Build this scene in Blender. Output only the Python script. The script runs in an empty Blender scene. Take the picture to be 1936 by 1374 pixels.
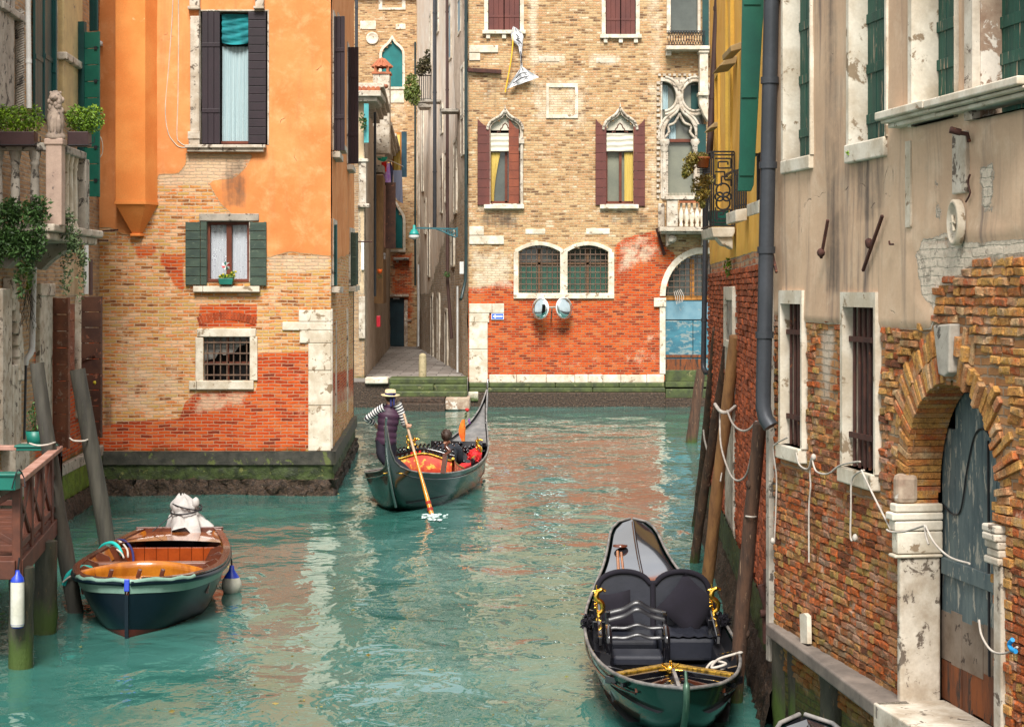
import bpy, bmesh, math, random
import numpy as np
from mathutils import Vector, Matrix
random.seed(7); rng = np.random.RandomState(7)
sc = bpy.context.scene; COL = sc.collection
PI = math.pi; V = Vector
# ---------------- camera, sky, sun, exposure ----------------
F, CX, HY, CH = 3400.0, 968.0, 550.0, 4.0           # photo pixels / metres above the water
cam = bpy.data.objects.new('camera', bpy.data.cameras.new('camera')); COL.objects.link(cam)
cam.location = (0, 0, CH); cam.rotation_euler = (PI/2, 0, 0)
cam.data.sensor_width = 36; cam.data.lens = 36*F/1936; cam.data.shift_y = -(687-HY)/1936
cam.data.clip_end = 2000; cam.data.clip_start = .5
sc.camera = cam
sc.render.resolution_x, sc.render.resolution_y = 1024, 726
SUN_EL, SUN_AZ = math.radians(50), math.radians(183)   # azimuth from +Y clockwise: behind the camera, a little left
w = bpy.data.worlds.new("World"); sc.world = w; w.use_nodes = True
nt = w.node_tree; bg = nt.nodes['Background']; bg.inputs['Strength'].default_value = .12
sky = nt.nodes.new('ShaderNodeTexSky'); sky.sky_type = 'NISHITA'; sky.sun_disc = False
sky.sun_elevation = SUN_EL; sky.sun_rotation = SUN_AZ; sky.dust_density = 6; sky.air_density = 1.0; sky.ozone_density = .6
tc = nt.nodes.new('ShaderNodeTexCoord'); no = nt.nodes.new('ShaderNodeTexNoise')
no.inputs['Scale'].default_value = 2.2; no.inputs['Detail'].default_value = 6; no.inputs['Roughness'].default_value = .6
nt.links.new(tc.outputs['Generated'], no.inputs['Vector'])
rp = nt.nodes.new('ShaderNodeMapRange'); rp.inputs[1].default_value = .34; rp.inputs[2].default_value = .60
rp.inputs[3].default_value = .45; rp.inputs[4].default_value = 1
nt.links.new(no.outputs['Fac'], rp.inputs[0])
mx = nt.nodes.new('ShaderNodeMix'); mx.data_type = 'RGBA'
nt.links.new(rp.outputs[0], mx.inputs[0]); nt.links.new(sky.outputs[0], mx.inputs[6]); mx.inputs[7].default_value = (6.3, 6.25, 6.2, 1)
nt.links.new(mx.outputs[2], bg.inputs['Color'])
sun = bpy.data.objects.new('sun', bpy.data.lights.new('sun', 'SUN')); COL.objects.link(sun)
sun.data.energy = 3.9; sun.data.angle = math.radians(22); sun.data.color = (1, .96, .90)
sd_ = V((math.sin(SUN_AZ)*math.cos(SUN_EL), math.cos(SUN_AZ)*math.cos(SUN_EL), math.sin(SUN_EL)))
sun.rotation_euler = sd_.to_track_quat('Z', 'Y').to_euler(); sun.location = (0, -10, 30)
vs = sc.view_settings; vs.view_transform = 'Standard'; vs.look = 'None'; vs.exposure = .76; vs.gamma = 1; vs.use_curve_mapping = False

# ---------------- helpers: objects ----------------
LOCAL = set()
def tag(o, label=None, cat=None, group=None, kind=None):
    if label: o['label'] = label
    if cat: o['category'] = cat
    if group: o['group'] = group
    if kind: o['kind'] = kind
    return o
def thing(name, label, cat, loc=(0, 0, 0), rz=0, group=None, local=False):
    o = bpy.data.objects.new(name, None); COL.objects.link(o); o.empty_display_size = .2
    o.location = loc; o.rotation_euler.z = rz
    if local: LOCAL.add(o.name)
    return tag(o, label, cat, group)
def dup(root, loc, rz=None, label=None):
    def cp(o, par):
        c = o.copy(); COL.objects.link(c); c.parent = par
        for ch in list(o.children): cp(ch, c)
        return c
    c = cp(root, None); c.location = loc
    if rz is not None: c.rotation_euler.z = rz
    if label: c['label'] = label
    return c
class MB:
    def __init__(s): s.v = []; s.f = []; s.sm = []
    def add(s, vs, fs, smooth=False):
        b = len(s.v); s.v += [tuple(p) for p in vs]; s.f += [tuple(b+i for i in f) for f in fs]; s.sm += [smooth]*len(fs); return s
    def box(s, x0, x1, y0, y1, z0, z1):
        return s.add([(x, y, z) for z in (z0, z1) for y in (y0, y1) for x in (x0, x1)],
                     [(0, 2, 3, 1), (4, 5, 7, 6), (0, 1, 5, 4), (2, 6, 7, 3), (0, 4, 6, 2), (1, 3, 7, 5)])
    def obox(s, c, ax, ay, az):          # oriented box: centre and three half-axis vectors
        c, ax, ay, az = V(c), V(ax), V(ay), V(az)
        return s.add([c+i*ax+j*ay+k*az for k in (-1, 1) for j in (-1, 1) for i in (-1, 1)],
                     [(0, 2, 3, 1), (4, 5, 7, 6), (0, 1, 5, 4), (2, 6, 7, 3), (0, 4, 6, 2), (1, 3, 7, 5)])
    def bar(s, a, b, w, h, up=(0, 0, 1)):
        a, b = V(a), V(b); d = b-a; L = d.length; d.normalize(); up = V(up)
        if abs(d.dot(up)) > .98: up = V((0, 1, 0))
        x = d.cross(up).normalized(); y = x.cross(d)
        return s.obox((a+b)/2, x*w/2, d*L/2, y*h/2)
    def tube(s, pts, r, n=8, cap=True, r2=None):
        pts = [V(p) for p in pts]; m = len(pts)
        rs = r if isinstance(r, (list, tuple)) else [r+(0 if r2 is None else (r2-r)*i/(m-1)) for i in range(m)]
        vs = []; up = None
        for i, p in enumerate(pts):
            d = (pts[min(i+1, m-1)]-pts[max(i-1, 0)]).normalized()
            if up is None: up = V((0, 0, 1)) if abs(d.z) < .9 else V((1, 0, 0))
            x = d.cross(up)
            x = x.normalized() if x.length > 1e-6 else V((1, 0, 0)); y = x.cross(d); up = y
            vs += [p+(x*math.cos(2*PI*k/n)+y*math.sin(2*PI*k/n))*rs[i] for k in range(n)]
        fs = [(i*n+k, i*n+(k+1) % n, (i+1)*n+(k+1) % n, (i+1)*n+k) for i in range(m-1) for k in range(n)]
        s.add(vs, fs, True)
        if cap:
            s.add(vs[:n], [tuple(range(n))[::-1]]); s.add(vs[-n:], [tuple(range(n))])
        return s
    def lathe(s, c, prof, n=16, ax=None, sx=1, sy=1):   # prof: (r, h) ; ax: axis direction
        c = V(c); q = (V(ax).to_track_quat('Z', 'Y') if ax is not None else None)
        vs = []
        for r, h in prof:
            for k in range(n):
                p = V((r*math.cos(2*PI*k/n)*sx, r*math.sin(2*PI*k/n)*sy, h))
                vs.append(c+(q @ p if q else p))
        m = len(prof)
        return s.add(vs, [(i*n+k, i*n+(k+1) % n, (i+1)*n+(k+1) % n, (i+1)*n+k) for i in range(m-1) for k in range(n)], True)
    def blob(s, c, r, nu=12, nv=8, j=0):
        c = V(c); rx, ry, rz = (r, r, r) if not isinstance(r, (tuple, list)) else r
        vs = []
        for i in range(nv+1):
            a = -PI/2+PI*i/nv
            for k in range(nu):
                b = 2*PI*k/nu; q = 1+random.uniform(-j, j)
                vs.append(c+V((rx*math.cos(a)*math.cos(b)*q, ry*math.cos(a)*math.sin(b)*q, rz*math.sin(a)*q)))
        return s.add(vs, [(i*nu+k, i*nu+(k+1) % nu, (i+1)*nu+(k+1) % nu, (i+1)*nu+k) for i in range(nv) for k in range(nu)], True)
    def grid(s, rows, smooth=True, closed=False):
        n = len(rows[0]); m = len(rows)
        return s.add([p for r in rows for p in r],
                     [(i*n+k, i*n+(k+1) % n, (i+1)*n+(k+1) % n, (i+1)*n+k) for i in range(m-1) for k in range(n if closed else n-1)], smooth)
    def leaves(s, c, r, n, size, flat=1.0, hang=0):
        c = V(c); rx, ry, rz = (r, r, r) if not isinstance(r, (tuple, list)) else r
        for _ in range(n):
            while True:
                p = V((random.uniform(-1, 1), random.uniform(-1, 1), random.uniform(-1, 1)))
                if p.length < 1 and (p.length > .45 or random.random() < .3): break
            p = c+V((p.x*rx, p.y*ry, p.z*rz)); L = size*random.uniform(.6, 1.3)
            a = V((random.gauss(0, 1), random.gauss(0, 1), random.gauss(0, 1)*flat)).normalized()
            b = a.cross(V((random.gauss(0, 1), random.gauss(0, 1), random.gauss(0, 1)))).normalized()
            s.add([p-a*L, p+b*L*.45+a.cross(b)*L*.15, p+a*L, p-b*L*.45+a.cross(b)*L*.15], [(0, 1, 2), (0, 2, 3)])
        return s
    def build(s, name, mat, parent=None, bevel=0, loc=None, segs=2):
        me = bpy.data.meshes.new(name); me.from_pydata(s.v, [], s.f); me.update()
        me.polygons.foreach_set('use_smooth', s.sm)
        me.materials.append(mat)
        o = bpy.data.objects.new(name, me); COL.objects.link(o)
        if parent is not None:
            o.parent = parent
            if parent.type == 'EMPTY' and parent.name not in LOCAL:
                o.location = -parent.location
        else:
            L = V(loc) if loc is not None else V((sum(p[0] for p in s.v)/len(s.v), sum(p[1] for p in s.v)/len(s.v), min(p[2] for p in s.v)))
            me.transform(Matrix.Translation(-L)); o.location = L
        if bevel:
            b = o.modifiers.new('bevel', 'BEVEL'); b.width = bevel; b.segments = segs; b.limit_method = 'ANGLE'; b.angle_limit = math.radians(40)
            b.harden_normals = False
        return o
def P(px, py, Y): return V(((px-CX)*Y/F, Y, CH+(HY-py)*Y/F))
def PZ(px, py, z): return P(px, py, (z-CH)*F/(HY-py))
def lerp(a, b, t): return a+(b-a)*t
def cat(xs, ys, t):                                     # Catmull-Rom through points
    i = max(0, min(len(xs)-2, int(np.searchsorted(xs, t, side='right'))-1))
    x0, x1 = xs[i], xs[i+1]; h = x1-x0; u = (t-x0)/h
    m = lambda k: ((ys[min(k+1, len(xs)-1)]-ys[max(k-1, 0)])/(xs[min(k+1, len(xs)-1)]-xs[max(k-1, 0)]))*h
    return (2*u**3-3*u*u+1)*ys[i]+(u**3-2*u*u+u)*m(i)+(-2*u**3+3*u*u)*ys[i+1]+(u**3-u*u)*m(i+1)
def smooth_path(pts, k=6):
    pts = [V(p) for p in pts]; out = []
    for i in range(len(pts)-1):
        p0, p1, p2, p3 = pts[max(i-1, 0)], pts[i], pts[i+1], pts[min(i+2, len(pts)-1)]
        for j in range(k):
            t = j/k
            out.append(.5*((2*p1)+(p2-p0)*t+(2*p0-5*p1+4*p2-p3)*t*t+(3*p1-p0-3*p2+p3)*t**3))
    return out+[pts[-1]]

class Wall:
    """vertical plane through two ground points; u runs left to right as seen from the canal, d points out"""
    def __init__(s, a, b):
        s.o = V((a[0], a[1], 0)); d = V((b[0]-a[0], b[1]-a[1], 0)); s.L = d.length; s.u = d.normalized()
        s.n = V((s.u.y, -s.u.x, 0))
        if s.n.dot(V((0, 0, 0))-s.o) < 0: s.n = -s.n
    def uz(s, px, py):
        r = V(((px-CX)/F, 1, (HY-py)/F)); c = V((0, 0, CH)); t = (s.o-c).dot(s.n)/r.dot(s.n); p = c+r*t
        return (p-s.o).dot(s.u), p.z
    def p(s, u, z, d=0): return s.o+s.u*u+s.n*d+V((0, 0, z))
    def P(s, px, py, d=0): u, z = s.uz(px, py); return s.p(u, z, d)
    def R(s, x0, y0, x1, y1):                     # heights are read at the left edge
        u0, z1 = s.uz(x0, y0); _, z0 = s.uz(x0, y1); u1, _ = s.uz(x1, y0); return u0, u1, z0, z1
    def box(s, mb, u0, u1, z0, z1, d0, d1):
        c = s.p((u0+u1)/2, (z0+z1)/2, (d0+d1)/2)
        return mb.obox(c, s.u*(u1-u0)/2, s.n*(d1-d0)/2, V((0, 0, (z1-z0)/2)))
    def bpx(s, mb, x0, y0, x1, y1, d0, d1): return s.box(mb, *s.R(x0, y0, x1, y1), d0, d1)
    def prism(s, mb, pts, d0, d1, px=False):
        if px: pts = [s.uz(*q) for q in pts]
        n = len(pts); vs = [s.p(u, z, d0) for u, z in pts]+[s.p(u, z, d1) for u, z in pts]
        return mb.add(vs, [tuple(range(n)), tuple(range(n, 2*n))[::-1]]+[(i, i+n, (i+1) % n+n, (i+1) % n) for i in range(n)])
    def ring(s, mb, inner, outer, d0, d1, dout=-.02, closed=True):
        n = len(inner); m = n if closed else n-1
        A = [s.p(u, z, d1) for u, z in inner]; B = [s.p(u, z, d0) for u, z in inner]
        C = [s.p(u, z, d0) for u, z in outer]; D = [s.p(u, z, dout) for u, z in outer]
        fs = []
        for i in range(m):
            j = (i+1) % n
            for k in range(3): fs.append((k*n+i, k*n+j, (k+1)*n+j, (k+1)*n+i))
        if not closed: fs += [(0, n, 2*n, 3*n), (n-1, 2*n-1, 3*n-1, 4*n-1)]
        return mb.add(A+B+C+D, fs)
    def frame(s, mb, r, l, rr, b, t, d0, d1, dout=-.02):
        u0, u1, z0, z1 = r
        return s.ring(mb, [(u0, z0), (u1, z0), (u1, z1), (u0, z1)], [(u0-l, z0-b), (u1+rr, z0-b), (u1+rr, z1+t), (u0-l, z1+t)], d0, d1, dout)

def sdist(Pn, poly):
    A = np.array(poly, float); B = np.roll(A, -1, 0); d = np.full(len(Pn), 1e9); ins = np.zeros(len(Pn), bool)
    for a, b in zip(A, B):
        ab = b-a; L2 = (ab**2).sum()+1e-9; t = np.clip(((Pn-a) @ ab)/L2, 0, 1)
        d = np.minimum(d, np.hypot(*(Pn-a-t[:, None]*ab).T))
        c = (a[1] > Pn[:, 1]) != (b[1] > Pn[:, 1])
        xi = a[0]+(Pn[:, 1]-a[1])*(b[0]-a[0])/((b[1]-a[1]) if b[1] != a[1] else 1e-9)
        ins ^= c & (Pn[:, 0] < xi)
    return np.where(ins, d, -d)
def fieldv(Pn, regs):
    f = np.zeros(len(Pn))
    for poly, blur, val in regs:
        m = np.clip(.5+sdist(Pn, poly)/(2*blur), 0, 1)
        f = np.where(val >= 0, np.maximum(f, m*val), f*(1-m*-val))
    return f
def wobble(u, z):
    return .5*np.sin(u*1.9+1.3)*np.sin(z*1.3+.4)+.3*np.sin(u*5.1+z*2.2)+.2*np.sin(u*9.3-z*7.7+2)
def wallmesh(name, W, u0, u1, z0, z1, res, holes, fields, mat, parent, rough=.012, lift=.015, d=0):
    ul = list(np.arange(u0, u1, res))+[u1]; zl = list(np.arange(z0, z1, res))+[z1]
    for h in holes:
        if not isinstance(h, list):
            ul += [x for x in h[:2] if u0 < x < u1]; zl += [x for x in h[2:] if z0 < x < z1]
    def clean(a):
        a = sorted(a); o = [a[0]]
        for x in a[1:]:
            if x-o[-1] > 1e-4: o.append(x)
        return np.array(o)
    ul, zl = clean(ul), clean(zl); nu, nz = len(ul), len(zl)
    U, Z = np.meshgrid(ul, zl); U, Z = U.ravel(), Z.ravel()
    cu, cz = np.meshgrid((ul[1:]+ul[:-1])/2, (zl[1:]+zl[:-1])/2); cc = np.stack([cu.ravel(), cz.ravel()], 1)
    keep = np.ones(len(cc), bool)
    for h in holes:
        if isinstance(h, list): keep &= sdist(cc, h) < 0
        else: keep &= ~((cc[:, 0] > h[0]) & (cc[:, 0] < h[1]) & (cc[:, 1] > h[2]) & (cc[:, 1] < h[3]))
    X = W.o.x+W.u.x*U; Y = W.o.y+W.u.y*U
    px = CX+F*X/np.maximum(Y, 1); py = HY-F*(Z-CH)/np.maximum(Y, 1); Pn = np.stack([px, py], 1)
    m = np.stack([fieldv(Pn, fields.get(k, [])) for k in 'rgba'], 1)
    dd = d+wobble(U, Z)*rough+m[:, 0]*lift
    co = np.stack([X+W.n.x*dd, Y+W.n.y*dd, Z], 1)
    idx = np.nonzero(keep)[0]; i, k = idx//(nu-1), idx % (nu-1)
    q = np.stack([i*nu+k, i*nu+k+1, (i+1)*nu+k+1, (i+1)*nu+k], 1)
    if np.cross(W.u, (0, 0, 1)).dot(W.n) < 0: q = q[:, ::-1]
    me = bpy.data.meshes.new(name); me.from_pydata(co.tolist(), [], q.tolist()); me.update()
    uv = me.uv_layers.new(name='uv'); vi = q.ravel()
    uv.data.foreach_set('uv', np.stack([U[vi], Z[vi]], 1).ravel().astype('f'))
    ca = me.color_attributes.new('m', 'FLOAT_COLOR', 'POINT'); ca.data.foreach_set('color', m.ravel().astype('f'))
    me.polygons.foreach_set('use_smooth', [True]*len(q))
    me.materials.append(mat)
    o = bpy.data.objects.new(name, me); COL.objects.link(o); o.parent = parent; o.location = -parent.location
    return o
def brickwork(mb, W, u0, u1, z0, z1, ok, bw=.235, rh=.067, gap=.011, d=.0, rr=.012, rnd=random.Random(3)):
    z = z0; row = 0
    while z < z1:
        h = rh*rnd.uniform(.93, 1.07); u = u0-(bw/2 if row % 2 else 0)-rnd.uniform(0, .05)
        while u < u1:
            L = bw*rnd.choice([1, 1, 1.1, .55, .85])*rnd.uniform(.88, 1.08)
            if ok(u+L/2, z+h/2) and rnd.random() > .006:
                a, b, c, e = u+gap/2, u+L-gap/2, z+gap/2, z+h-gap/2; dd = d+rnd.uniform(-rr, rr); i = min(.012, L*.1); t = rnd.uniform(-.006, .006)
                js = lambda: rnd.uniform(-.006, .006)
                v = [W.p(x, y, d-.06) for x, y in ((a, c), (b, c), (b, e), (a, e))]+[W.p(x+js(), y+js(), dd-.008) for x, y in ((a, c+t), (b, c-t), (b, e-t), (a, e+t))]\
                    + [W.p(x+js(), y+js(), dd+.004+js()) for x, y in ((a+i, c+i*.6+t), (b-i, c+i*.6-t), (b-i, e-i*.6-t), (a+i, e-i*.6+t))]
                mb.add(v, [(0, 1, 5, 4), (1, 2, 6, 5), (2, 3, 7, 6), (3, 0, 4, 7), (4, 5, 9, 8), (5, 6, 10, 9), (6, 7, 11, 10), (7, 4, 8, 11), (8, 9, 10, 11)])
            u += L
        z += h; row += 1

# ---------------- helpers: materials ----------------
class NT:
    def __init__(s, name):
        s.m = bpy.data.materials.new(name); s.m.use_nodes = True; s.nt = s.m.node_tree; s.nt.nodes.clear()
    def n(s, t, ins=None, **pr):
        o = s.nt.nodes.new('ShaderNode'+t)
        for k, v in pr.items(): setattr(o, k, v)
        for k, v in (ins or {}).items():
            if v is None: continue
            if isinstance(v, bpy.types.NodeSocket): s.nt.links.new(v, o.inputs[k])
            else: o.inputs[k].default_value = (tuple(v)+(1,) if isinstance(v, (tuple, list)) and len(v) == 3 and o.inputs[k].type == 'RGBA' else v)
        return o
    def mix(s, f, a, b, mode='MIX'): return s.n('Mix', {0: f, 6: a, 7: b}, data_type='RGBA', blend_type=mode).outputs[2]
    def ma(s, op, a, b=0.0, cl=False): return s.n('Math', {0: a, 1: b}, operation=op, use_clamp=cl).outputs[0]
    def mr(s, v, a, b, c=0., d=1.): return s.n('MapRange', {0: v, 1: a, 2: b, 3: c, 4: d}, interpolation_type='SMOOTHSTEP').outputs[0]
    def noise(s, vec, sc, det=4., ro=.55, di=0.): return s.n('TexNoise', {'Vector': vec, 'Scale': sc, 'Detail': det, 'Roughness': ro, 'Distortion': di}).outputs['Fac']
    def ramp(s, f, st, const=False):
        r = s.n('ValToRGB', {0: f}); e = r.color_ramp.elements
        if const: r.color_ramp.interpolation = 'CONSTANT'
        while len(e) > 1: e.remove(e[0])
        e[0].position = st[0][0]; e[0].color = (*st[0][1], 1)
        for p, c in st[1:]: x = e.new(p); x.color = (*c, 1)
        return r.outputs[0]
    def coords(s, which='Object', scale=(1, 1, 1)):
        t = s.n('TexCoord').outputs[which]
        return s.n('Mapping', {'Vector': t, 'Scale': scale}).outputs[0]
    def out(s, col, rough=.7, height=None, dist=.01, strength=1., metal=0., spec=.5, coat=0., **kw):
        nrm = s.n('Bump', {'Height': height, 'Distance': dist, 'Strength': strength}).outputs[0] if height is not None else None
        ins = {'Base Color': col, 'Roughness': rough, 'Metallic': metal, 'Specular IOR Level': spec, 'Coat Weight': coat, 'Coat Roughness': .05, 'Normal': nrm}
        ins.update(kw)
        b = s.n('BsdfPrincipled', ins); o = s.n('OutputMaterial', {0: b.outputs[0]}); return s.m
def mul(c, k): return tuple(min(1, x*k) for x in c)
def wm(name, c1, c2=None, sc=3., rough=.7, c3=None, wear=.6, ws=9., st=(1, 1, 1), bump=.4, metal=0., coat=0., spec=.4, isl=0., bd=.006, fine=40., moss=None):
    """weathered surface: two mottled tones, an optional worn-through third one, grain"""
    m = NT(name); v = m.coords('Object', st); c2 = c2 or mul(c1, .6)
    n1 = m.noise(v, sc, 6, .62); col = m.mix(m.mr(n1, .32, .68), c1, c2)
    nf = m.noise(v, fine, 3, .6)
    if c3:
        nw = m.noise(v, ws, 8, .68, .4); k = m.mr(nw, wear, wear+.045); col = m.mix(k, col, c3)
    if isl:
        ri = m.n('NewGeometry').outputs['Random Per Island']
        col = m.mix(1., col, m.ramp(ri, [(0, (1-isl,)*3), (1, (1, 1, 1))]), 'MULTIPLY')
    col = m.mix(.35, col, m.ramp(nf, [(.25, (.55, .55, .55)), (.75, (1.0, 1.0, 1.0))]), 'MULTIPLY')
    if moss:
        z = m.n('SeparateXYZ', {0: m.n('NewGeometry').outputs['Position']}).outputs[2]
        k = m.ma('ADD', z, m.ma('MULTIPLY', m.ma('SUBTRACT', m.noise(v, 4., 6, .7), .5), .7))
        col = m.mix(m.mr(k, moss, moss-.35), col, (.045, .075, .012)); col = m.mix(m.mr(k, moss-.45, moss-.75), col, (.045, .03, .018))
    h = m.ma('ADD', n1, m.ma('MULTIPLY', nf, .35))
    if c3: h = m.ma('SUBTRACT', h, m.ma('MULTIPLY', k, .25)) if not moss else h
    return m.out(col, rough, h, bd, bump, metal, spec, coat)

def wallmat(name, A, B, plast, mortar=(.42, .36, .28), lime=(.62, .54, .42), bw=.24, rh=.066, mosz=None, grime=(.05, .04, .035), streak=.35, pl_rough=.85, undercoat=(.52, .42, .3), mort=.011, detail=1.):
    """brick (two palettes A/B), limewash, plaster; the attribute m carries r plaster, g palette B, b limewash, a grime"""
    m = NT(name); uv = m.n('UVMap', uv_map='uv').outputs[0]
    at = m.n('Attribute', attribute_name='m'); sp = m.n('SeparateColor', {0: at.outputs['Color']}); al = at.outputs['Alpha']
    big = m.noise(uv, .8, 6, .6); mid = m.noise(uv, 2.6, 8, .72, .3); fin = m.noise(uv, 22., 6, .7); hf = m.noise(uv, 70., 3, .6)
    wv = m.n('TexNoise', {'Vector': uv, 'Scale': 1.3, 'Detail': 3.}).outputs['Color']
    wob = m.n('VectorMath', {0: m.n('VectorMath', {0: wv, 1: (.5, .5, .5)}, operation='SUBTRACT').outputs[0], 'Scale': .075}, operation='SCALE').outputs[0]
    wv2 = m.n('TexNoise', {'Vector': uv, 'Scale': 14., 'Detail': 2.}).outputs['Color']
    wob2 = m.n('VectorMath', {0: m.n('VectorMath', {0: wv2, 1: (.5, .5, .5)}, operation='SUBTRACT').outputs[0], 'Scale': .024}, operation='SCALE').outputs[0]
    vec = m.n('VectorMath', {0: m.n('VectorMath', {0: uv, 1: wob}).outputs[0], 1: wob2}).outputs[0]
    br = m.n('TexBrick', {'Vector': vec, 'Color1': (0, 0, 0), 'Color2': (1, 1, 1), 'Mortar': (.5, .5, .5), 'Scale': 1., 'Mortar Size': mort, 'Mortar Smooth': .4, 'Bias': 0., 'Brick Width': bw, 'Row Height': rh})
    br.offset = .5
    rnd = m.ma('ADD', m.ma('MULTIPLY', m.n('SeparateColor', {0: br.outputs['Color']}).outputs[0], .8), m.ma('MULTIPLY', m.ma('SUBTRACT', fin, .5), .5)); rnd = m.ma('ADD', rnd, m.ma('MULTIPLY', m.ma('SUBTRACT', mid, .42), 1.15), True)
    n = len(A); ca = m.ramp(rnd, [(i/(n-1)*.9+.05, c) for i, c in enumerate(A)]); n = len(B); cb = m.ramp(rnd, [(i/(n-1)*.9+.05, c) for i, c in enumerate(B)])
    g = m.ma('ADD', sp.outputs[1], m.ma('MULTIPLY', m.ma('SUBTRACT', mid, .5), .6)); redk = m.mr(g, .42, .58)
    # courses change palette brick by brick
    col = m.mix(redk, ca, cb)
    col = m.mix(.5, col, m.ramp(hf, [(.3, (.6, .6, .6)), (.7, (1.0, 1.0, 1.0))]), 'MULTIPLY')
    col = m.mix(m.ma('MULTIPLY', br.outputs['Fac'], m.mr(mid, .2, .75, .75, 1.)), col, m.mix(redk, mortar, (mortar[0]*.75, mortar[1]*.42, mortar[2]*.34)))
    lk = m.ma('ADD', m.ma('ADD', sp.outputs[2], m.ma('MULTIPLY', m.ma('SUBTRACT', mid, .5), 1.4)), m.ma('MULTIPLY', m.ma('SUBTRACT', fin, .5), .6))
    col = m.mix(m.mr(lk, .42, .84, 0., .72), col, m.mix(m.mr(fin, .3, .7), lime, mul(lime, .78)))
    col = m.mix(m.ma('MULTIPLY', br.outputs['Fac'], m.mr(fin, .3, .6, .15, .5)), col, mul(mortar, .45))
    pr = m.ma('ADD', m.ma('ADD', sp.outputs[0], m.ma('MULTIPLY', m.ma('SUBTRACT', mid, .5), .5)), m.ma('MULTIPLY', m.ma('SUBTRACT', fin, .5), .12))
    uk = m.mr(pr, .34, .42); pk = m.mr(pr, .485, .51)
    col = m.mix(uk, col, m.mix(m.mr(hf, .35, .65), m.mix(m.mr(fin, .3, .7), undercoat, mul(undercoat, .6)), mul(undercoat, .8)))
    sv = m.n('Mapping', {'Vector': uv, 'Scale': (3.2, .22, 1)}).outputs[0]; stk = m.noise(sv, 1.6, 7, .65, .2)
    pc = m.mix(m.mr(big, .3, .7), plast[0], plast[1]); pc = m.mix(m.mr(mid, .45, .75, 0, .7), pc, plast[2]); pc = m.mix(m.mr(stk, .5, .75, 0, streak), pc, plast[3])
    pc = m.mix(.4, pc, m.ramp(fin, [(.25, (.78, .78, .78)), (.6, (1, 1, 1))]), 'MULTIPLY')
    crk = m.n('TexVoronoi', {'Vector': m.n('VectorMath', {0: uv, 1: m.n('VectorMath', {0: wv, 'Scale': .5}, operation='SCALE').outputs[0]}).outputs[0], 'Scale': .75}, feature='DISTANCE_TO_EDGE').outputs[0]
    ck = m.ma('MULTIPLY', m.mr(crk, .005, .0), m.mr(mid, .54, .64)); pc = m.mix(m.ma('MULTIPLY', ck, .8), pc, mul(plast[3], .35))
    col = m.mix(m.ma('MULTIPLY', m.ma('MULTIPLY', m.mr(pr, .455, .475), m.mr(pr, .495, .485)), .6), col, mul(undercoat, .25))  # dark rim along the plaster break: edge shade painted in for relief
    col = m.mix(pk, col, pc)
    gr = m.ma('ADD', m.ma('ADD', al, m.ma('MULTIPLY', m.ma('SUBTRACT', mid, .5), .8)), m.ma('MULTIPLY', m.ma('SUBTRACT', stk, .5), .7))
    col = m.mix(m.mr(gr, .30, .80, 0, .8), col, grime)
    if mosz is not None:
        z = m.n('SeparateXYZ', {0: uv}).outputs[1]
        zz = m.ma('ADD', z, m.ma('MULTIPLY', m.ma('SUBTRACT', mid, .5), .5))
        col = m.mix(m.mr(zz, mosz, mosz-.22, 0, .9), col, m.mix(m.mr(fin, .4, .6), (.05, .085, .012), (.022, .03, .012)))
        col = m.mix(m.mr(zz, mosz-.35, mosz-.5, 0, .95), col, m.mix(m.mr(hf, .4, .6), (.05, .033, .02), (.016, .012, .009)))
    h = m.ma('ADD', m.ma('MULTIPLY', m.ma('SUBTRACT', 1., br.outputs['Fac']), m.ma('SUBTRACT', 1., m.ma('MULTIPLY', pk, 1.))), m.ma('MULTIPLY', fin, .45))
    h = m.ma('ADD', h, m.ma('MULTIPLY', rnd, m.ma('MULTIPLY', m.ma('SUBTRACT', 1., pk), .3)))
    h = m.ma('ADD', h, m.ma('MULTIPLY', m.ma('MULTIPLY', uk, fin), .9))
    h = m.mix(m.ma('MULTIPLY', pk, .9), h, m.ma('ADD', m.ma('ADD', 1.3, m.ma('MULTIPLY', hf, .06)), m.ma('SUBTRACT', m.ma('MULTIPLY', mid, .15), m.ma('MULTIPLY', ck, .5))))
    return m.out(col, m.mr(pk, 0, 1, .9, pl_rough), h, .012*detail, .9, spec=.25)
# ---------------- materials ----------------
M = {}
OR = [(.22, .08, .03), (.50, .19, .05), (.64, .30, .09), (.50, .33, .10), (.62, .17, .04), (.74, .44, .24), (.70, .36, .16)]
RD = [(.17, .024, .008), (.38, .042, .006), (.52, .06, .006), (.57, .095, .012), (.52, .15, .045)]
TN = [(.15, .08, .045), (.34, .19, .085), (.50, .30, .14), (.58, .41, .22), (.46, .22, .09), (.66, .53, .36)]
M['orange'] = wallmat('orange_house_wall', OR, RD, ((.68, .275, .095), (.58, .195, .055), (.76, .39, .175), (.36, .14, .06)), lime=(.66, .50, .34), undercoat=(.66, .44, .24), mosz=.95, mortar=(.66, .48, .32), streak=.4)
M['tan'] = wallmat('palace_wall', TN, RD, ((.6, .5, .36), (.5, .4, .27), (.7, .6, .45), (.3, .22, .14)), lime=(.74, .62, .46), mosz=1.02, mortar=(.50, .37, .22), bw=.27, rh=.085, mort=.014)
M['alley'] = wallmat('alley_wall', [(.24, .15, .09), (.36, .24, .14), (.46, .33, .21), (.42, .25, .13), (.52, .42, .32)], OR, ((.56, .44, .33), (.42, .32, .24), (.68, .58, .46), (.16, .12, .10)), lime=(.66, .58, .48), bw=.3, rh=.1, mort=.016, streak=.5)
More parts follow.
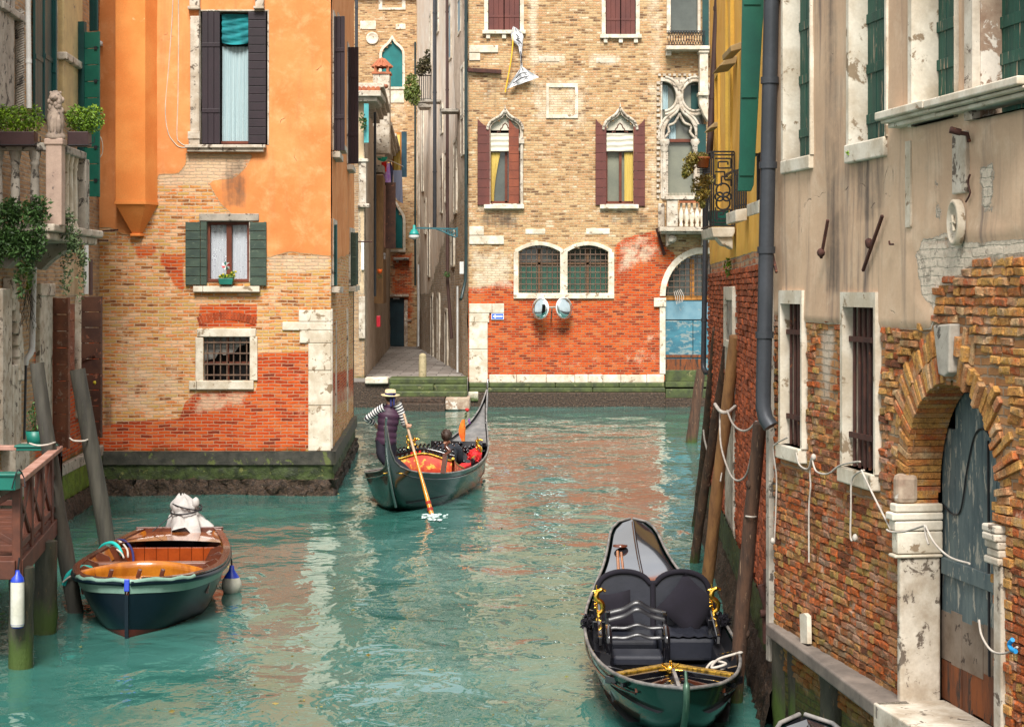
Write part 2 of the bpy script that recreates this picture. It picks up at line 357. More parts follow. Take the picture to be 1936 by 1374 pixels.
M['alleyp'] = wallmat('alley_house_wall', [(.34, .24, .16), (.46, .34, .23), (.56, .45, .34), (.45, .27, .15), (.62, .52, .42)], OR, ((.80, .70, .58), (.72, .56, .42), (.84, .78, .68), (.30, .22, .16)), lime=(.72, .66, .58), bw=.3, rh=.1, mort=.016, streak=.45)
M['yellow'] = wallmat('yellow_house_wall', [(.34, .10, .04), (.5, .17, .07), (.58, .26, .12), (.5, .33, .18), (.58, .46, .32)], RD, ((.82, .46, .085), (.72, .36, .06), (.88, .56, .16), (.50, .30, .08)), lime=(.6, .5, .4), mosz=1.0, streak=.15)
M['brown'] = wallmat('right_house_wall', [(.30, .13, .05), (.42, .2, .08), (.5, .3, .15)], [(.3, .2, .12), (.42, .28, .16)], ((.60, .42, .28), (.48, .32, .21), (.70, .54, .39), (.17, .13, .11)), lime=(.62, .54, .44), undercoat=(.78, .66, .52), mosz=.7, streak=.95, mortar=(.34, .25, .17))
M['left'] = wallmat('left_palace_wall', [(.26, .16, .09), (.4, .24, .12), (.5, .33, .18)], RD, ((.55, .42, .26), (.42, .31, .19), (.62, .52, .36), (.2, .15, .1)), lime=(.58, .5, .4), mosz=1.15)
M['core'] = wm('dark_interior', (.02, .017, .015), rough=.9)
M['stone'] = wm('white_stone', (.72, .66, .55), (.50, .42, .31), 3.2, .75, (.26, .19, .12), .585, 5, bump=.5, moss=.55)
M['stonedirty'] = wm('stained_stone', (.60, .54, .45), (.38, .31, .23), 4, .8, (.13, .10, .075), .56, 6, bump=.7)
M['stonegrey'] = wm('grey_stone', (.42, .38, .32), (.26, .23, .19), 3, .8, (.07, .06, .05), .55, 5, bump=.7)
M['stonebrown'] = wm('rust_stained_stone', (.24, .15, .10), (.50, .40, .30), 3.5, .85, (.66, .60, .52), .56, 5, bump=.8)
M['mossstone'] = wm('mossy_stone', (.075, .10, .025), (.035, .045, .018), 4, .6, (.17, .17, .07), .60, 6, bump=.9, bd=.02)
M['ledge'] = wm('dark_ledge', (.06, .056, .044), (.022, .023, .018), 5, .55, (.10, .12, .035), .57, 4, bump=.7, bd=.015)
M['slime'] = wm('algae_base', (.05, .075, .015), (.015, .022, .007), 7, .55, (.16, .17, .05), .60, 9, bump=1., bd=.03)
M['mussel'] = wm('barnacle_base', (.085, .05, .03), (.018, .012, .008), 16, .6, (.36, .28, .19), .60, 30, bump=1., bd=.04)
M['pave'] = None
M['maroon'] = wm('maroon_paint', (.13, .035, .025), (.09, .025, .02), 2, .6, (.42, .30, .22), .70, 14, st=(1, 1, .6))
M['maroonr'] = wm('red_maroon_paint', (.24, .06, .025), (.16, .04, .02), 2, .55, (.42, .30, .22), .74, 14)
M['blackwood'] = wm('black_brown_shutter', (.028, .016, .022), (.018, .012, .016), 2, .5, (.40, .28, .18), .73, 10, st=(1, 1, .5))
M['brownwood'] = wm('brown_shutter', (.10, .042, .025), (.05, .022, .016), 3, .65, (.24, .09, .05), .60, 7)
M['oldred'] = wm('old_red_shutter', (.27, .10, .055), (.17, .07, .045), 4, .75, (.35, .22, .16), .58, 9)
M['darkgreen'] = wm('dark_green_shutter', (.055, .085, .06), (.03, .05, .04), 2.5, .65, (.15, .18, .13), .6, 8, st=(1, 1, 3))
M['green'] = wm('green_shutter', (.006, .10, .065), (.004, .07, .05), 2, .45, None)
M['greenold'] = wm('peeling_green_shutter', (.010, .085, .055), (.006, .05, .036), 3, .6, (.40, .29, .20), .585, 3.5, st=(7, 7, .5), bump=.8)
M['greendk'] = wm('deep_green_shutter', (.006, .055, .05), (.004, .035, .034), 2, .5)
M['teal'] = wm('teal_shutter', (.006, .16, .16), (.004, .12, .12), 2, .5)
M['paleblue'] = wm('pale_teal_shutter', (.10, .42, .42), (.07, .30, .32), 2, .5)
M['bluedoor'] = wm('peeling_blue_door', (.05, .19, .25), (.03, .12, .17), 2, .6, (.20, .25, .25), .52, 3.2, st=(1, 1, 2.2))
M['bluepanel'] = wm('faded_blue_panel', (.17, .30, .36), (.10, .22, .29), 1.3, .6, (.3, .33, .33), .6, 3)
M['greydoor'] = wm('weathered_blue_grey_door', (.12, .155, .155), (.06, .09, .10), 3, .7, (.34, .32, .27), .55, 5, st=(3, 3, .8), bump=.7)
M['rustwood'] = wm('rotten_wood', (.22, .06, .012), (.09, .03, .012), 4, .75, (.03, .02, .015), .55, 5, st=(2, 2, .4), bump=.9)
M['pole'] = wm('mooring_wood', (.12, .06, .034), (.045, .026, .018), 3, .8, (.28, .18, .11), .60, 6, st=(5, 5, .6), bump=1., bd=.02, moss=.25)
M['poletan'] = wm('tan_mooring_wood', (.36, .18, .065), (.20, .095, .04), 3, .75, (.10, .05, .03), .62, 6, st=(4, 4, .6), bump=.9, bd=.015, moss=.25)
M['polegrey'] = wm('grey_mooring_wood', (.075, .068, .052), (.035, .032, .026), 2.5, .7, (.06, .06, .04), .6, 5, st=(4, 4, .5), bump=.7, bd=.012)
M['pilewet'] = wm('wet_pile', (.055, .05, .035), (.03, .03, .018), 3, .6, (.13, .085, .04), .6, 8, st=(3, 3, .7), bump=1., bd=.02, moss=.5)
M['plank'] = wm('weathered_plank', (.22, .18, .15), (.12, .10, .085), 3, .75, (.06, .05, .04), .64, 8, st=(1, 1, 1), bump=.8)
M['railwood'] = wm('red_brown_railing', (.115, .034, .017), (.06, .019, .011), 3, .6, (.45, .30, .24), .68, 7, bump=.5)
M['rust'] = wm('rusty_iron', (.09, .035, .025), (.05, .022, .018), 8, .8, (.20, .07, .03), .6, 20, bump=.7, metal=.2)
M['iron'] = wm('dark_iron', (.035, .035, .04), (.02, .02, .022), 6, .5, metal=.4)
M['ironbrown'] = wm('brown_iron_grille', (.16, .10, .065), (.09, .05, .035), 8, .7)
M['pipe'] = wm('dark_grey_pipe', (.055, .06, .07), (.04, .044, .05), 2, .45, (.10, .08, .07), .72, 7, metal=.3)
M['pipebrown'] = wm('brown_pipe', (.085, .045, .04), (.06, .035, .03), 2, .45)
M['pipewhite'] = wm('pale_plastic_pipe', (.60, .60, .58), (.46, .45, .42), 2, .45, (.28, .22, .16), .7, 6)
M['pipegreen'] = wm('dark_green_pipe', (.02, .04, .04), (.012, .025, .025), 2, .4)
M['rope'] = wm('pale_rope', (.55, .50, .44), (.40, .35, .30), 10, .9, fine=120, bump=.8)
M['cable'] = wm('pale_cable', (.68, .60, .48), rough=.6)
M['tile'] = wm('terracotta_tile', (.42, .14, .06), (.30, .09, .045), 3, .8, (.30, .22, .16), .6, 6)
M['terra'] = wm('terracotta', (.42, .13, .05), rough=.7)
M['leaf'] = wm('bright_leaf', (.26, .42, .02), (.13, .26, .012), 4, .5, isl=.7, bump=0)
M['leafdk'] = wm('ivy_leaf', (.10, .21, .05), (.05, .12, .03), 4, .5, isl=.7, bump=0)
M['leafpale'] = wm('variegated_ivy', (.20, .27, .12), (.08, .15, .05), 6, .5, isl=.7, bump=0)
M['leafgold'] = wm('yellowing_leaf', (.36, .24, .05), (.20, .20, .03), 4, .6, isl=.6, bump=0)
M['petal'] = wm('yellow_petal', (.75, .60, .03), rough=.5, isl=.3)
M['petalred'] = wm('red_petal', (.65, .02, .02), rough=.5)
M['planter'] = wm('brown_planter', (.05, .022, .022), rough=.5)
M['plantergreen'] = wm('green_planter', (.01, .16, .12), (.008, .12, .09), rough=.4)
M['white'] = wm('white_paint', (.78, .78, .76), (.66, .65, .62), 2, .6, (.35, .3, .25), .72, 8)
M['frame'] = wm('brown_window_frame', (.16, .04, .018), rough=.5)
M['framew'] = wm('orange_wood', (.50, .20, .035), rough=.5)
M['curtain'] = wm('pale_curtain', (.44, .56, .58), (.32, .44, .47), 2, .9, st=(12, 12, .2), bump=.6, bd=.02)
M['curtainy'] = wm('yellow_curtain', (.68, .52, .15), (.50, .36, .08), 2, .9, st=(14, 14, .3), bump=.6, bd=.02)
M['lace'] = None
M['cloth'] = wm('white_cloth', (.50, .48, .45), (.34, .32, .31), 3, .9, bump=.5)
M['banner'] = wm('white_banner', (.80, .80, .80), (.66, .66, .68), 3, .9, bump=.5)
M['cream'] = wm('cream_blind', (.66, .62, .50), (.56, .52, .42), 3, .85)
M['tealcloth'] = wm('teal_fabric', (.005, .22, .24), (.004, .14, .16), 4, .8)
def glass(name, tint, mixv=.35, rough=.04):
    m = NT(name); v = m.coords('Object'); n = m.noise(v, 1.2, 2)
    lw = m.n('LayerWeight', {0: .35}).outputs['Facing']
    gl = m.n('BsdfGlossy', {'Color': (.9, .95, .95), 'Roughness': rough, 'Normal': m.n('Bump', {'Height': n, 'Distance': .02, 'Strength': .3}).outputs[0]})
    tr = m.n('BsdfTransparent', {0: tint})
    f = m.ma('ADD', m.ma('MULTIPLY', lw, .4), mixv, True)
    m.n('OutputMaterial', {0: m.n('MixShader', {0: f, 1: tr.outputs[0], 2: gl.outputs[0]}).outputs[0]}); return m.m
M['glass'] = glass('window_glass', (.95, .97, .97), .02)
def solid(name, c, rough=.5, **k): m = NT(name); return m.out((*c, 1), rough, **k)
M['darkglass'] = wm('dark_pane', (.10, .115, .10), (.06, .07, .06), .8, .08, bump=.1, spec=.8)
M['bluegl'] = wm('grey_green_pane', (.23, .235, .18), (.15, .16, .13), .6, .12, bump=.1, spec=.7)
def lace():
    m = NT('lace_curtain'); v = m.coords('Object', (1, 1, 1))
    a = m.n('TexVoronoi', {'Vector': v, 'Scale': 9., 'Randomness': .6}, feature='F1').outputs[0]
    r = m.ma('SINE', m.ma('MULTIPLY', a, 60.)); col = m.mix(m.mr(r, -.2, .5), (.42, .40, .46), (.88, .87, .90)); return m.out(col, .9)
M['lace'] = lace()
def pave():
    m = NT('flagstone_paving'); v = m.coords('Object')
    br = m.n('TexBrick', {'Vector': v, 'Color1': (.20, .17, .15), 'Color2': (.34, .31, .28), 'Mortar': (.06, .05, .045), 'Scale': 1., 'Mortar Size': .02, 'Brick Width': .9, 'Row Height': .9})
    n = m.noise(v, 3., 6, .7); col = m.mix(.6, br.outputs['Color'], m.ramp(n, [(.3, (.5, .46, .42)), (.7, (1, 1, 1))]), 'MULTIPLY')
    return m.out(col, .7, n, .02, .6)
M['pave'] = pave()
def water():
    m = NT('canal_water'); v = m.coords('Object', (1, 1, 1))
    mp = m.n('Mapping', {'Vector': v, 'Scale': (1, .75, 1), 'Rotation': (0, 0, .15)}).outputs[0]
    a = m.noise(mp, 1.2, 2, .45, .5); b = m.noise(mp, 3.6, 2, .45, .8); c = m.noise(v, .25, 2); e = m.noise(mp, 13., 2, .5)
    h = m.ma('ADD', m.ma('ADD', a, m.ma('MULTIPLY', b, .24)), m.ma('MULTIPLY', e, .02))
    col = m.mix(m.mr(c, .35, .65), (.028, .115, .095), (.05, .155, .135))
    return m.out(col, .02, h, .050, 1., spec=.5, IOR=1.5)
M['water'] = water()
M['hull'] = solid('black_green_lacquer', (.002, .018, .013), .16, coat=.15, spec=.45)
M['lacquer'] = solid('black_lacquer', (.006, .006, .008), .1, coat=.8)
M['lacqb'] = solid('satin_black', (.012, .012, .015), .3)
M['leather'] = wm('black_leather', (.020, .022, .032), (.013, .015, .022), 3, .38, bump=.5)
M['velvet'] = wm('black_velvet', (.010, .008, .015), rough=.95)
M['gold'] = solid('brass', (.85, .50, .08), .22, metal=1.)
M['goldp'] = wm('gilt_ornament', (.72, .42, .05), (.12, .07, .01), 30, .35, metal=.6, bump=1.)
M['steel'] = solid('polished_rim', (.32, .32, .32), .2, metal=.9)
M['rim'] = wm('worn_gunwale', (.10, .10, .10), (.28, .26, .24), 6, .35, bump=.2)
M['redf'] = wm('red_gold_brocade', (.40, .02, .008), (.50, .07, .01), 9, .6, (.70, .38, .04), .56, 9)
M['red'] = solid('red_fabric', (.60, .01, .012), .7)
M['orangef'] = wm('orange_flag', (.80, .10, .01), (.75, .22, .02), 8, .7, (.7, .05, .02), .6, 14)
M['varn'] = wm('varnished_mahogany', (.30, .055, .010), (.20, .035, .008), 3, .18, None, coat=.7, bump=.1, st=(1, 6, 1))
M['varnor'] = wm('varnished_orange_wood', (.44, .15, .014), (.28, .08, .008), 3, .2, None, coat=.6, bump=.1, st=(1, 5, 1))
M['varndk'] = wm('dark_varnished_wood', (.12, .035, .018), (.07, .022, .012), 3, .25, None, coat=.5, bump=.1)
M['navy'] = wm('navy_hull_paint', (.004, .012, .020), (.003, .008, .013), 1.5, .3, None, spec=.3, coat=.0, bump=.1)
M['palegreen'] = wm('pale_green_strake', (.20, .32, .26), (.14, .25, .20), 2, .3, (.4, .45, .4), .7, 9)
M['antifoul'] = wm('red_brown_bottom', (.11, .02, .012), rough=.6)
M['skin'] = wm('skin', (.55, .30, .20), rough=.6, c2=(.5, .26, .17), bump=0)
M['hair'] = wm('brown_hair', (.06, .03, .02), (.03, .018, .012), 20, .6, st=(3, 3, .5))
M['vest'] = wm('purple_quilted_vest', (.055, .018, .045), (.035, .012, .03), 3, .6)
M['trouser'] = wm('dark_trousers', (.012, .010, .022), rough=.8)
M['jacket'] = wm('dark_jacket', (.02, .024, .035), rough=.8)
M['straw'] = wm('straw_hat', (.72, .58, .34), (.62, .48, .26), 20, .8, fine=90)
M['oar'] = wm('orange_oar', (.62, .24, .02), (.50, .17, .015), 3, .3, coat=.5, bump=.1)
M['oarpale'] = wm('pale_oar_loom', (.50, .34, .22), (.40, .26, .16), 6, .5)
M['blue'] = solid('blue_paint', (.01, .04, .38), .4)
M['fender'] = wm('grimy_white_fender', (.62, .61, .55), (.48, .47, .38), 3, .5, (.2, .2, .1), .7, 8)
M['hose'] = solid('turquoise_rope', (.01, .38, .34), .6)
M['navyrope'] = solid('navy_rope', (.01, .012, .09), .8)
def stripes():
    m = NT('striped_shirt'); z = m.n('UVMap').outputs[0]
    x = m.n('SeparateXYZ', {0: m.coords('Object')}); w_ = m.n('TexWave', {'Vector': m.coords('Generated', (1, 1, 1)), 'Scale': 3.4}, bands_direction='Z').outputs['Fac']
    return m.out(m.ramp(w_, [(0, (.75, .73, .72)), (.5, (.012, .012, .025))], True), .85)
M['stripe'] = stripes()
def mirrorm():
    m = NT('convex_mirror'); return m.out((.62, .72, .72, 1), .08, metal=1.)
M['mirror'] = mirrorm()

# ---------------- shared builders ----------------
def core(root, pts, z0, z1, roof=True, ov=.45, name='light_block_core'):
    mb = MB(); n = len(pts)
    mb.add([(x, y, z0) for x, y in pts]+[(x, y, z1) for x, y in pts], [tuple(range(n, 2*n)), tuple(range(n))[::-1]]+[(i, (i+1) % n, (i+1) % n+n, i+n) for i in range(n)])
    mb.build(name, M['core'], root)  # unseen block added to stop light; dark colour stands for unlit rooms
    if roof:
        cx = sum(p[0] for p in pts)/n; cy = sum(p[1] for p in pts)/n; mb = MB()
        q = [(x+(1 if x > cx else -1)*(ov+.5), y+(1 if y > cy else -1)*(ov+.5)) for x, y in pts]
        mb.add([(x, y, z1+.02) for x, y in q]+[(x, y, z1+.22) for x, y in q]+[(lerp(x, cx, .55), lerp(y, cy, .55), z1+1.6) for x, y in q],
               [tuple(range(n))[::-1], tuple(range(2*n, 3*n))]+[(k*n+i, k*n+(i+1) % n, (k+1)*n+(i+1) % n, (k+1)*n+i) for k in (0, 1) for i in range(n)])
        mb.build('roof', M['tile'], root)
def rect(r): u0, u1, z0, z1 = r; return [(u0, z0), (u1, z0), (u1, z1), (u0, z1)]
def shutter(W, r, parent, mat, d0=0.01, t=.04, n=8, vertical=False, name='shutter', rails=2, top=None):
    """a leaf of boards with small gaps and two rails, lying on plane W"""
    u0, u1, z0, z1 = r; mb = MB(); g = .006
    if vertical:
        for i in range(n):
            a, b = lerp(u0, u1, i/n), lerp(u0, u1, (i+1)/n); W.box(mb, a+g/2, b-g/2, z0, z1 if not top else z1+top((a+b)/2), d0, d0+t*random.uniform(.92, 1))
        for k in range(rails): zz = lerp(z0, z1, (k+.5)/rails); W.box(mb, u0, u1, zz-.04, zz+.04, d0+t, d0+t+.012)
    else:
        for i in range(n):
            a, b = lerp(z0, z1, i/n), lerp(z0, z1, (i+1)/n); W.box(mb, u0, u1, a+g, b-g, d0, d0+t*random.uniform(.9, 1))
        W.box(mb, u0-.004, u0+.05, z0-.004, z1+.004, d0-.004, d0+t*.6); W.box(mb, u1-.05, u1+.004, z0-.004, z1+.004, d0-.004, d0+t*.6)
    if top and not vertical: top(mb)
    return mb.build(name, mat, parent, bevel=.004)
def grille(W, r, parent, mat, nx, nz, d=-.06, w=.012, name='grille', top=None):
    u0, u1, z0, z1 = r; mb = MB()
    for i in range(nx):
        u = lerp(u0, u1, (i+.5)/nx); zt = z1 if top is None else top(u); mb.tube([W.p(u, z0, d), W.p(u, zt, d)], w, 6)
    for i in range(nz):
        z = lerp(z0, z1, (i+.5)/nz); a, b = u0, u1
        if top is not None:
            us = [u0+(u1-u0)*k/60 for k in range(61) if top(u0+(u1-u0)*k/60) > z]
            if not us: continue
            a, b = us[0], us[-1]
        mb.box if 0 else W.box(mb, a, b, z-w, z+w, d+w*.6, d+w*1.8)
    return mb.build(name, mat, parent)
def blocks(W, root, name, mat, boxes, d0=-.03, d1=.03, bevel=.012):
    mb = MB()
    for b in boxes: W.bpx(mb, *b, d0, d1)
    return mb.build(name, mat, root, bevel=bevel)
def cloth_panel(W, r, parent, mat, d, name='curtain', folds=6, amp=.03, skew=0, n=40):
    u0, u1, z0, z1 = r; rows = []
    for j in range(9):
        f = j/8; uu1 = u1-skew*(math.sin(f*PI*.5) if skew else 0)
        rows.append([W.p(lerp(u0, uu1, k/n), lerp(z1, z0, f), d+amp*math.sin(k/n*folds*2*PI+f*1.3)*(0.5+.5*f)) for k in range(n+1)])
    return MB().grid(rows).build(name, mat, parent)
# ================= water =================
def wavez(x, y): return .010*math.sin(x*2.1+y*1.1)+.008*math.sin(x*-1.3+y*2.3+1)
xs = np.arange(-16, 12.1, .25); ys = np.concatenate([np.arange(5, 70, .25)])
mb = MB(); mb.grid([[(x, y, wavez(x, y)) for x in xs] for y in ys]); wo = mb.build('water', M['water'], loc=(0, 0, 0)); tag(wo, kind='structure')
mb = MB(); mb.grid([[(x, y, -1.6) for x in (-60, 0, 60)] for y in (-40, 40, 140)], False); tag(mb.build('canal_bed', M['core'], loc=(0, 0, -1.6)), kind='structure')

# ================= orange house =================
YO = 35.3
OF = Wall((P(150, 0, YO).x, YO), (P(625.5, 0, YO).x, YO)); cx = P(625.5, 0, YO).x
OS = Wall((cx, YO), (P(668, 0, 45.3).x, 45.3))
oh = thing('orange_house', 'orange plastered canal house with bare brick lower walls and black upper shutters', 'house', (-6, 36, 0))
plast = [(100, -700), (660, -700), (660, 487), (620, 484), (547, 476), (506, 486), (497, 430), (440, 405), (419, 387), (404, 364), (395, 343), (442, 338), (465, 317), (480, 291), (352, 290), (352, 309), (337, 329), (299, 328), (290, 400), (262, 450), (228, 440), (207, 430), (100, 434)]
fo = {'r': [(plast, 5, 1)],
      'g': [([(180, 806), (249, 795), (339, 792), (350, 760), (372, 742), (486, 739), (486, 667), (583, 665), (583, 853), (180, 853)], 6, 1), ([(378, 578), (486, 575), (484, 620), (375, 620)], 3, 1), ([(300, 475), (352, 478), (352, 560), (330, 545), (300, 500)], 12, .75), ([(250, 460), (300, 455), (300, 485), (255, 500)], 10, .6)],
      'b': [([(352, 288), (482, 288), (460, 330), (400, 350), (330, 352), (297, 350), (300, 322)], 6, .95), ([(505, 478), (626, 478), (626, 515), (510, 520)], 8, .85), ([(190, 480), (240, 520), (300, 640), (380, 600), (375, 790), (190, 815)], 60, .62), ([(370, 738), (480, 735), (460, 770), (360, 790)], 14, .75), ([(540, 690), (583, 690), (583, 830), (555, 800)], 20, .5)],
      'a': [([(430, 300), (475, 292), (470, 400), (420, 400), (415, 345)], 16, .62), ([(490, 270), (510, 270), (506, 300), (490, 300)], 8, .5), ([(190, 740), (215, 740), (215, 810), (190, 810)], 8, .6), ([(175, -100), (190, -100), (190, 430), (175, 430)], 14, .3)]}
r1, r2, r3 = OF.R(379, 22, 506, 274), OF.R(391, 419, 471, 533), OF.R(385, 637, 472, 719)
u0, _ = OF.uz(150, 0); u1 = OF.L
wallmesh('front_wall', OF, 0, u1, .85, 12.6, .075, [r1, r2, r3], fo, M['orange'], oh)
fs_ = {'r': [([(600, -700), (680, -700), (680, 470), (664, 480), (628, 492), (600, 492)], 3, 1)], 'g': [([(600, 710), (680, 690), (680, 745), (600, 790)], 14, .8)],
       'b': [([(600, 730), (680, 720), (680, 760), (600, 800)], 14, .6)], 'a': [([(652, 300), (662, 310), (662, 440), (650, 440)], 4, .4)]}
wallmesh('side_wall', OS, 0, OS.L, .85, 12.6, .11, [], fs_, M['orange'], oh)
# base: stone ledge, algae course, barnacle course, running round the corner
def course(name, mat, z0, z1, d, rough, parent=oh, WF=OF, WS=OS, res=.12):
    pts = [WF.p(0, 0, d), WF.p(WF.L, 0, d)+WS.n*d, WS.p(WS.L, 0, d)]
    rows = []; 
    for zz in np.linspace(z1, z0, max(2, int((z1-z0)/.09)+1)):
        row = []
        for A, B in zip(pts[:-1], pts[1:]):
            m = max(2, int((B-A).length/res))
            for k in range(m):
                q = A.lerp(B, k/m); q.z = zz; nn = V((random.gauss(0, rough), random.gauss(0, rough), random.gauss(0, rough*.4)))
                row.append(q+nn)
        q = pts[-1].copy(); q.z = zz; row.append(q); rows.append(row)
    mb = MB(); mb.grid(rows, smooth=True)
    back = [V((p.x, p.y, p.z)) for p in rows[0]]; ins = [p+V((-.15-d, .15+d, 0)) for p in back]
    mb.grid([ins, back], smooth=False)
    return mb.build(name, mat, parent)
course('stone_ledge', M['ledge'], .60, .86, .10, .004)
course('algae_course', M['slime'], .30, .60, .05, .014)
course('barnacle_course', M['mussel'], -.5, .31, .09, .03, res=.06)
core(oh, [(-16, YO+.5), (cx-.5, YO+.5), (P(668, 0, 45.3).x-.5, 45.1), (-16, 45.1)], -.6, 12.6)
# rear wall closes the house
W_ = Wall((P(668, 0, 45.3).x, 45.3), (-16, 45.3)); mb = MB(); W_.box(mb, 0, W_.L, -.5, 12.6, -.2, 0); mb.build('rear_wall', M['core'], oh)
# corner stones
mb = MB()
for b in ((583, 649, 626, 700), (583, 701, 626, 766), (583, 767, 626, 852), (567, 625, 626, 648.5), (534, 608.5, 626, 624.5), (565, 586, 626, 608)): OF.bpx(mb, *b, -.05, .035)
mb.build('corner_pier', M['stone'], oh, bevel=.015)
mb = MB()
for (a, b) in ((.9, 3.0), (3.0, 3.22), (3.22, 3.42), (3.42, 3.65)): OS.box(mb, .01, .22, a+.004, b-.004, -.05, .03)
mb.build('corner_pier', M['stone'], oh, bevel=.012)
# chimney breast with tapered foot
cb0, cb1, ztop, zc = *OF.R(222, 0, 298, 388)[:2], 12.6, OF.uz(222, 388)[1]; zb = OF.uz(258, 447)[1]
def trap(z, k=1.0, dd=.42, c=None):
    a, b = cb0, cb1; m = (a+b)/2; a, b = m+(a-m)*k, m+(b-m)*k; return [OF.p(a, z, .0), OF.p(a+.05*k, z, dd*k), OF.p(b-.16*k, z, dd*k), OF.p(b, z, .0)]
mb = MB(); mb.grid([trap(ztop), trap(zc+.06)], False); mb.grid([trap(zc+.06, 1.05), trap(zc, 1.05)], False); mb.grid([trap(zc+.06), trap(zc+.06, 1.05)], False)
mb.grid([trap(zc, 1.05), trap(zc, 1.0), trap(zb+.05, .25), trap(zb+.05, .34), trap(zb, .34), trap(zb, .01)], False)
M['breast'] = wm('orange_chimney_plaster', (.72, .22, .045), (.80, .30, .075), 1.3, .85, (.86, .45, .20), .66, 3, bump=.3)
mb.build('chimney_breast', M['breast'], oh, bevel=.01)
# --- big upper window
w_ = MB(); OF.frame(w_, r1, .03, .03, .0, .03, .03, -.45); w1 = w_.build('window', M['stonedirty'], oh, bevel=.006)
mb = MB(); OF.bpx(mb, 361, 32, 378, 250, -.02, .10); OF.bpx(mb, 357, 250, 380, 264, -.02, .14); OF.bpx(mb, 358.5, 264, 379, 275, -.02, .12)
OF.bpx(mb, 357, 14, 380, 20, -.02, .16); OF.bpx(mb, 360, -30, 379, 14, -.02, .12); OF.bpx(mb, 481, 14, 501, 19, -.02, .16); OF.bpx(mb, 484, -30, 500, 14, -.02, .12)
mb.build('surround', M['stonedirty'], w1, bevel=.012)
mb = MB(); OF.bpx(mb, 380, -30, 484, 21, -.3, -.08); mb.build('tympanum', wm('ochre_panel', (.55, .40, .20), (.40, .27, .15), 3), w1)
mb = MB(); OF.bpx(mb, 353, 275, 504, 281, -.1, .2); OF.bpx(mb, 356, 281, 500, 288, -.02, .15); mb.build('sill', M['stonedirty'], w1, bevel=.012)
shutter(OF, OF.R(382, 23, 416, 272), w1, M['blackwood'], d0=-.02, n=3, vertical=True)
shutter(OF, OF.R(470, 23, 503, 272), w1, M['blackwood'], d0=.0, n=16)
cloth_panel(OF, OF.R(417, 86, 471, 268), w1, M['curtain'], -.22, folds=7, amp=.02)
mb = MB(); OF.bpx(mb, 417, 22, 471, 273, -.40, -.36); mb.build('pane', M['darkglass'], w1)
mb = MB(); OF.bpx(mb, 416, 266, 471, 271, -.2, -.12); OF.bpx(mb, 468, 30, 471, 268, -.2, -.12); mb.build('casement', M['frame'], w1)
rows = []
for j in range(13):
    f = j/12; rows.append([OF.p(lerp(OF.uz(418, 0)[0], OF.uz(470, 0)[0], k/14), lerp(OF.uz(0, 26)[1], OF.uz(0, 80+4*math.sin(k/14*PI))[1], f), -.1+.035*math.sin(f*24+k*.35)) for k in range(15)])
MB().grid(rows).build('blind', M['tealcloth'], w1)
# --- middle window with lace
w_ = MB(); OF.frame(w_, r2, .02, .02, .0, .02, .02, -.3); w2 = w_.build('window', M['stonegrey'], oh)
mb = MB(); OF.bpx(mb, 377, 404, 490, 418, -.02, .05); mb.build('lintel', M['stonegrey'], w2, bevel=.015)
mb = MB(); OF.bpx(mb, 367, 541, 385, 552, -.02, .13); OF.bpx(mb, 385.5, 541, 492, 552, -.02, .13); mb.build('sill', M['stone'], w2, bevel=.012)
mb = MB(); OF.bpx(mb, 391, 419, 471, 425, -.16, -.08); OF.bpx(mb, 391, 527, 471, 533, -.16, -.08); OF.bpx(mb, 391, 425, 396, 527, -.16, -.08); OF.bpx(mb, 466, 425, 471, 527, -.16, -.08); OF.bpx(mb, 427, 425, 437, 527, -.16, -.075)
mb.build('casement', M['frame'], w2, bevel=.006)
for a, b in ((396, 427), (437, 466)): cloth_panel(OF, OF.R(a, 425, b, 527), w2, M['lace'], -.2, folds=3, amp=.012)
for a, b in ((396, 427), (437, 466)): mb = MB(); OF.bpx(mb, a, 425, b, 527, -.145, -.14); mb.build('pane', M['glass'], w2)
shutter(OF, OF.R(352, 420, 379, 539), w2, M['darkgreen'], d0=.04, n=7); shutter(OF, OF.R(380, 419, 391, 539), w2, M['darkgreen'], d0=.0, t=.05, n=7)
shutter(OF, OF.R(474, 420, 504, 540), w2, M['darkgreen'], d0=.04, n=7)
# --- low barred window
w_ = MB(); OF.bpx(w_, 370, 638, 384.5, 722, -.25, .04); OF.bpx(w_, 472.5, 636, 487, 719, -.25, .04); OF.bpx(w_, 373, 621, 484, 636.5, -.25, .045); w3 = w_.build('window', M['stone'], oh, bevel=.012)
mb = MB(); OF.bpx(mb, 358, 720, 372, 736, -.1, .07); OF.bpx(mb, 372.5, 719.5, 480, 736, -.25, .07); mb.build('sill', M['stone'], w3, bevel=.015)
grille(OF, r3, w3, M['ironbrown'], 7, 4, d=-.05, w=.014)
mb = MB(); OF.prism(mb, [(385, 637), (472, 637), (466, 650), (450, 655), (440, 668), (420, 672), (412, 664), (405, 678), (385, 682)], -.16, -.15, True); mb.build('broken_pane', wm('dusty_glass', (.20, .19, .17), (.13, .12, .11), 4, .3), w3)
mb = MB(); OF.bpx(mb, 385, 684, 472, 690, -.2, -.14); OF.bpx(mb, 427, 637, 431, 719, -.2, -.14); mb.build('casement', M['frame'], w3)
# brick relieving arch over it
mb = MB()
for k in range(19):
    a = PI*(.5+.115*(1-2*k/18)); c = OF.uz(429, 745); R0 = 1.46
    q = [(c[0]+math.cos(x)*rr, c[1]+math.sin(x)*rr) for rr, x in ((R0, a-.017), (R0, a+.017), (R0+.16, a+.016), (R0+.16, a-.016))]; OF.prism(mb, q, -.02, .008)
M['redbrick'] = wm('loose_red_brick', (.50, .085, .02), (.34, .06, .018), 8, .9, isl=.5, bump=1.)
mb.build('brick_arch', M['redbrick'], oh, bevel=.004)
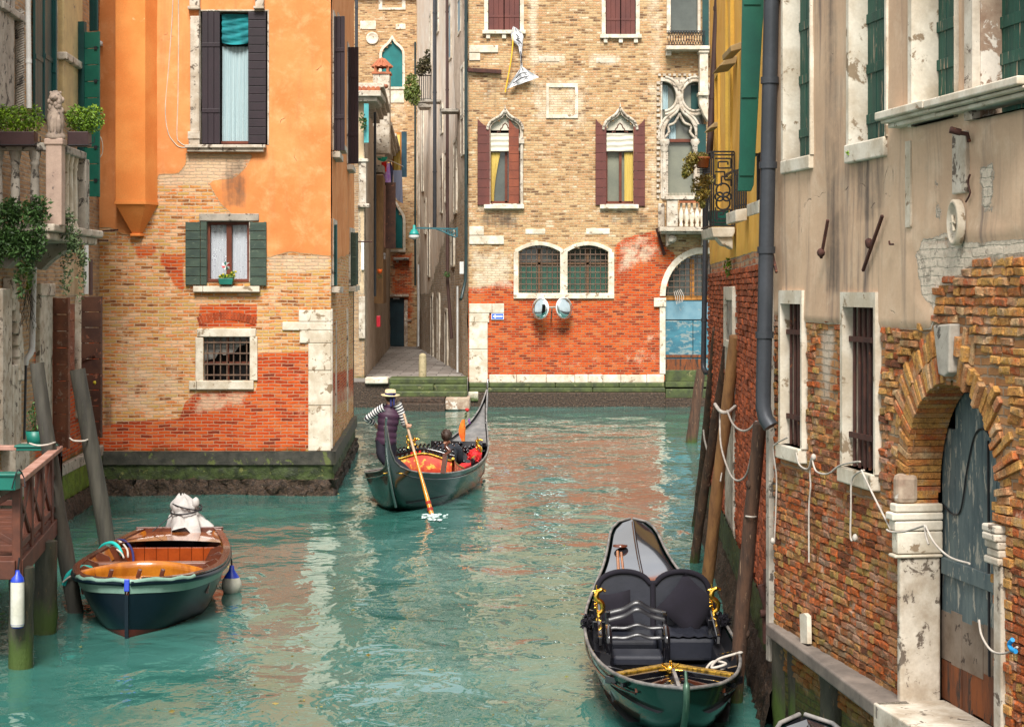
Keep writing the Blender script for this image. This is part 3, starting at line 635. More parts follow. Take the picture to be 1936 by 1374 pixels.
# --- side face: open shutters seen edge-on, sills
for (h0, y0, y1, mm, out, nm, nn) in ((628, 32, 285, 'blackwood', .24, 14, 0), (637, 36, 270, 'blackwood', .14, 14, 0), (655, 90, 310, 'blackwood', .27, 14, 0), (628, 425, 540, 'greendk', .09, 7, 0), (660, 440, 540, 'darkgreen', .17, 7, 0), (664, 440, 538, 'darkgreen', .16, 7, 0)):
    b = OS.P(h0, 0); Yh = b.y; z1_, z0_ = P(0, y0, Yh).z, P(0, y1, Yh).z
    a = OS.p((b-OS.o).dot(OS.u), 0, .02); e = a+OS.n*out+V((0, -.05, 0)); pl = Wall((a.x, a.y), (e.x, e.y))
    wd = MB(); uu = (b-OS.o).dot(OS.u); OS.frame(wd, (uu, uu+1.1, z0_, z1_), .12, .12, .0, .12, .04, -.02); wd.build('window', M['stonedirty'], oh)
    shutter(pl, (0, pl.L, z0_, z1_), oh, M[mm], d0=0, t=.05, n=3, vertical=True)
    mb = MB(); OS.box(mb, uu-.1, uu+1.3, z0_-.14, z0_-.02, -.02, .16); mb.build('sill', M['stonedirty'], oh, bevel=.01)
mb = MB(); OS.box(mb, 1.6, 1.9, 1.5, 3.4, -.02, .02); mb.build('stone_jamb', M['stonedirty'], oh, bevel=.01); mb = MB(); OS.box(mb, 6.5, 6.75, 1.2, 3.6, -.02, .03); mb.build('stone_jamb', M['stonedirty'], oh, bevel=.01)

# ================= brick palace (centre) =================
YC = 62.4; xc = P(885.5, 0, YC).x
CF = Wall((xc, YC), (P(1440, 0, YC).x, YC)); CS = Wall((P(788, 0, 97).x, 97), (xc, YC))
pal = thing('brick_palace', 'tall bare brick palace with gothic windows, maroon shutters and a red lower wall', 'palace', (2, 64, 0))
fc = {'g': [([(880, 545), (925, 540), (945, 528), (972, 530), (972, 566), (1162, 566), (1162, 465), (1180, 450), (1240, 436), (1262, 470), (1275, 480), (1262, 722), (880, 722)], 12, 1)],
      'b': [([(1000, 160), (1250, 150), (1250, 420), (1100, 420), (1000, 300)], 90, .34), ([(885, -100), (1260, -100), (1260, 120), (885, 120)], 90, .30), ([(885, 470), (972, 470), (972, 545), (885, 560)], 16, .75), ([(1162, 445), (1240, 440), (1260, 490), (1162, 525)], 18, .68), ([(992, -40), (1022, -40), (1018, 150), (1000, 150)], 10, .8), ([(1212, -50), (1256, -50), (1256, 140), (1225, 160)], 12, .62), ([(995, 145), (1120, 140), (1118, 240), (1000, 235)], 16, .66), ([(985, 200), (1130, 200), (1120, 280), (1010, 260)], 30, .5), ([(900, 385), (985, 388), (985, 398), (900, 402)], 7, .9), ([(1130, 388), (1225, 392), (1225, 402), (1130, 402)], 7, .9), ([(1218, 150), (1250, 140), (1250, 400), (1222, 400)], 10, .6), ([(1000, 100), (1070, 100), (1070, 125), (1000, 125)], 6, .8), ([(1110, 102), (1175, 102), (1175, 125), (1110, 125)], 6, .8),
            ([(925, 660), (1255, 650), (1255, 712), (925, 712)], 30, .42), ([(1180, 620), (1256, 620), (1256, 700), (1180, 690)], 30, .5)],
      'a': [([(900, 396), (988, 396), (980, 440), (900, 432)], 14, .62), ([(1135, 396), (1235, 400), (1235, 432), (1150, 428)], 16, .6), ([(888, 120), (975, 130), (970, 210), (888, 230)], 30, .45), ([(1110, 125), (1235, 130), (1235, 190), (1110, 180)], 30, .38), ([(895, 560), (1240, 560), (1240, 640), (1040, 660), (895, 610)], 50, .28)]}
tw = OF
def arch_pts(W, x0, y0, x1, y1, rise, n=12):          # segmental arch opening from px box, rise in px
    a, b = W.uz(x0, y1), W.uz(x1, y1); zt = W.uz(x0, y0+rise)[1]; za = W.uz(x0, y0)[1]
    return [a, b]+[(lerp(b[0], a[0], k/n), zt+(za-zt)*(1-(2*k/n-1)**2)) for k in range(n+1)]
def ogee(W, x0, x1, ybot, yspr, yapex, n=9):
    a, b = W.uz(x0, ybot), W.uz(x1, ybot); zs, za = W.uz(x0, yspr)[1], W.uz(x0, yapex)[1]; h = za-zs; c = (a[0]+b[0])/2; w_ = (b[0]-a[0])/2
    def bz(t): return ((1-t)**3*-w_+3*(1-t)**2*t*-w_*.98+3*(1-t)*t*t*-.22*w_, h*(3*(1-t)**2*t*.62+3*(1-t)*t*t*.50+t**3))
    L = [bz(i/n) for i in range(n+1)]
    return [a, b]+[(c-x, zs+z) for x, z in L]+[(c+x, zs+z) for x, z in L[::-1][1:]]
def expand(pts, k):                                     # outward offset of a closed outline
    n = len(pts); out = []
    for i in range(n):
        p, q, r = V(pts[i-1]), V(pts[i]), V(pts[(i+1) % n]); e1, e2 = (q-p), (r-q)
        e1 = e1.normalized() if e1.length > 1e-6 else e2.normalized(); e2 = e2.normalized() if e2.length > 1e-6 else e1
        n1, n2 = V((e1.y, -e1.x)), V((e2.y, -e2.x)); m = n1+n2; m = m/max(.5, m.length_squared/2*1.0) if m.length > .2 else n1
        if m.length > 1.8: m = m.normalized()*1.8
        out.append((q.x+m.x*k, q.y+m.y*k))
    return out
hA, hB = CF.R(923, -45, 983, 58), CF.R(1145, -45, 1202, 66)
g1, g2 = ogee(CF, 927, 983, 385, 246, 216), ogee(CF, 1146, 1199, 386, 246, 213)
t1, t2 = arch_pts(CF, 980, 464, 1059, 554, 12), arch_pts(CF, 1073, 464, 1150, 554, 12)
q1 = CF.R(1252, 150, 1330, 375); tr = CF.R(1268, -60, 1319, 62)
dc = CF.uz(1330, 560); Rd = (1330-1258)*YC/F
door = [CF.uz(1258, 722), CF.uz(1402, 722)]+[(dc[0]+Rd*math.cos(a), dc[1]+Rd*math.sin(a)*1.12) for a in np.linspace(0, PI, 17)]
wallmesh('front_wall', CF, 0, CF.L, .85, 15.6, .11, [hA, hB, g1, g2, t1, t2, q1, tr, door], fc, M['tan'], pal)
SU = CS.L-6.5
wallmesh('side_wall', CS, SU, CS.L, .85, 15.6, .3, [], {'r': [([(780, -800), (890, -800), (890, 330), (815, 560), (780, 560)], 14, .55)], 'b': [([(840, -800), (890, -800), (890, 400), (830, 420)], 12, .6)], 'a': [([(780, 560), (835, 560), (860, 700), (790, 700)], 20, .4)], 'g': [([(860, 440), (890, 440), (890, 720), (830, 720)], 16, .2)]}, M['alley'], pal, rough=.05)
core(pal, [(xc+.5, YC+.5), (12, YC+.5), (12, 69), (CS.p(SU, 0).x+.6, 69)], -.6, 15.6, ov=.3)
ar = thing('alley_house', 'tall narrow-looking house with many drainpipes lining the right side of the alley', 'house', (0, 82, 0))
wallmesh('side_wall', CS, 0, SU-.02, .85, 19.9, .3, [], {'r': [([(780, -1200), (890, -1200), (890, 380), (850, 430), (815, 560), (780, 560)], 14, .75)], 'b': [([(780, 400), (890, 380), (890, 700), (780, 700)], 22, .5)], 'a': [([(780, 560), (835, 560), (860, 700), (790, 700)], 20, .3)], 'g': []}, M['alleyp'], ar, rough=.05)
core(ar, [(CS.p(SU, 0).x+.6, 69.1), (8, 69.1), (8, 97), (P(788, 0, 97).x+.7, 97)], -.6, 19.9, ov=-.3)
# stepped stone base
mb = MB()
xx = 925
for e in (977, 1033, 1087, 1112, 1140, 1174, 1223, 1256): CF.bpx(mb, xx, 708+random.uniform(-.5, .5), e-.6, 723, -.05, .05); xx = e
mb.build('base_course', M['stone'], pal, bevel=.02)
mb = MB(); 
for a, b in ((887, 925), (925.5, 1050), (1050.5, 1170), (1170.5, 1256)): CF.bpx(mb, a, 723, b, 732, -.05, .10)
for a, b in ((887, 1000), (1000.5, 1120), (1120.5, 1257)): CF.bpx(mb, a, 732.5, b, 741, -.05, .16)
mb.build('base_step', M['mossstone'], pal, bevel=.03)
mb = MB(); CF.box(mb, .05, CF.uz(1257, 0)[0], -.5, CF.uz(0, 741)[1], -.05, .34); mb.build('base_footing', M['mussel'], pal, bevel=.04)
mb = MB(); CF.box(mb, 0, .35, .2, .52, -.05, .40); mb.build('base_block', M['stone'], pal, bevel=.03)
for b in ((887, 574, 930, 591.5), (930.5, 574, 953, 591.5), (887, 592, 925, 609.5), (887, 610, 922, 660), (887, 660.5, 922, 723), (887, 428, 915, 445), (887, 446, 953, 462), (887, 86, 942, 100), (887, 101, 908, 115)): mb = MB(); CF.bpx(mb, *b, -.05, .05); mb.build('corner_stone', M['stone'], pal, bevel=.02)
for b in ((993, 433, 1031, 443), (1108, 432, 1153, 443), (1018, 107, 1058, 117), (1127, 110, 1164, 120)): mb = MB(); CF.bpx(mb, *b, -.03, .02); mb.build('wall_stone', M['stone'], pal, bevel=.02)
mb = MB(); CF.frame(mb, CF.R(1038, 166, 1087, 217), .10, .11, .13, .14, .05, -.01); mb.build('blind_frame', M['stone'], pal, bevel=.012)
def white_frame(r, nm, l=.14, b=.13):
    mb = MB(); CF.frame(mb, r, l, l, .02, l, .05, -.3); f = mb.build(nm, M['stone'], pal, bevel=.01); u0, u1, z0, z1 = r
    mb = MB(); CF.box(mb, u0-l-.06, u1+l+.06, z0-b, z0, -.1, .14)
    for k in range(3): x = lerp(u0, u1, k/2); CF.box(mb, x-.07, x+.07, z0-b-.16, z0-b, -.01, .09)
    mb.build('sill', M['stone'], f, bevel=.012); return f
for r in (hA, hB):
    f = white_frame(r, 'window'); m_ = (r[0]+r[1])/2
    shutter(CF, (r[0]+.02, m_-.015, r[2]+.02, r[3]), f, M['maroon'], d0=-.04, n=3, vertical=True); shutter(CF, (m_+.015, r[1]-.02, r[2]+.02, r[3]), f, M['maroon'], d0=-.04, n=3, vertical=True)
for gi, (g, x0, x1) in enumerate(((g1, 927, 983), (g2, 1146, 1199))):
    mb = MB(); CF.ring(mb, g, expand(g, .11), .05, -.35); f = mb.build('window', M['stonedirty'], pal, bevel=.01)
    o = expand(g, .10)[2:]; mb = MB(); mb.tube([CF.p(u, z, .07) for u, z in o], .05, 8); top = CF.P((x0+x1)/2, 216 if gi == 0 else 213, .06)
    mb.lathe(top+V((0, 0, .02)), [(.03, 0), (.06, .06), (.06, .12), (.03, .18), (.015, .26), (0, .3)], 8)
    for k in range(len(o)): mb.blob(CF.p(*o[k], .12), .035, 6, 4) if k % 2 else None
    if gi == 0: mb.tube([CF.P(986.5, 388, .06), CF.P(986.5, 272, .06)], .055, 8); CF.bpx(mb, 981, 262, 991, 272, -.01, .15)
    mb.build('hood_mould', M['stonedirty'], f)
    mb = MB(); CF.bpx(mb, x0-12, 387, x1+8, 395, -.1, .16); mb.build('sill', M['stone'], f, bevel=.015)
    cxp = (x0+x1)/2
    # cream tympanum panel, gathered blind, glazing
    mb = MB(); CF.prism(mb, expand(g, -.01)[2:], -.16, -.13); mb.build('tympanum', M['cream'], f)
    tri = [(cxp-9, 250), (cxp-9, 244), (cxp-5, 240), (cxp-4, 236), (cxp, 232), (cxp+4, 236), (cxp+5, 240), (cxp+9, 244), (cxp+9, 250)]
    mb = MB(); mb.tube([CF.P(x, y, -.12) for x, y in [(cxp-15, 252), (cxp-14, 248)]+tri+[(cxp+14, 248), (cxp+15, 252)]], .018, 5); mb.build('tracery_line', M['frame'], f)
    rows = [[CF.p(lerp(CF.uz(x0+1, 0)[0], CF.uz(x1-1, 0)[0], k/16), CF.uz(0, lerp(252, 286, j/14))[1], -.05+.022*math.sin(j*1.5+.4*math.sin(k*.6)+k*.1)) for k in range(17)] for j in range(15)]
    MB().grid(rows).build('blind', M['cream'], f)
    mb = MB(); CF.bpx(mb, x0, 286, x1, 385, -.30, -.26); mb.build('pane', M['bluegl' if gi else 'darkglass'], f)
    mb = MB(); mid = cxp+(2 if gi == 0 else 1)
    for b in ((x0, 286, x0+3, 383), (x1-3, 286, x1, 383), (mid-2.5, 286, mid+2.5, 383), (x0, 380, x1, 385), (x0, 284, x1, 287)): CF.bpx(mb, *b, -.26, -.18)
    mb.build('casement', M['frame'], f)
    c = cloth_panel(CF, CF.R(x0+2 if gi == 0 else x1-18, 288, x0+19 if gi == 0 else x1-2, 380), f, M['curtainy'], -.16, folds=5, amp=.025, skew=.22 if gi == 0 else 0)
def leaf_top(W, u0, u1, z, h, side, mb, d0, t):         # curved horn on top of a gothic shutter
    n = 8; pts = [(u0, z), (u1, z)]; 
    for k in range(n+1):
        f = k/n; pts.append((lerp(u1, u0, f), z+h*((f**2) if side < 0 else ((1-f)**2))))
    W.prism(mb, pts, d0, d0+t)
for (x0, x1, y0, y1, sd, mm, dd) in ((903, 926, 240, 388, -1, 'maroon', .03), (962, 981, 244, 385, 1, 'maroonr', -.06), (1126, 1146, 240, 388, -1, 'maroon', .03), (1198, 1219, 240, 390, 1, 'maroon', .03)):
    r = CF.R(x0, y0, x1, y1); hh = .28 if sd < 0 or x0 > 1190 else .42
    s_ = shutter(CF, r, pal, M[mm], d0=dd, n=9, top=(lambda mb, r=r, sd=sd, hh=hh, dd=dd: leaf_top(CF, r[0], r[1], r[3], hh, sd if x0 != 962 else -1, mb, dd, .04)))
# twin barred windows
mb = MB(); L = CF.uz(980, 0)[0]
CF.bpx(mb, 971, 477, 978, 564, -.02, .062); CF.bpx(mb, 1152, 477, 1161, 564, -.02, .062); CF.bpx(mb, 1061, 476, 1071, 564, -.3, .064); CF.bpx(mb, 971, 555, 1161, 564.5, -.3, .08)
mb.build('twin_surround', M['stone'], pal, bevel=.012)
for t, a, b in ((t1, 980, 1059), (t2, 1073, 1150)):
    mb = MB(); CF.ring(mb, t, expand(t, .13), .06, -.4); tf = mb.build('window', M['stone'], pal, bevel=.012)
    r = CF.R(a, 476, b, 554); ca, cb, zs = r[0], r[1], r[3]; za = CF.uz(0, 464)[1]
    grille(CF, r[:3]+(za,), tf, M['ironbrown'], 8, 8, d=-.08, w=.016, top=lambda u, ca=ca, cb=cb, zs=zs, za=za: zs+(za-zs)*(1-(2*(u-ca)/(cb-ca)-1)**2))
    mb = MB(); CF.prism(mb, t, -.38, -.34); mb.build('pane', M['darkglass'], tf)
    mb = MB(); CF.bpx(mb, a, 500, b, 553, -.33, -.30); mb.build('blind', wm('sea_green_blind', (.05, .12, .085), (.035, .09, .065), 3, .8), tf)
    mb = MB(); mm = (a+b)/2; CF.bpx(mb, mm-2.5, 470, mm+2.5, 554, -.32, -.25); CF.bpx(mb, a, 496, b, 500, -.32, -.25); mb.build('casement', wm('dull_brown_frame', (.17, .09, .045)), tf)
# water door with stone arch
mb = MB(); RO = Rd+.2
aa = np.linspace(PI, .0, 21); inn = [(dc[0]+Rd*math.cos(a), dc[1]+Rd*math.sin(a)*1.12) for a in aa]; out_ = [(dc[0]+RO*math.cos(a), dc[1]+RO*math.sin(a)*1.12) for a in aa]
CF.ring(mb, inn, out_, .06, -.4, closed=False); CF.bpx(mb, 1247, 580, 1258, 707, -.4, .06); CF.bpx(mb, 1236, 563, 1259, 580, -.4, .10)
dw = mb.build('water_door', M['stone'], pal, bevel=.015)
mb = MB(); CF.bpx(mb, 1258, 480, 1400, 566, -.40, -.36); mb.build('pane', M['darkglass'], dw)
top_ = lambda u: dc[1]+1.12*math.sqrt(max(0, Rd**2-(u-dc[0])**2))
grille(CF, (dc[0]-Rd, dc[0]+Rd, dc[1]+.0, dc[1]+Rd*1.1), dw, M['ironbrown'], 13, 7, d=-.12, w=.014, top=top_)
mb = MB(); CF.bpx(mb, 1306, 490, 1314, 560, -.34, -.26); CF.bpx(mb, 1258, 559, 1400, 567, -.34, -.2); mb.build('casement', M['framew'], dw)
mb = MB(); CF.bpx(mb, 1258, 568, 1400, 604, -.3, -.24); mb.build('transom_panel', M['bluepanel'], dw)
mb = MB()
for a, b in ((1259, 1311), (1312, 1330), (1331, 1400)): CF.bpx(mb, a, 606, b, 700, -.3, -.26)
mb.build('door_leaf', M['bluedoor'], dw, bevel=.01)
mb = MB(); CF.bpx(mb, 1258, 671, 1400, 676, -.28, -.22); CF.bpx(mb, 1258, 679, 1330, 700, -.27, -.23); mb.build('rotten_boards', M['rustwood'], dw)
mb = MB(); CF.bpx(mb, 1258, 700, 1402, 722, -.4, -.2); CF.bpx(mb, 1258, 722, 1402, 732, -.4, .0); CF.bpx(mb, 1258, 735, 1402, 752, -.4, .1); mb.build('door_step', M['mossstone'], dw, bevel=.02)
mb = MB(); CF.box(mb, CF.uz(1257, 0)[0], CF.L, -.5, .3, -.3, .2); mb.build('base_footing', M['mussel'], pal)
# gothic tracery window
mb = MB(); CF.frame(mb, q1, .06, .0, .0, .06, .04, -.35)
u0, u1, z0, z1 = q1
for k in range(22): CF.box(mb, u0-.20, u0-.10+(.03 if k % 2 else 0), lerp(z0, z1, k/22), lerp(z0, z1, (k+.55)/22), -.01, .07)
for k in range(9): CF.box(mb, lerp(u0-.15, u1, k/9), lerp(u0-.15, u1, (k+.55)/9), z1+.1, z1+.18, -.01, .09)
gw = mb.build('window', M['stonedirty'], pal, bevel=.006)
mb = MB()
def cring(cxp, cyp, rpx, t0=0, t1=2*PI, r=.05, d=.02):
    u, z = CF.uz(cxp, cyp); R = rpx*YC/F; mb.tube([CF.p(u+R*math.cos(t), z+R*math.sin(t)*1.15, d) for t in np.linspace(t0, t1, 22)], r, 8)
for rr, rad, d in ((28, .10, -.02), (25, .05, .06), (31, .05, .06)): cring(1255, 182, rr, -PI/2*.95, PI/2*.95, rad, d); cring(1314, 182, rr, 0, 2*PI, rad, d)
for sx in (-1, 1):
    for off, rad, d in ((0, .10, -.02), (4, .05, .06), (-4, .05, .06)):
        pts = [(1285+sx*(35+off), 266), (1285+sx*(34+off), 245), (1285+sx*(24+off), 225), (1285+sx*(9+off*.8), 212), (1285+sx*1, 200)]
        mb.tube(smooth_path([CF.P(x, y, d) for x, y in pts], 4), rad, 8)
mb.tube([CF.P(1285, 205, -.01), CF.P(1285, 182, -.01)], .11, 8); mb.blob(CF.P(1285, 160, .03), (.2, .1, .18), 8, 6, .2)
CF.bpx(mb, 1250, 150, 1330, 154, -.2, .06)
# cusps
for sx in (-1, 1): mb.tube(smooth_path([CF.P(1285+sx*30, 262, -.05), CF.P(1285+sx*20, 250, -.05), CF.P(1285+sx*22, 238, -.05), CF.P(1285+sx*9, 232, -.05), CF.P(1285, 214, -.05)], 4), .05, 6)
mb.build('tracery', M['stonedirty'], gw)
mb = MB()
for cxp in (1256, 1316):
    mb.tube([CF.P(cxp, 376, .0), CF.P(cxp, 285, .0)], .10, 10); mb.lathe(CF.P(cxp, 288, 0), [(.11, 0), (.14, .1), (.13, .2), (.2, .36), (.17, .45)], 10)
    for k in range(26): mb.tube([CF.P(cxp+4, 372-k*3.2, .06), CF.P(cxp+6.5, 369.5-k*3.2, .03)], .025, 5)
mb.build('column', M['stonedirty'], gw)
mb = MB(); CF.bpx(mb, 1250, 150, 1332, 375, -.36, -.32); mb.build('pane', M['bluegl'], gw)
mb = MB(); CF.bpx(mb, 1258, 262, 1318, 268, -.3, -.2); CF.bpx(mb, 1258, 268, 1261, 375, -.3, -.22); mb.build('casement', M['frame'], gw)
cloth_panel(CF, CF.R(1261, 205, 1279, 262), gw, M['curtain'], -.26, folds=4, amp=.02); cloth_panel(CF, CF.R(1250, 160, 1264, 206), gw, M['curtain'], -.26, folds=3, amp=.02)
mb = MB(); CF.bpx(mb, 1308, 160, 1322, 208, -.28, -.24); mb.build('shutter', M['greendk'], gw); mb = MB(); CF.bpx(mb, 1318, 236, 1334, 292, .1, .14); mb.build('shutter', M['greendk'], gw)
# balcony with balusters
bal = MB(); CF.bpx(bal, 1243, 431, 1345, 439, -.05, .95); CF.bpx(bal, 1246, 439, 1345, 443, -.05, .8); bc = bal.build('balcony', M['stonedirty'], pal, bevel=.015)
mb = MB(); CF.bpx(mb, 1257, 378, 1277, 430, .55, .9); CF.bpx(mb, 1254, 373, 1345, 380, .5, .95); CF.bpx(mb, 1244, 385, 1256, 430, .0, .1); mb.build('parapet', M['stonedirty'], bc, bevel=.015)
for k in range(6):
    mb = MB(); mb.lathe(CF.P(1284+k*10, 430, .72), [(.07, 0), (.07, .08), (.05, .12), (.10, .3), (.09, .42), (.045, .62), (.04, .8), (.07, .85), (.07, .95)], 10); mb.build('baluster', M['stone'], bc)
mb = MB(); 
for k in range(26): mb.tube([CF.P(1252+k*2.6, 373, .7), CF.P(1252+k*2.6+.4, 367, .72)], .008, 4)
mb.build('bird_spikes', M['stone'], bc)
mb = MB(); CF.bpx(mb, 1280, 381, 1332, 386, .8, .9); mb.build('planter_trough', M['terra'], bc)
for xp in (1258, 1325): mb = MB(); CF.prism(mb, [(xp, 443), (xp+16, 443), (xp+16, 452), (xp+9, 462), (xp, 466)], 0, .5, True); mb.blob(CF.P(xp+10, 453, .55), (.16, .14, .14), 8, 6, .15); mb.build('corbel', M['stonedirty'], bc, bevel=.02)
# top right window with iron balconette and console
mb = MB(); CF.frame(mb, tr, .14, .1, .0, .12, .05, -.3); f = mb.build('window', M['stone'], pal, bevel=.01)
mb = MB(); CF.bpx(mb, 1268, -60, 1319, 62, -.25, -.2); mb.build('pane', M['darkglass'], f)
mb = MB(); CF.bpx(mb, 1257, 91, 1345, 98, -.05, .6); CF.bpx(mb, 1258, 98, 1268, 107, -.02, .3); b2 = mb.build('balconette', M['stone'], pal, bevel=.012)
mb = MB(); 
for yy in (63, 91): CF.bpx(mb, 1258, yy-.7, 1330, yy+.7, .5, .53)
for k in range(14):
    x = 1260+k*5; mb.tube([CF.P(x+5*math.sin(t*PI), 91-28*t, .515) for t in np.linspace(0, 1, 9)], .012, 4); mb.tube([CF.P(x-5*math.sin(t*PI)+5, 91-28*t, .515) for t in np.linspace(0, 1, 9)], .012, 4)
mb.build('railing', M['iron'], b2)
mb = MB(); CF.bpx(mb, 1320, 98, 1336, 178, -.02, .5); CF.bpx(mb, 1317, 178, 1336, 184, -.02, .55); CF.prism(mb, [(1319, 184), (1336, 184), (1336, 232), (1328, 220), (1320, 200)], 0, .45, True); CF.bpx(mb, 1318, 98, 1338, 104, -.02, .55)
mb.build('console', M['stone'], pal, bevel=.02)
mb = MB(); CF.bpx(mb, 1326, -60, 1338, 90, .3, .36); mb.build('shutter', M['greendk'], pal)

# ================= alley: paving, steps, end house, left house =================
YA = 62.4
pz = 1.0; a0, a1, a2, a3 = PZ(672, 715, pz), PZ(884, 715, pz), PZ(792, 655, pz), PZ(735, 655, pz)
mb = MB(); mb.add([(-12, 61.8, pz), (xc, 61.8, pz), (xc, 104, pz), (-12, 104, pz), (-12, 61.8, -.6), (xc, 61.8, -.6)], [(0, 1, 2, 3), (0, 4, 5, 1)]); tag(mb.build('alley_pavement', M['pave'], loc=(0, 0, 0)), kind='structure')
def sbox(mb, x0, x1, py0, py1, Y, dep):                 # box with front face at depth Y
    A = P(x0, py0, Y); B = P(x1, py1, Y); mb.box(A.x, B.x, Y, Y+dep, B.z, A.z); return mb
stp = MB(); sbox(stp, 735, 883, 714, 725.5, 61.6, .6); stp2 = MB()
steps = thing('water_steps', 'mossy stone water steps at the mouth of the alley', 'steps', (-3, 61, 0))
mb = MB(); sbox(mb, 690, 734, 713.5, 725.5, 61.6, .6); mb.build('landing_stone', M['stone'], steps, bevel=.04)
for nm, x0, x1, a, b, Y, mm in (('tread', 735, 883, 714.5, 726, 61.6, 'mossstone'), ('tread', 736, 820, 726.5, 739, 61.2, 'mossstone'), ('tread', 820.5, 883, 727, 740, 61.2, 'mossstone'), ('tread', 745, 883, 739.5, 751, 60.8, 'mossstone'), ('tread', 735, 841, 751, 762, 60.4, 'mussel'), ('tread', 842, 888, 752, 775, 60.3, 'stonebrown'), ('tread', 735, 841, 762.5, 780, 60.0, 'mussel')):
    mb = MB(); sbox(mb, x0, x1, a, b, Y, 1.4); mb.build(nm, M[mm], steps, bevel=.04)
mb = MB(); sbox(mb, 655, 735, 722, 790, 61.75, .8); mb.build('brick_footing', M['mussel'], steps)
# house closing the alley
AE = Wall((P(600, 0, 97).x, 97), (P(800, 0, 97).x, 97))
eh = thing('alley_end_house', 'brown brick house closing the alley with teal gothic shutters and a dark green door', 'house', (-7, 98, 0))
eo = ogee(AE, 722, 761, 165, 106, 74); eo2 = ogee(AE, 735, 762, 472, 420, 385)
wallmesh('front_wall', AE, 0, AE.L, .9, 19.9, .2, [eo, eo2, AE.R(736, 563, 764, 656)], {'b': [([(720, 170), (770, 170), (770, 240), (720, 230)], 10, .6), ([(755, 330), (785, 330), (785, 460), (750, 460)], 14, .45)], 'g': [([(730, 470), (790, 470), (790, 620), (730, 620)], 12, .55)], 'a': [([(600, -400), (800, -400), (800, 60), (600, 60)], 60, .3), ([(730, 480), (800, 500), (800, 660), (730, 660)], 40, .35)]}, M['tan'], eh, rough=.02)
core(eh, [(-11.5, 97.6), (-4.6, 97.6), (-4.6, 104), (-11.5, 104)], 0, 19.9)
for g, (x0, x1, yb), mm in ((eo, (722, 761, 165), 'teal'), (eo2, (735, 762, 472), 'teal')):
    mb = MB(); AE.ring(mb, g, expand(g, .14), .08, -.3); f = mb.build('window', M['stone'], eh, bevel=.01)
    mb = MB(); AE.prism(mb, expand(g, -.005), -.14, -.10)
    for k in range(1, 4): AE.bpx(mb, lerp(x0, x1, k/4)-.3, yb-60, lerp(x0, x1, k/4)+.3, yb, -.1, -.09)
    mb.build('shutter', M[mm], f)
    mb = MB(); AE.bpx(mb, x0-4, yb, x1+4, yb+4, -.1, .12); mb.build('sill', M['stone'], f)
mb = MB(); 
for b in ((718, 168, 764, 195), (681, 40, 711, 56), (748, 46, 767, 56)): mb = MB(); AE.bpx(mb, *b, -.02, .05); mb.build('stone_block', M['stone'], eh, bevel=.02)
mb = MB(); mb.lathe(AE.P(704, 73, 0), [(.34, 0), (.34, .06), (.27, .08), (.24, .05), (.0, .07)], 20, ax=AE.n); mb.build('roundel', M['stone'], eh)
mb = MB(); AE.frame(mb, AE.R(723, -60, 760, 15), .2, .2, .12, .1, .06, -.2); f = mb.build('window', M['stone'], eh, bevel=.01)
shutter(AE, AE.R(723, -60, 760, 15), f, M['green'], d0=-.05, n=6)
mb = MB(); AE.bpx(mb, 736, 563, 764, 654, -.2, -.12); AE.bpx(mb, 750, 563, 750.6, 654, -.12, -.1); dr = mb.build('door', wm('blue_black_door', (.012, .035, .045), (.008, .022, .03), 2, .5), eh)
mb = MB(); AE.bpx(mb, 764.5, 567, 771, 655, -.2, .06); AE.bpx(mb, 737, 556, 773, 561, -.1, .2); AE.bpx(mb, 764.5, 603, 778, 608, -.05, .07); mb.build('door_jamb', M['stonebrown'], dr, bevel=.02)
mb = MB(); AE.bpx(mb, 743, 562, 755, 566, -.1, -.06); mb.build('house_plate', M['white'], dr)
mb = MB(); AE.bpx(mb, 745, 487, 774, 492, 0, .5); AE.bpx(mb, 750, 492, 754, 497, 0, .35); mb.build('hood', M['stonegrey'], eh, bevel=.03)
# ochre house with orange window half way up the alley, left
al = thing('alley_side_house', 'low peeling house on the left of the alley under a stepped cornice', 'house', (-6, 75, 0))
ALF = Wall((P(600, 0, 62).x, 62), (P(689, 0, 62).x, 62)); bA = P(689, 0, 62); ALS = Wall((bA.x, 62), (P(737, 0, 96).x, 96))
wallmesh('front_wall', ALF, 0, ALF.L, .6, 10.5, .12, [], {'r': [([(600, -800), (692, -800), (692, 560), (676, 560), (676, 300), (600, 300)], 6, .6)], 'b': [([(672, 420), (690, 420), (690, 700), (680, 700)], 6, .6)], 'g': [([(660, 480), (700, 480), (700, 760), (660, 760)], 10, .3)]}, M['left'], al)
wallmesh('side_wall', ALS, 0, ALS.L, .9, 10.5, .22, [], {'r': [([(685, 170), (740, 200), (742, 700), (688, 740)], 8, .62)], 'b': [([(688, 300), (713, 330), (713, 700), (688, 720)], 6, .8)], 'a': [([(713, 480), (742, 480), (742, 680), (713, 700)], 8, .42), ([(700, 230), (742, 260), (742, 480), (705, 480)], 12, .35)]}, M['alley'], al, rough=.04)
core(al, [(-9.5, 62.5), (bA.x-.5, 62.5), (-7.2, 95), (-10.5, 95)], 0, 9.0, roof=False)
for (ya, yb, z, out) in ((62, 71, 0, .55), (73, 82, -1.0, .55), (84, 95, -1.4, .5)):
    z = {62: 10.6, 73: 11.9, 84: 12.6}[ya]-{62: 0, 73: 1.6, 84: 1.8}[ya]
    a = ALS.p((ya-62)*1.003, 0); b = ALS.p((yb-62)*1.003, 0); pl = Wall((a.x, a.y), (b.x, b.y)); mb = MB()
    for i, (h, o_) in enumerate(((0, .25), (.15, .4), (.3, out), (.42, out+.12))): pl.box(mb, 0, pl.L, z+h, z+h+.15, -1.5, o_)
    mb.build('cornice', M['stonedirty'], al, bevel=.02)
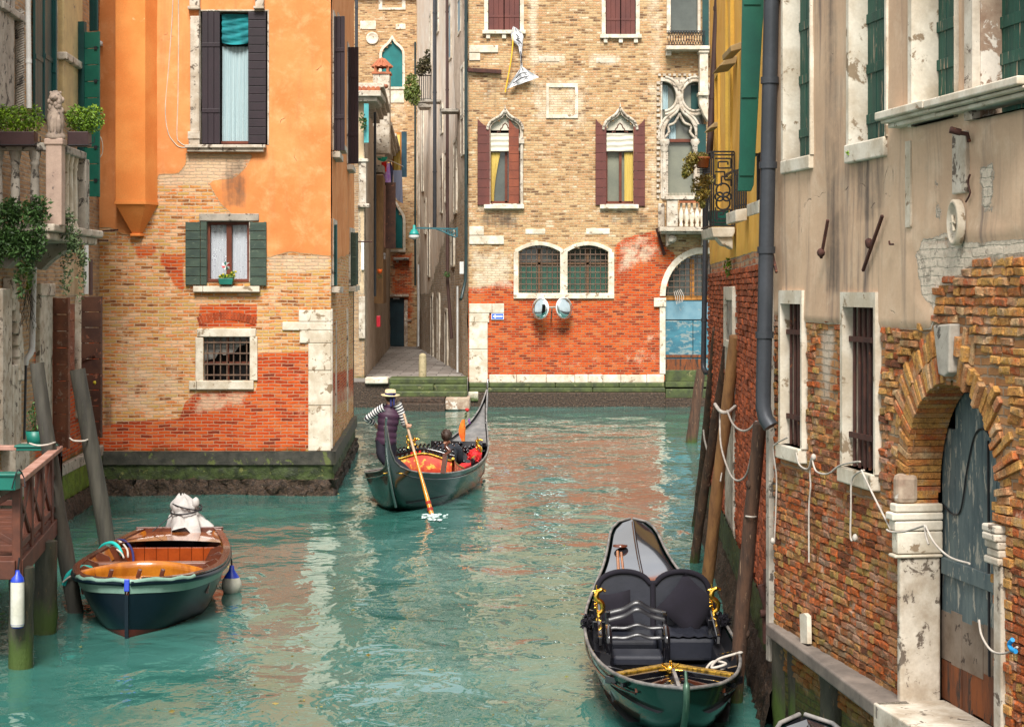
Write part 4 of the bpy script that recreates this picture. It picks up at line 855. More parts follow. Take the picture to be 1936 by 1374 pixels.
mb = MB(); ALF.box(mb, 0, ALF.L+.45, 10.5, 10.66, -2, .35); ALF.box(mb, 0, ALF.L+.6, 10.66, 10.85, -2, .5); mb.build('cornice', M['stonedirty'], al, bevel=.02)
rows = []
mb = MB()
for k in range(9):
    x = P(664, 0, 66).x+k*.16; mb.tube([(x, 61.9, 10.95), (x, 66, 11.5)], .085, 8)
mb.build('roof', M['tile'], al)
c = P(721, 0, 72); mb = MB(); mb.box(c.x-.33, c.x+.33, 72, 72.7, 9.5, P(0, 140, 72).z)
ch = mb.build('chimney', M['stonedirty'], al, bevel=.02); zz = P(0, 140, 72).z
mb = MB(); mb.box(c.x-.38, c.x+.38, 71.95, 72.75, zz, zz+.08)
for sx in (-1, 1):
    for sy in (-1, 1): mb.box(c.x+sx*.24-.05, c.x+sx*.24+.05, 72.35+sy*.24-.05, 72.35+sy*.24+.05, zz+.08, zz+.32)
mb.build('chimney_head', M['tile'], ch)
mb = MB(); mb.lathe((c.x, 72.35, zz+.3), [(.42, 0), (.38, .08), (.24, .2), (.1, .3), (.06, .36), (0, .42)], 12)
for k in range(12): mb.tube([(c.x+.42*math.cos(k*PI/6), 72.35+.42*math.sin(k*PI/6), zz+.3), (c.x+.1*math.cos(k*PI/6), 72.35+.1*math.sin(k*PI/6), zz+.62)], .055, 6)
mb.build('chimney_cap', M['tile'], ch)
def slab(Y, x0, y0, x1, y1, dep, mb): A, B = P(x0, y0, Y), P(x1, y1, Y); mb.box(A.x, B.x, Y, Y+dep, B.z, A.z); return mb
mb = MB(); slab(61.85, 676, 300, 696, 306, .5, mb); slab(61.9, 679, 306, 692, 385, .4, mb); slab(61.85, 676, 385, 698, 392, .5, mb); mb.build('pilaster', M['stonedirty'], al, bevel=.02); mb = MB(); slab(61.9, 678, 560, 690, 640, .3, mb); mb.build('pilaster', M['stonedirty'], al, bevel=.02)
mb = MB(); slab(61.9, 683, 455, 688, 510, .1, mb); mb.build('white_plate', M['white'], al)
mb = MB(); slab(61.7, 688, 196, 697, 270, .05, mb); f = mb.build('shutter', M['paleblue'], al, bevel=.005)
mb = MB(); slab(80, 693, 215, 707, 270, .1, mb); mb.build('window', M['white'], al)
mb = MB(); pl = Wall((ALS.p(9.5, 0, .25).x, ALS.p(9.5, 0).y), (ALS.p(14, 0, .25).x, ALS.p(14, 0).y)); pl.box(mb, 0, pl.L, 3.5, 8.6, -.3, .12); mb.build('bay_panel', wm('ochre_boarding', (.30, .17, .07), (.2, .11, .05), 3, .8, st=(1, 1, .3)), al)
mb = MB(); slab(72.5, 714, 350, 728, 468, .4, mb); mb.build('brick_flue', wm('pinkish_brick', (.34, .17, .11), (.24, .12, .09), 9, .9), al)
mb = MB(); slab(74, 728, 345, 748, 470, .06, mb); mb.build('brown_board', M['brownwood'], al)
mb = MB(); slab(93, 741, 250, 760, 330, .1, mb); sh_ = mb.build('window', M['framew'], eh)
mb = MB(); slab(92.9, 745, 255, 756, 326, .05, mb); mb.build('curtain', M['curtainy'], sh_)
mb = MB(); slab(92.8, 759, 249, 769, 335, .05, mb); mb.build('shutter', wm('dark_blue_shutter', (.015, .06, .09)), sh_)
mb = MB(); slab(71.5, 690, 312, 724, 326, 1.2, mb); mb.build('canopy', M['stonegrey'], al, bevel=.03)
# alley right side: details on the palace side wall
def onCS(px, d=0): return CS.P(px, 550, d)
for (px, y0, y1, ww, out) in ((862, 60, 110, .5, .1), (874, 205, 260, .5, .1), (841, 95, 260, .6, .15)):
    pass
for (px, y, wpx) in ((868, 208, 16), (833, 190, 14), (813, 188, 14)): mb = MB(); b = onCS(px, .2); zz = P(0, y, b.y).z; mb.box(b.x-.45, b.x+.2, b.y-.5, b.y+.5, zz-.12, zz); mb.build('window_hood', M['stonegrey'], ar, bevel=.02)
for (px, y0, y1, mm) in ((852, 10, 110, 'bluepanel'), (876, 130, 215, 'stonedirty'), (876, 225, 290, 'stonebrown'), (836, 205, 250, 'iron'), (862, 270, 400, 'stone'), (845, 290, 380, 'stone'), (830, 560, 700, 'stonebrown'), (845, 590, 700, 'stonegrey'), (812, 430, 520, 'rust'), (815, 30, 130, 'stonedirty'), (800, 200, 360, 'stonegrey'), (792, 210, 600, 'stonedirty'), (828, -20, 60, 'greendk'), (857, 440, 500, 'stonegrey'), (836, 300, 400, 'maroon'), (824, 250, 330, 'darkgreen'), (805, 380, 440, 'stonedirty'), (870, 0, 60, 'bluepanel'), (818, 560, 680, 'rust')):
    b = onCS(px); uu = (b-CS.o).dot(CS.u); z1_, z0_ = P(0, y0, b.y).z, P(0, y1, b.y).z; mb = MB(); wd_ = 1.2
    CS.frame(mb, (uu-wd_/2, uu+wd_/2, z0_, z1_), .15, .15, .1, .15, .06, -.01); f = mb.build('window', M['stone'], pal if b.y < 69 else ar, bevel=.01)
    mb = MB(); CS.box(mb, uu-wd_/2, uu+wd_/2, z0_, z1_, -.02, .03); mb.build('shutter', M[mm], f)
# alley balcony with plants
b = P(800, 190, 84); mb = MB(); mb.box(b.x-.55, b.x+.6, 84, 85.6, b.z-.1, b.z+.08); slab(84, 790, 196, 826, 203, 1.5, mb); ab = mb.build('balcony', M['stonegrey'], ar, bevel=.02)
mb = MB()
for k in range(8): p_ = P(793+k*4, 190, 84); mb.tube([p_, p_+V((0, 0, 1.15))], .02, 5)
mb.bar(P(790, 143, 84), P(824, 143, 84), .05, .05); mb.build('railing', M['iron'], ab)

# ================= yellow house and long wall on the right =================
YW0, YW1 = (2.50, 16.75), (3.28, 29.7)
YW = Wall(YW1, YW0)
yh = thing('yellow_house', 'narrow yellow plastered house with green shutters above a red brick base', 'house', (3.5, 24, 0))
ylow = [(1300, 503), (1352, 500), (1385, 492), (1408, 482), (1420, 478), (1455, 470)]
fy = {'r': [([(1280, -2500)]+ylow[:1]+ylow+[(1480, 470), (1480, -2500)], 2, 1)], 'g': [([(1300, 640), (1420, 600), (1470, 640), (1470, 1400), (1300, 1400)], 25, .35)], 'b': [([(1400, 480), (1455, 470), (1455, 700), (1410, 640)], 10, .55)], 'a': []}
yf_m = wallmesh('front_wall', YW, 0, YW.L, -.2, 11.5, .09, [], fy, M['yellow'], yh, lift=.02, rough=.02)
def ybrick_ok(u, z):
    if z > 4.28: return False
    return True
M['brickf'] = wm('weathered_red_brick', (.50, .12, .04), (.36, .085, .03), 7, .9, (.60, .42, .30), .66, 5, isl=.55, bump=1., bd=.01, moss=.55)
mb = MB(); brickwork(mb, YW, 0, YW.L, .5, 4.3, ybrick_ok, bw=.24, rh=.068, d=.045); mb.build('brick_facing', M['brickf'], yh)
core(yh, [(3.05, 17.0), (9, 17.0), (9, 29.5), (3.8, 29.5)], -.6, 11.5, ov=-.4)
W_ = Wall((3.3, 29.7), (9, 29.7)); mb = MB(); W_.box(mb, 0, W_.L, -.5, 11.5, -.3, 0); mb.build('rear_wall', M['yellow'], yh)
rows = []
for zz in np.linspace(.62, -.6, 14):
    rows.append([YW.p(u, zz, .05+(.62-zz)*.22+random.gauss(0, .022)) for u in np.arange(0, YW.L+.5, .1)])
MB().grid(rows).build('barnacle_footing', M['mussel'], yh)
mb = MB(); mb.grid([[YW.p(u, zz, .10+random.gauss(0, .01)) for u in np.arange(0, YW.L+.1, .12)] for zz in np.linspace(1.0, .55, 6)]); mb.build('algae_course', M['slime'], yh)
# shutters (stand open, square to the wall), balconette boxes, ironwork balcony, hoods
def yplane(px, Y): return Y
def yquad(Y, pts, t, name, mat, parent=yh, bevel=.006, d=0):
    pl = Wall((P(1300, 0, Y).x, Y), (P(1500, 0, Y).x, Y)); mb = MB(); pl.prism(mb, pts, 0, t, True); return mb.build(name, mat, parent, bevel=bevel), pl
s1, pl1 = yquad(17.75, [(1405, -120), (1446, -120), (1444, 10), (1440, 60), (1424, 350), (1419, 362), (1394, 362), (1397, 300)], .05, 'shutter', M['green'])
mb = MB()
for yy in (8, 183, 330): x0 = 1405-(yy/362)*9; pl1.prism(mb, [(x0, yy-3), (x0+32-yy*.02, yy-3), (x0+32-yy*.02, yy+3), (x0, yy+3)], .05, .065, True)
mb.build('batten', M['green'], s1)
s2, pl2 = yquad(17.2, [(1448, -120), (1458, -120), (1452, 290), (1443, 290), (1444, 60)], .05, 'shutter', M['green'])
pl = Wall((P(1300, 0, 21.5).x, 21.5), (P(1500, 0, 21.5).x, 21.5))
for (Y, x0, x1, yt, ym, yb, sl) in ((20.5, 1388, 1411, 318, 398, 420, 5), (18.1, 1431, 1443, 288, 380, 404, 4)):
    pl = Wall((P(1300, 0, Y).x, Y), (P(1500, 0, Y).x, Y)); mb = MB(); pl.prism(mb, [(x0, ym), (x1, ym-4), (x1, yb-3), (x0+1, yb)], -.8, .08, True); bx_ = mb.build('balconette', M['stone'], yh, bevel=.01)
    mb = MB(); 
    for k in range(6): x = lerp(x0+1, x1-1, k/5); mb.tube([pl.P(x, ym, .02), pl.P(x, yt+sl*(1-k/5), .02)], .012, 5)
    for f in (0, .12, .5, .9): mb.bar(pl.P(x0, lerp(yt+sl, ym, f), .02), pl.P(x1, lerp(yt, ym-4, f), .02), .02, .015)
    mb.bar(pl.P(x0, yt+sl, .02), pl.P(x0, yt+sl, -.8), .03, .02); mb.build('railing', M['iron'], bx_)
Yb = 22.8; pl = Wall((P(1300, 0, Yb).x, Yb), (P(1500, 0, Yb).x, Yb)); mb = MB(); pl.prism(mb, [(1343, 430), (1388, 430), (1388, 440), (1384, 449), (1347, 449)], -1.2, .1, True); pl.prism(mb, [(1353, 449), (1385, 449), (1385, 472), (1376, 466), (1366, 464)], -.3, .05, True)
ib = mb.build('balcony', M['stone'], yh, bevel=.015)
mb = MB(); T = lambda a, b, c=.018: mb.bar(pl.P(*a), pl.P(*b), c, .02)
for x in (1345, 1349, 1384, 1388): T((x, 287), (x, 427))
for y in (287, 293, 421, 427): T((1344, y), (1388, y))
for L_ in ([(1352, 300), (1382, 300), (1382, 318), (1358, 318), (1358, 306), (1376, 306), (1376, 312)], [(1352, 325), (1370, 325), (1370, 340), (1382, 340), (1382, 352)], [(1352, 330), (1352, 350), (1364, 350), (1364, 334), (1376, 334)], [(1353, 392), (1353, 414), (1381, 414), (1381, 396), (1368, 396), (1368, 406), (1360, 406)], [(1356, 418), (1356, 400), (1372, 400)]):
    for a, b in zip(L_[:-1], L_[1:]): T(a, b)
for c_, r_ in (((1367, 360), 13), ((1367, 384), 13), ((1360, 372), 8), ((1374, 372), 8)): mb.tube([pl.P(c_[0]+r_*math.cos(t), c_[1]+r_*math.sin(t)) for t in np.linspace(0, 2*PI, 20)], .012, 5)
for sx in (0,): mb.bar(pl.P(1345, 287, -.0), pl.P(1345, 287, -1.1), .03, .02); mb.bar(pl.P(1345, 427, -.0), pl.P(1345, 427, -1.1), .03, .02)
for k in range(6): mb.tube([pl.P(1345, 287, -.2*k), pl.P(1345, 427, -.2*k)], .01, 5)
mb.build('ironwork', M['iron'], ib)
mb = MB(); pl.prism(mb, [(1347, 397), (1380, 397), (1378, 425), (1349, 425)], -.5, -.12, True); mb.build('green_tub', M['plantergreen'], ib)
for (Y, p4) in ((22.6, [(1359, 126), (1374, 109), (1394, 107), (1391, 121)]), (21.4, [(1380, 88), (1402, 80), (1402, 94), (1381, 99)]), (26.5, [(1342, 243), (1350, 232), (1360, 231), (1359, 240)])):
    pl = Wall((P(1300, 0, Y).x, Y), (P(1500, 0, Y).x, Y)); mb = MB(); pl.prism(mb, p4, -.8, .05, True); mb.build('window_hood', wm('ochre_hood', (.42, .28, .12), (.28, .19, .09), 3, .8), yh, bevel=.01)
M['ochre'] = wm('ochre_surround', (.70, .42, .06), (.6, .34, .05), 2)
for r_ in ((5.2, 6.2, 5.6, 8.2), (2.4, 3.2, 4.9, 7.2)):
    mb = MB(); YW.frame(mb, r_, .1, .1, .1, .1, .06, -.01); f = mb.build('window', M['ochre'], yh); mb = MB(); YW.box(mb, *r_, 0, .02); mb.build('pane', M['darkglass'], f)
u, z = YW.uz(1380, 542); u2, _ = YW.uz(1398, 542); z2 = YW.uz(1380, 640)[1]
mb = MB(); YW.frame(mb, (u+.25, u2-.08, z2, z-.18), .25, .1, .1, .18, .09, -.01); f = mb.build('window', M['stone'], yh, bevel=.01)
mb = MB(); YW.box(mb, u+.25, u2-.08, z2, z-.18, .03, .06); mb.build('pane', M['stonegrey'], f)
mb = MB(); YW.box(mb, u+.1, u2-.1, .8, z2-.1, .03, .075); mb.build('stone_strip', M['stonedirty'], yh, bevel=.01)
# ================= near house on the right =================
RW = Wall((2.385, 16.6), (3.52, 9.8))
rh_ = thing('right_house', 'weathered brown plastered house on the right with crumbling brickwork and an arched water door', 'house', (3.2, 14, 0))
pr_ = [(1400, -900), (2300, -900), (2300, 470), (1929, 489), (1841, 495), (1820, 520), (1774, 545), (1768, 575), (1766, 593), (1758, 622), (1701, 620), (1666, 618), (1585, 612), (1525, 608), (1458, 596), (1400, 590)]
fr = {'r': [(pr_, 6, 1), ([(1722, 478), (1738, 448), (1790, 440), (1850, 452), (1960, 440), (1960, 510), (1845, 500), (1800, 560), (1765, 600), (1735, 560)], 10, -.57), ([(1735, 285), (1800, 280), (1800, 440), (1740, 440)], 30, -.50), ([(1836, 300), (1890, 290), (1895, 420), (1840, 430)], 22, -.54), ([(1480, 330), (1600, 330), (1600, 540), (1480, 540)], 60, -.36), ([(1500, -60), (1545, -60), (1545, 280), (1500, 280)], 20, -.3)],
      'g': [], 'b': [([(1720, 450), (1830, 430), (1960, 440), (1960, 500), (1850, 500), (1800, 560), (1720, 600)], 16, .8), ([(1545, 620), (1575, 620), (1572, 760), (1550, 760)], 8, .8), ([(1830, 290), (1880, 280), (1885, 430), (1840, 440)], 14, .7)],
      'a': [([(1545, -50), (1600, -50), (1600, 560), (1545, 560)], 22, .50), ([(1560, 400), (1600, 380), (1595, 560), (1550, 560)], 16, .55), ([(1605, 290), (1680, 265), (1680, 420), (1610, 430)], 14, .46), ([(1725, 280), (1760, 275), (1760, 440), (1730, 440)], 12, .42), ([(1770, 1000), (1940, 1000), (1940, 1374), (1770, 1374)], 60, .3)]}
def rr(x0, y0, x1, y1): return RW.R(x0, y0, x1, y1)
h1, h2 = rr(1481, 574, 1519, 838), rr(1599, 580, 1658, 880)
h3, h4, h5, h6 = rr(1486, -200, 1536, 304), rr(1611, -200, 1679, 274), rr(1734, -200, 1815, 240), rr(1850, -200, 1990, 226)
du0, du1 = RW.uz(1711, 900)[0], RW.uz(1888, 900)[0]; dm = (du0+du1)/2; dR = (du1-du0)/2; zs = 2.52; zt = 3.36
darch = [(du0, -.1), (du1, -.1)]+[(dm+dR*math.cos(a), zs+(zt-zs)*math.sin(a)) for a in np.linspace(0, PI, 21)]
holes = [h1, h2, h3, h4, h5, h6, darch]
# plaster coat proud, mortar bed behind, loose bricks laid one by one where the coat has gone
wallmesh('wall', RW, 0, RW.L, -.3, 8.6, .035, holes, fr, M['brown'], rh_, lift=.030, rough=.012, d=-.022)
core(rh_, [(2.9, 16.3), (4.0, 9.8), (9, 9.8), (9, 16.3)], -.6, 8.6, ov=.0)
W_ = Wall((2.40, 16.62), (9, 16.62)); mb = MB(); W_.box(mb, .12, W_.L, -.5, 8.6, -.3, -.02); mb.build('end_wall', M['core'], rh_)
PXY = lambda u, z: (CX+F*(RW.o.x+RW.u.x*u)/(RW.o.y+RW.u.y*u), HY-F*(z-CH)/(RW.o.y+RW.u.y*u))
prA = np.array(pr_, float)
def okb(u, z):
    if z > 4.6 or z < .55: return False
    px, py = PXY(u, z); rj = math.sin(u*13)*5+math.sin(z*17+u*5)*5
    if sdist(np.array([[px, py+rj]]), pr_)[0] > 2: return False
    if 1543 < px < 1577 and 618 < py < 765+rj: return False
    for h in holes[:2]:
        if h[0]-.09 < u < h[1]+.09 and h[2]-.2 < z < h[3]+.18: return False
    if du0-.09 < u < du1+.08 and z < zs: return False
    return math.hypot((u-dm)/(dR+.05), (z-zs)/(zt-zs+.05)) > 1 or z < zs-.01
def brickmat(name, pal, lo=.5):
    m = NT(name); v = m.coords('Object'); ri = m.n('NewGeometry').outputs['Random Per Island']
    n = m.noise(v, 26, 6, .7); n2 = m.noise(v, 1.6, 5, .65); f = m.noise(v, 90, 3, .6)
    z = m.n('SeparateXYZ', {0: v}).outputs[2]
    c = m.ramp(m.ma('ADD', ri, m.ma('MULTIPLY', m.ma('SUBTRACT', n2, .5), 1.1), True), [(i/(len(pal)-1), p) for i, p in enumerate(pal)])
    c = m.mix(m.mr(n, .42, .7, 0, .75), c, m.mix(ri, (.10, .05, .03), (.45, .30, .17))); c = m.mix(.8, c, m.ramp(f, [(.3, (.5, .48, .45)), (.65, (1, 1, 1))]), 'MULTIPLY')
    c = m.mix(m.mr(m.noise(v, 3.2, 9, .8), .52, .68, 0, .72), c, (.46, .36, .27)); c = m.mix(.75, c, m.ramp(m.noise(v, 1.9, 6, .7), [(.32, (.50, .45, .40)), (.52, (1, 1, 1))]), 'MULTIPLY')
    c = m.mix(m.mr(m.ma('ADD', z, m.ma('MULTIPLY', n2, -1.0)), .75, .25, 0, .6), c, (.075, .07, .015))
    return m.out(c, .9, m.ma('ADD', n, m.ma('MULTIPLY', f, .5)), .022, 1., spec=.2)
M['bricks'] = brickmat('crumbling_brick', [(.20, .07, .035), (.44, .11, .035), (.62, .14, .03), (.34, .15, .09), (.56, .25, .09), (.42, .28, .07), (.60, .17, .045), (.42, .23, .16)])
M['bricky'] = brickmat('yellow_crumbling_brick', [(.62, .28, .08), (.70, .38, .11), (.58, .18, .05), (.66, .44, .23), (.54, .11, .03), (.70, .38, .10), (.46, .21, .09)])
mbA, mbB = MB(), MB()
def okA(u, z): return okb(u, z) and not okC(u, z)
def okC(u, z):
    px, py = PXY(u, z); return math.hypot((u-dm)/1.18, (z-3.0)/1.1)+.12*math.sin(u*9+z*7) < 1 or (px > 1840 and py < 900)
mb = MB(); brickwork(mb, RW, .02, RW.L-.1, .5, 4.7, okA, d=-.006, rr=.007, bw=.165, rh=.062, gap=.010); mb.build('brickwork', M['bricks'], rh_)
mb = MB(); brickwork(mb, RW, .02, RW.L-.1, .5, 4.7, lambda u, z: okb(u, z) and okC(u, z) and math.hypot((u-dm)/(dR+.36), (z-zs)/(zt-zs+.42)) > 1, d=.0, rr=.012, bw=.17, rh=.064, gap=.011); 
mb.build('yellow_brickwork', M['bricky'], rh_)
# voussoirs and the brick reveal of the arch
mb = MB(); rnd = random.Random(5)
for k in range(52):
    a = PI*k/51
    if 1.45 < a < 1.70: continue
    for ring_, (q0, q1) in enumerate(((.0, .19), (.20, .34+rnd.uniform(-.06, .08)))):
        if ring_ and rnd.random() < .25: continue
        if a < 1.2 and not ring_ and rnd.random() < .14: q0 = .08
        da = PI/51*.44; c_, s_ = math.cos, math.sin; dd = .006+rnd.uniform(-.014, .014)+(.0 if a > 1.5 else rnd.uniform(-.02, .02)); B = zt-zs
        pts = [(dm+(dR+q)*c_(x), zs+(B+q)*s_(x)) for q, x in ((q0, a-da), (q1, a-da*.9), (q1, a+da*.9), (q0, a+da))]
        RW.prism(mb, pts, -.28 if not ring_ else -.08, dd)
for k in range(8):
    z = zs-.32-.068*k if k else zs-.03
z = zs-.34
while z < zs: RW.box(mb, du0-.17+rnd.uniform(-.02, .02), du0+.004, z+.004, z+.062, -.26, .012+rnd.uniform(-.01, .01)); z += .068
z = .85
while z < zs+.1: RW.box(mb, du1-.02-rnd.uniform(0, .035)-(.05 if z > 1.9 and z < 2.6 else 0), du1+.2, z+.005, z+.06, -.2, .0+rnd.uniform(-.01, .02)); z += .068
mb.build('arch_bricks', M['bricky'], rh_, bevel=.004)
mb = MB(); RW.prism(mb, [(1776, 615), (1808, 612), (1806, 704), (1797, 712), (1786, 708)], -.2, .05, True); mb.build('keystone', M['stonegrey'], rh_, bevel=.012)
# stone door post with moulded rings
mb = MB(); RW.box(mb, du0-.04, du0+.03, -.2, zs-.5, -.27, .05); RW.box(mb, du0-.02, du0+.035, -.2, .35, -.27, .075)
dp = mb.build('door_post', M['stonedirty'], rh_, bevel=.02, segs=3)
mb = MB()
for (z0_, z1_, o_) in ((zs-.16, zs-.10, .07), (zs-.22, zs-.165, .10), (zs-.30, zs-.225, .075), (zs-.47, zs-.305, .055), (zs-.50, zs-.475, .08), (zs-.02, zs-.34, .0)):
    if o_: RW.box(mb, du0-.06-o_*.3, du0+.035+o_*.2, z0_, z1_, -.28, .02+o_)
mb.build('impost', M['stone'], dp, bevel=.018, segs=3)
mb = MB(); RW.box(mb, du0-.09, du0+.03, zs-.10, zs+.12, -.1, .07); mb.build('rough_block', M['stonebrown'], dp, bevel=.04)
u_, z_ = RW.uz(1868, 985); z2 = RW.uz(1868, 1060)[1]; mb = MB()
for k in range(5): RW.box(mb, du1-.10+random.uniform(-.03, .02), du1+.10, lerp(z_, z2, (k+.95)/5), lerp(z_, z2, k/5), -.25, .06+random.uniform(-.015, .03))
RW.box(mb, du1-.02, du1+.10, -.2, z2, -.25, .03); mb.build('broken_post', M['stonedirty'], rh_, bevel=.012)
# door: two leaves of boards with curved top panel
dd0 = -.30; u_ = du0; mb = MB(); nb = 7
for k in range(nb):
    a, b = lerp(du0-.02, du1+.02, k/nb), lerp(du0-.02, du1+.02, (k+1)/nb); xm = (a+b)/2; ztop = zs+(zt-zs)*math.sqrt(max(0, 1-((xm-dm)/dR)**2))+.06
    RW.box(mb, a+.003, b-.003, 1.5, ztop, dd0-.04+random.uniform(-.006, .006), dd0+random.uniform(-.004, .004))
dl = mb.build('door', M['greydoor'], rh_, bevel=.004)
for nm, z0_, z1_, mm in (('bottom_boards', .95, 1.27, 'rustwood'), ('kick_rail', 1.25, 1.62, 'stonebrown')):
    mb = MB()
    for k in range(9): a, b = lerp(du0-.02, du1+.02, k/9), lerp(du0-.02, du1+.02, (k+1)/9); RW.box(mb, a+.002, b-.002, z0_+random.uniform(0, .03), z1_+random.uniform(-.02, .03), dd0-.04, dd0+random.uniform(-.0, .008))
    mb.build(nm, wm('rotting_grey_rail', (.22, .17, .13), (.13, .09, .06), 3, .85, (.06, .04, .03), .58, 7) if mm == 'stonebrown' else M[mm], dl)
mb = MB(); pts = [RW.p(du0+.35+x, zz, dd0+.012) for x, zz in ((-.35, 2.42), (-.15, 2.36), (.0, 2.42), (.12, 2.75), (.25, 2.98), (.42, 3.02), (.6, 2.9))]; mb.tube(smooth_path(pts, 6), .007, 6)
mb.tube([RW.p(dm+.02, 1.3, dd0+.008), RW.p(dm+.0, 2.95, dd0+.008)], .010, 5)
RW.box(mb, dm-.02, dm+.02, 1.1, 2.9, dd0-.01, dd0+.012) if 0 else None
mb.build('iron_strip', M['iron'], dl)
mb = MB(); RW.box(mb, du0+.03, du1+.05, zs-.62, zs-.5, dd0, dd0+.03); mb.build('door_rail', M['greydoor'], dl, bevel=.005)
mb = MB(); RW.box(mb, du0+.03, du0+.75, .78, .96, -.3, .26); RW.box(mb, du0+.754, du0+1.5, .78, .96, -.3, .26); mb.build('doorstep', M['stonedirty'], rh_, bevel=.012)
mb = MB(); RW.box(mb, du0+.03, RW.L, -.4, .775, -.3, .22); mb.build('step_footing', M['mossstone'], rh_, bevel=.02)
# windows
def rwin(h, jl, jr, tp, bt, sill, nm='window'):
    mb = MB(); u0, u1, z0, z1 = h; RW.frame(mb, h, jl, jr, .0, tp, .03, -.25, -.03); f = mb.build(nm, M['stone'], rh_, bevel=.008)
    if bt: mb = MB(); RW.box(mb, u0-jl, u1+jr*.6, z0-bt, z0, -.25, sill); mb.build('sill', M['stone'], f, bevel=.012)
    return f
for h in (h1, h2):
    f = rwin(h, .055, .04, .12, .13, .06); u0, u1, z0, z1 = h; mb = MB(); n_ = 5 if h is h1 else 6
    for k in range(n_): uu = lerp(u0, u1, (k+.5)/n_); mb.tube([RW.p(uu, z0, -.055), RW.p(uu, z1, -.055)], .015, 6)
    for zz in (lerp(z0, z1, .2), lerp(z0, z1, .80)): RW.box(mb, u0, u1, zz-.022, zz+.022, -.04, -.025)
    mb.build('bars', M['rust'], f)
    mb = MB(); RW.box(mb, u0, u1, z0, z1, -.16, -.12); mb.build('pane', wm('dusty_brown_pane', (.16, .10, .08), (.07, .045, .04), 3, .6), f)
for h, jl, jr, tp, bt, sill in ((h3, .05, .03, .1, .12, .04), (h4, .06, .04, .1, .15, .05)):
    f = rwin(h, jl, jr, tp, bt, sill); u0, u1, z0, z1 = h
    shutter(RW, (u0, u1, z0, z1), f, M['greenold'], d0=-.17, n=4, vertical=True, rails=5)
for h, jl, jr in ((h5, .07, .0), (h6, .13, .0)):
    mb = MB(); RW.frame(mb, h, jl, jr, .0, .1, .045, -.3, -.03); f = mb.build('window', M['stonedirty'] if h is h6 else M['stone'], rh_, bevel=.012)
    u0, u1, z0, z1 = h; shutter(RW, (u0, u1, z0+.03, z1), f, M['greenold'], d0=-.2, n=5 if h is h5 else 8, vertical=True, rails=6)
    if h is h6: mb = MB(); RW.box(mb, u0-.01, u0+.012, z0, z1, -.2, -.01); mb.build('brown_reveal', M['stonebrown'], f)
ub0, zb_ = RW.uz(1700, 244); ub1 = RW.uz(1935, 204)[0]; zb2 = zb_+.115; mb = MB()
for (z0_, z1_, o_) in ((.0, .035, .10), (.035, .06, .15), (.06, .12, .19)): RW.box(mb, ub0+.06-o_*.4, (ub0+ub1)/2-.14, zb_+z0_, zb_+z1_, -.1, o_); RW.box(mb, (ub0+ub1)/2-.137, ub1+.3, zb_+z0_, zb_+z1_-.004, -.1, o_-.005)
mb.build('string_sill', M['stone'], rh_, bevel=.014, segs=3)
mb = MB(); RW.bpx(mb, 1716, 268, 1726, 430, -.05, .02); mb.build('white_strip', M['stone'], rh_)
mb = MB(); RW.bpx(mb, 1808, 252, 1834, 368, -.05, .035); mb.build('stone_bracket', M['stonedirty'], rh_, bevel=.01)
mb = MB(); c = RW.P(1817, 421, .01); n_ = RW.n; q = []
for R_, o in ((.16, .0), (.16, .05), (.135, .06), (.125, .03), (.11, .035), (.10, .02), (0, .04)): q.append((R_, o))
mb2 = MB(); vs_ = []
for R_, o in q: vs_.append([c+RW.u*(R_*.62*math.cos(t))+V((0, 0, R_*1.0*math.sin(t)))+n_*o for t in np.linspace(0, 2*PI, 28, endpoint=False)])
mb2.grid(vs_, True, True); mb2.tube([c+n_*.045+V((0, 0, .05))-RW.u*.02, c+n_*.05-V((0, 0, .06))+RW.u*.02], .012, 6); mb2.tube([c+n_*.045-RW.u*.04, c+n_*.05+RW.u*.04], .01, 6)
mb2.build('stone_shield', M['stone'], rh_)
mb = MB(); RW.box(mb, 0, .1, .6, 4.4, -.2, .045); mb.build('corner_strip', M['stonegrey'], rh_, bevel=.01)
# ================= palace with the ivy balcony, left =================
LW = Wall((P(0, 0, 24).x*0-6.25-.0524*22, 22), (-6.25-.0524*35.3, 35.3))
lp = thing('left_palace', 'old palace on the left with a stone balcony, brown shutters and flaking brick', 'palace', (-8.5, 29, 0))
fl = {'r': [([(0, -800), (60, -800), (60, 150), (0, 150)], 6, .3), ([(108, -800), (150, -800), (150, 210), (108, 210)], 3, 1), ([(120, 500), (160, 480), (160, 560), (120, 560)], 8, .7)], 'g': [([(60, 660), (200, 620), (200, 980), (60, 1000)], 20, .8)], 'b': [([(40, 520), (60, 520), (60, 700), (40, 700)], 10, .3)], 'a': [([(0, 480), (60, 480), (60, 800), (0, 800)], 16, .2)]}
wallmesh('wall', LW, 0, LW.L, -.3, 12.6, .07, [], fl, M['left'], lp, rough=.02)
core(lp, [(-7.9, 22.2), (-8.5, 35.0), (-15, 35), (-15, 22.2)], -.6, 12.6, ov=-.4)
mb = MB(); mb.grid([[LW.p(u, zz, .06+.15*(.7-zz)+random.gauss(0, .02)) for u in np.arange(0, LW.L, .1)] for zz in np.linspace(.35, -.5, 9)]); mb.build('barnacle_footing', M['mussel'], lp)
M['algaebright'] = wm('bright_algae', (.13, .20, .012), (.07, .11, .01), 5, .7, (.05, .04, .02), .62, 9, bump=1., bd=.02)
mb = MB(); mb.grid([[LW.p(u, zz, .07+random.gauss(0, .008)) for u in np.arange(0, LW.L, .1)] for zz in np.linspace(.78, .33, 6)]); mb.build('algae_course', M['algaebright'], lp)
mb = MB(); LW.box(mb, 0, LW.L, .78, .98, -.05, .09); mb.build('stone_course', M['stonegrey'], lp, bevel=.02)
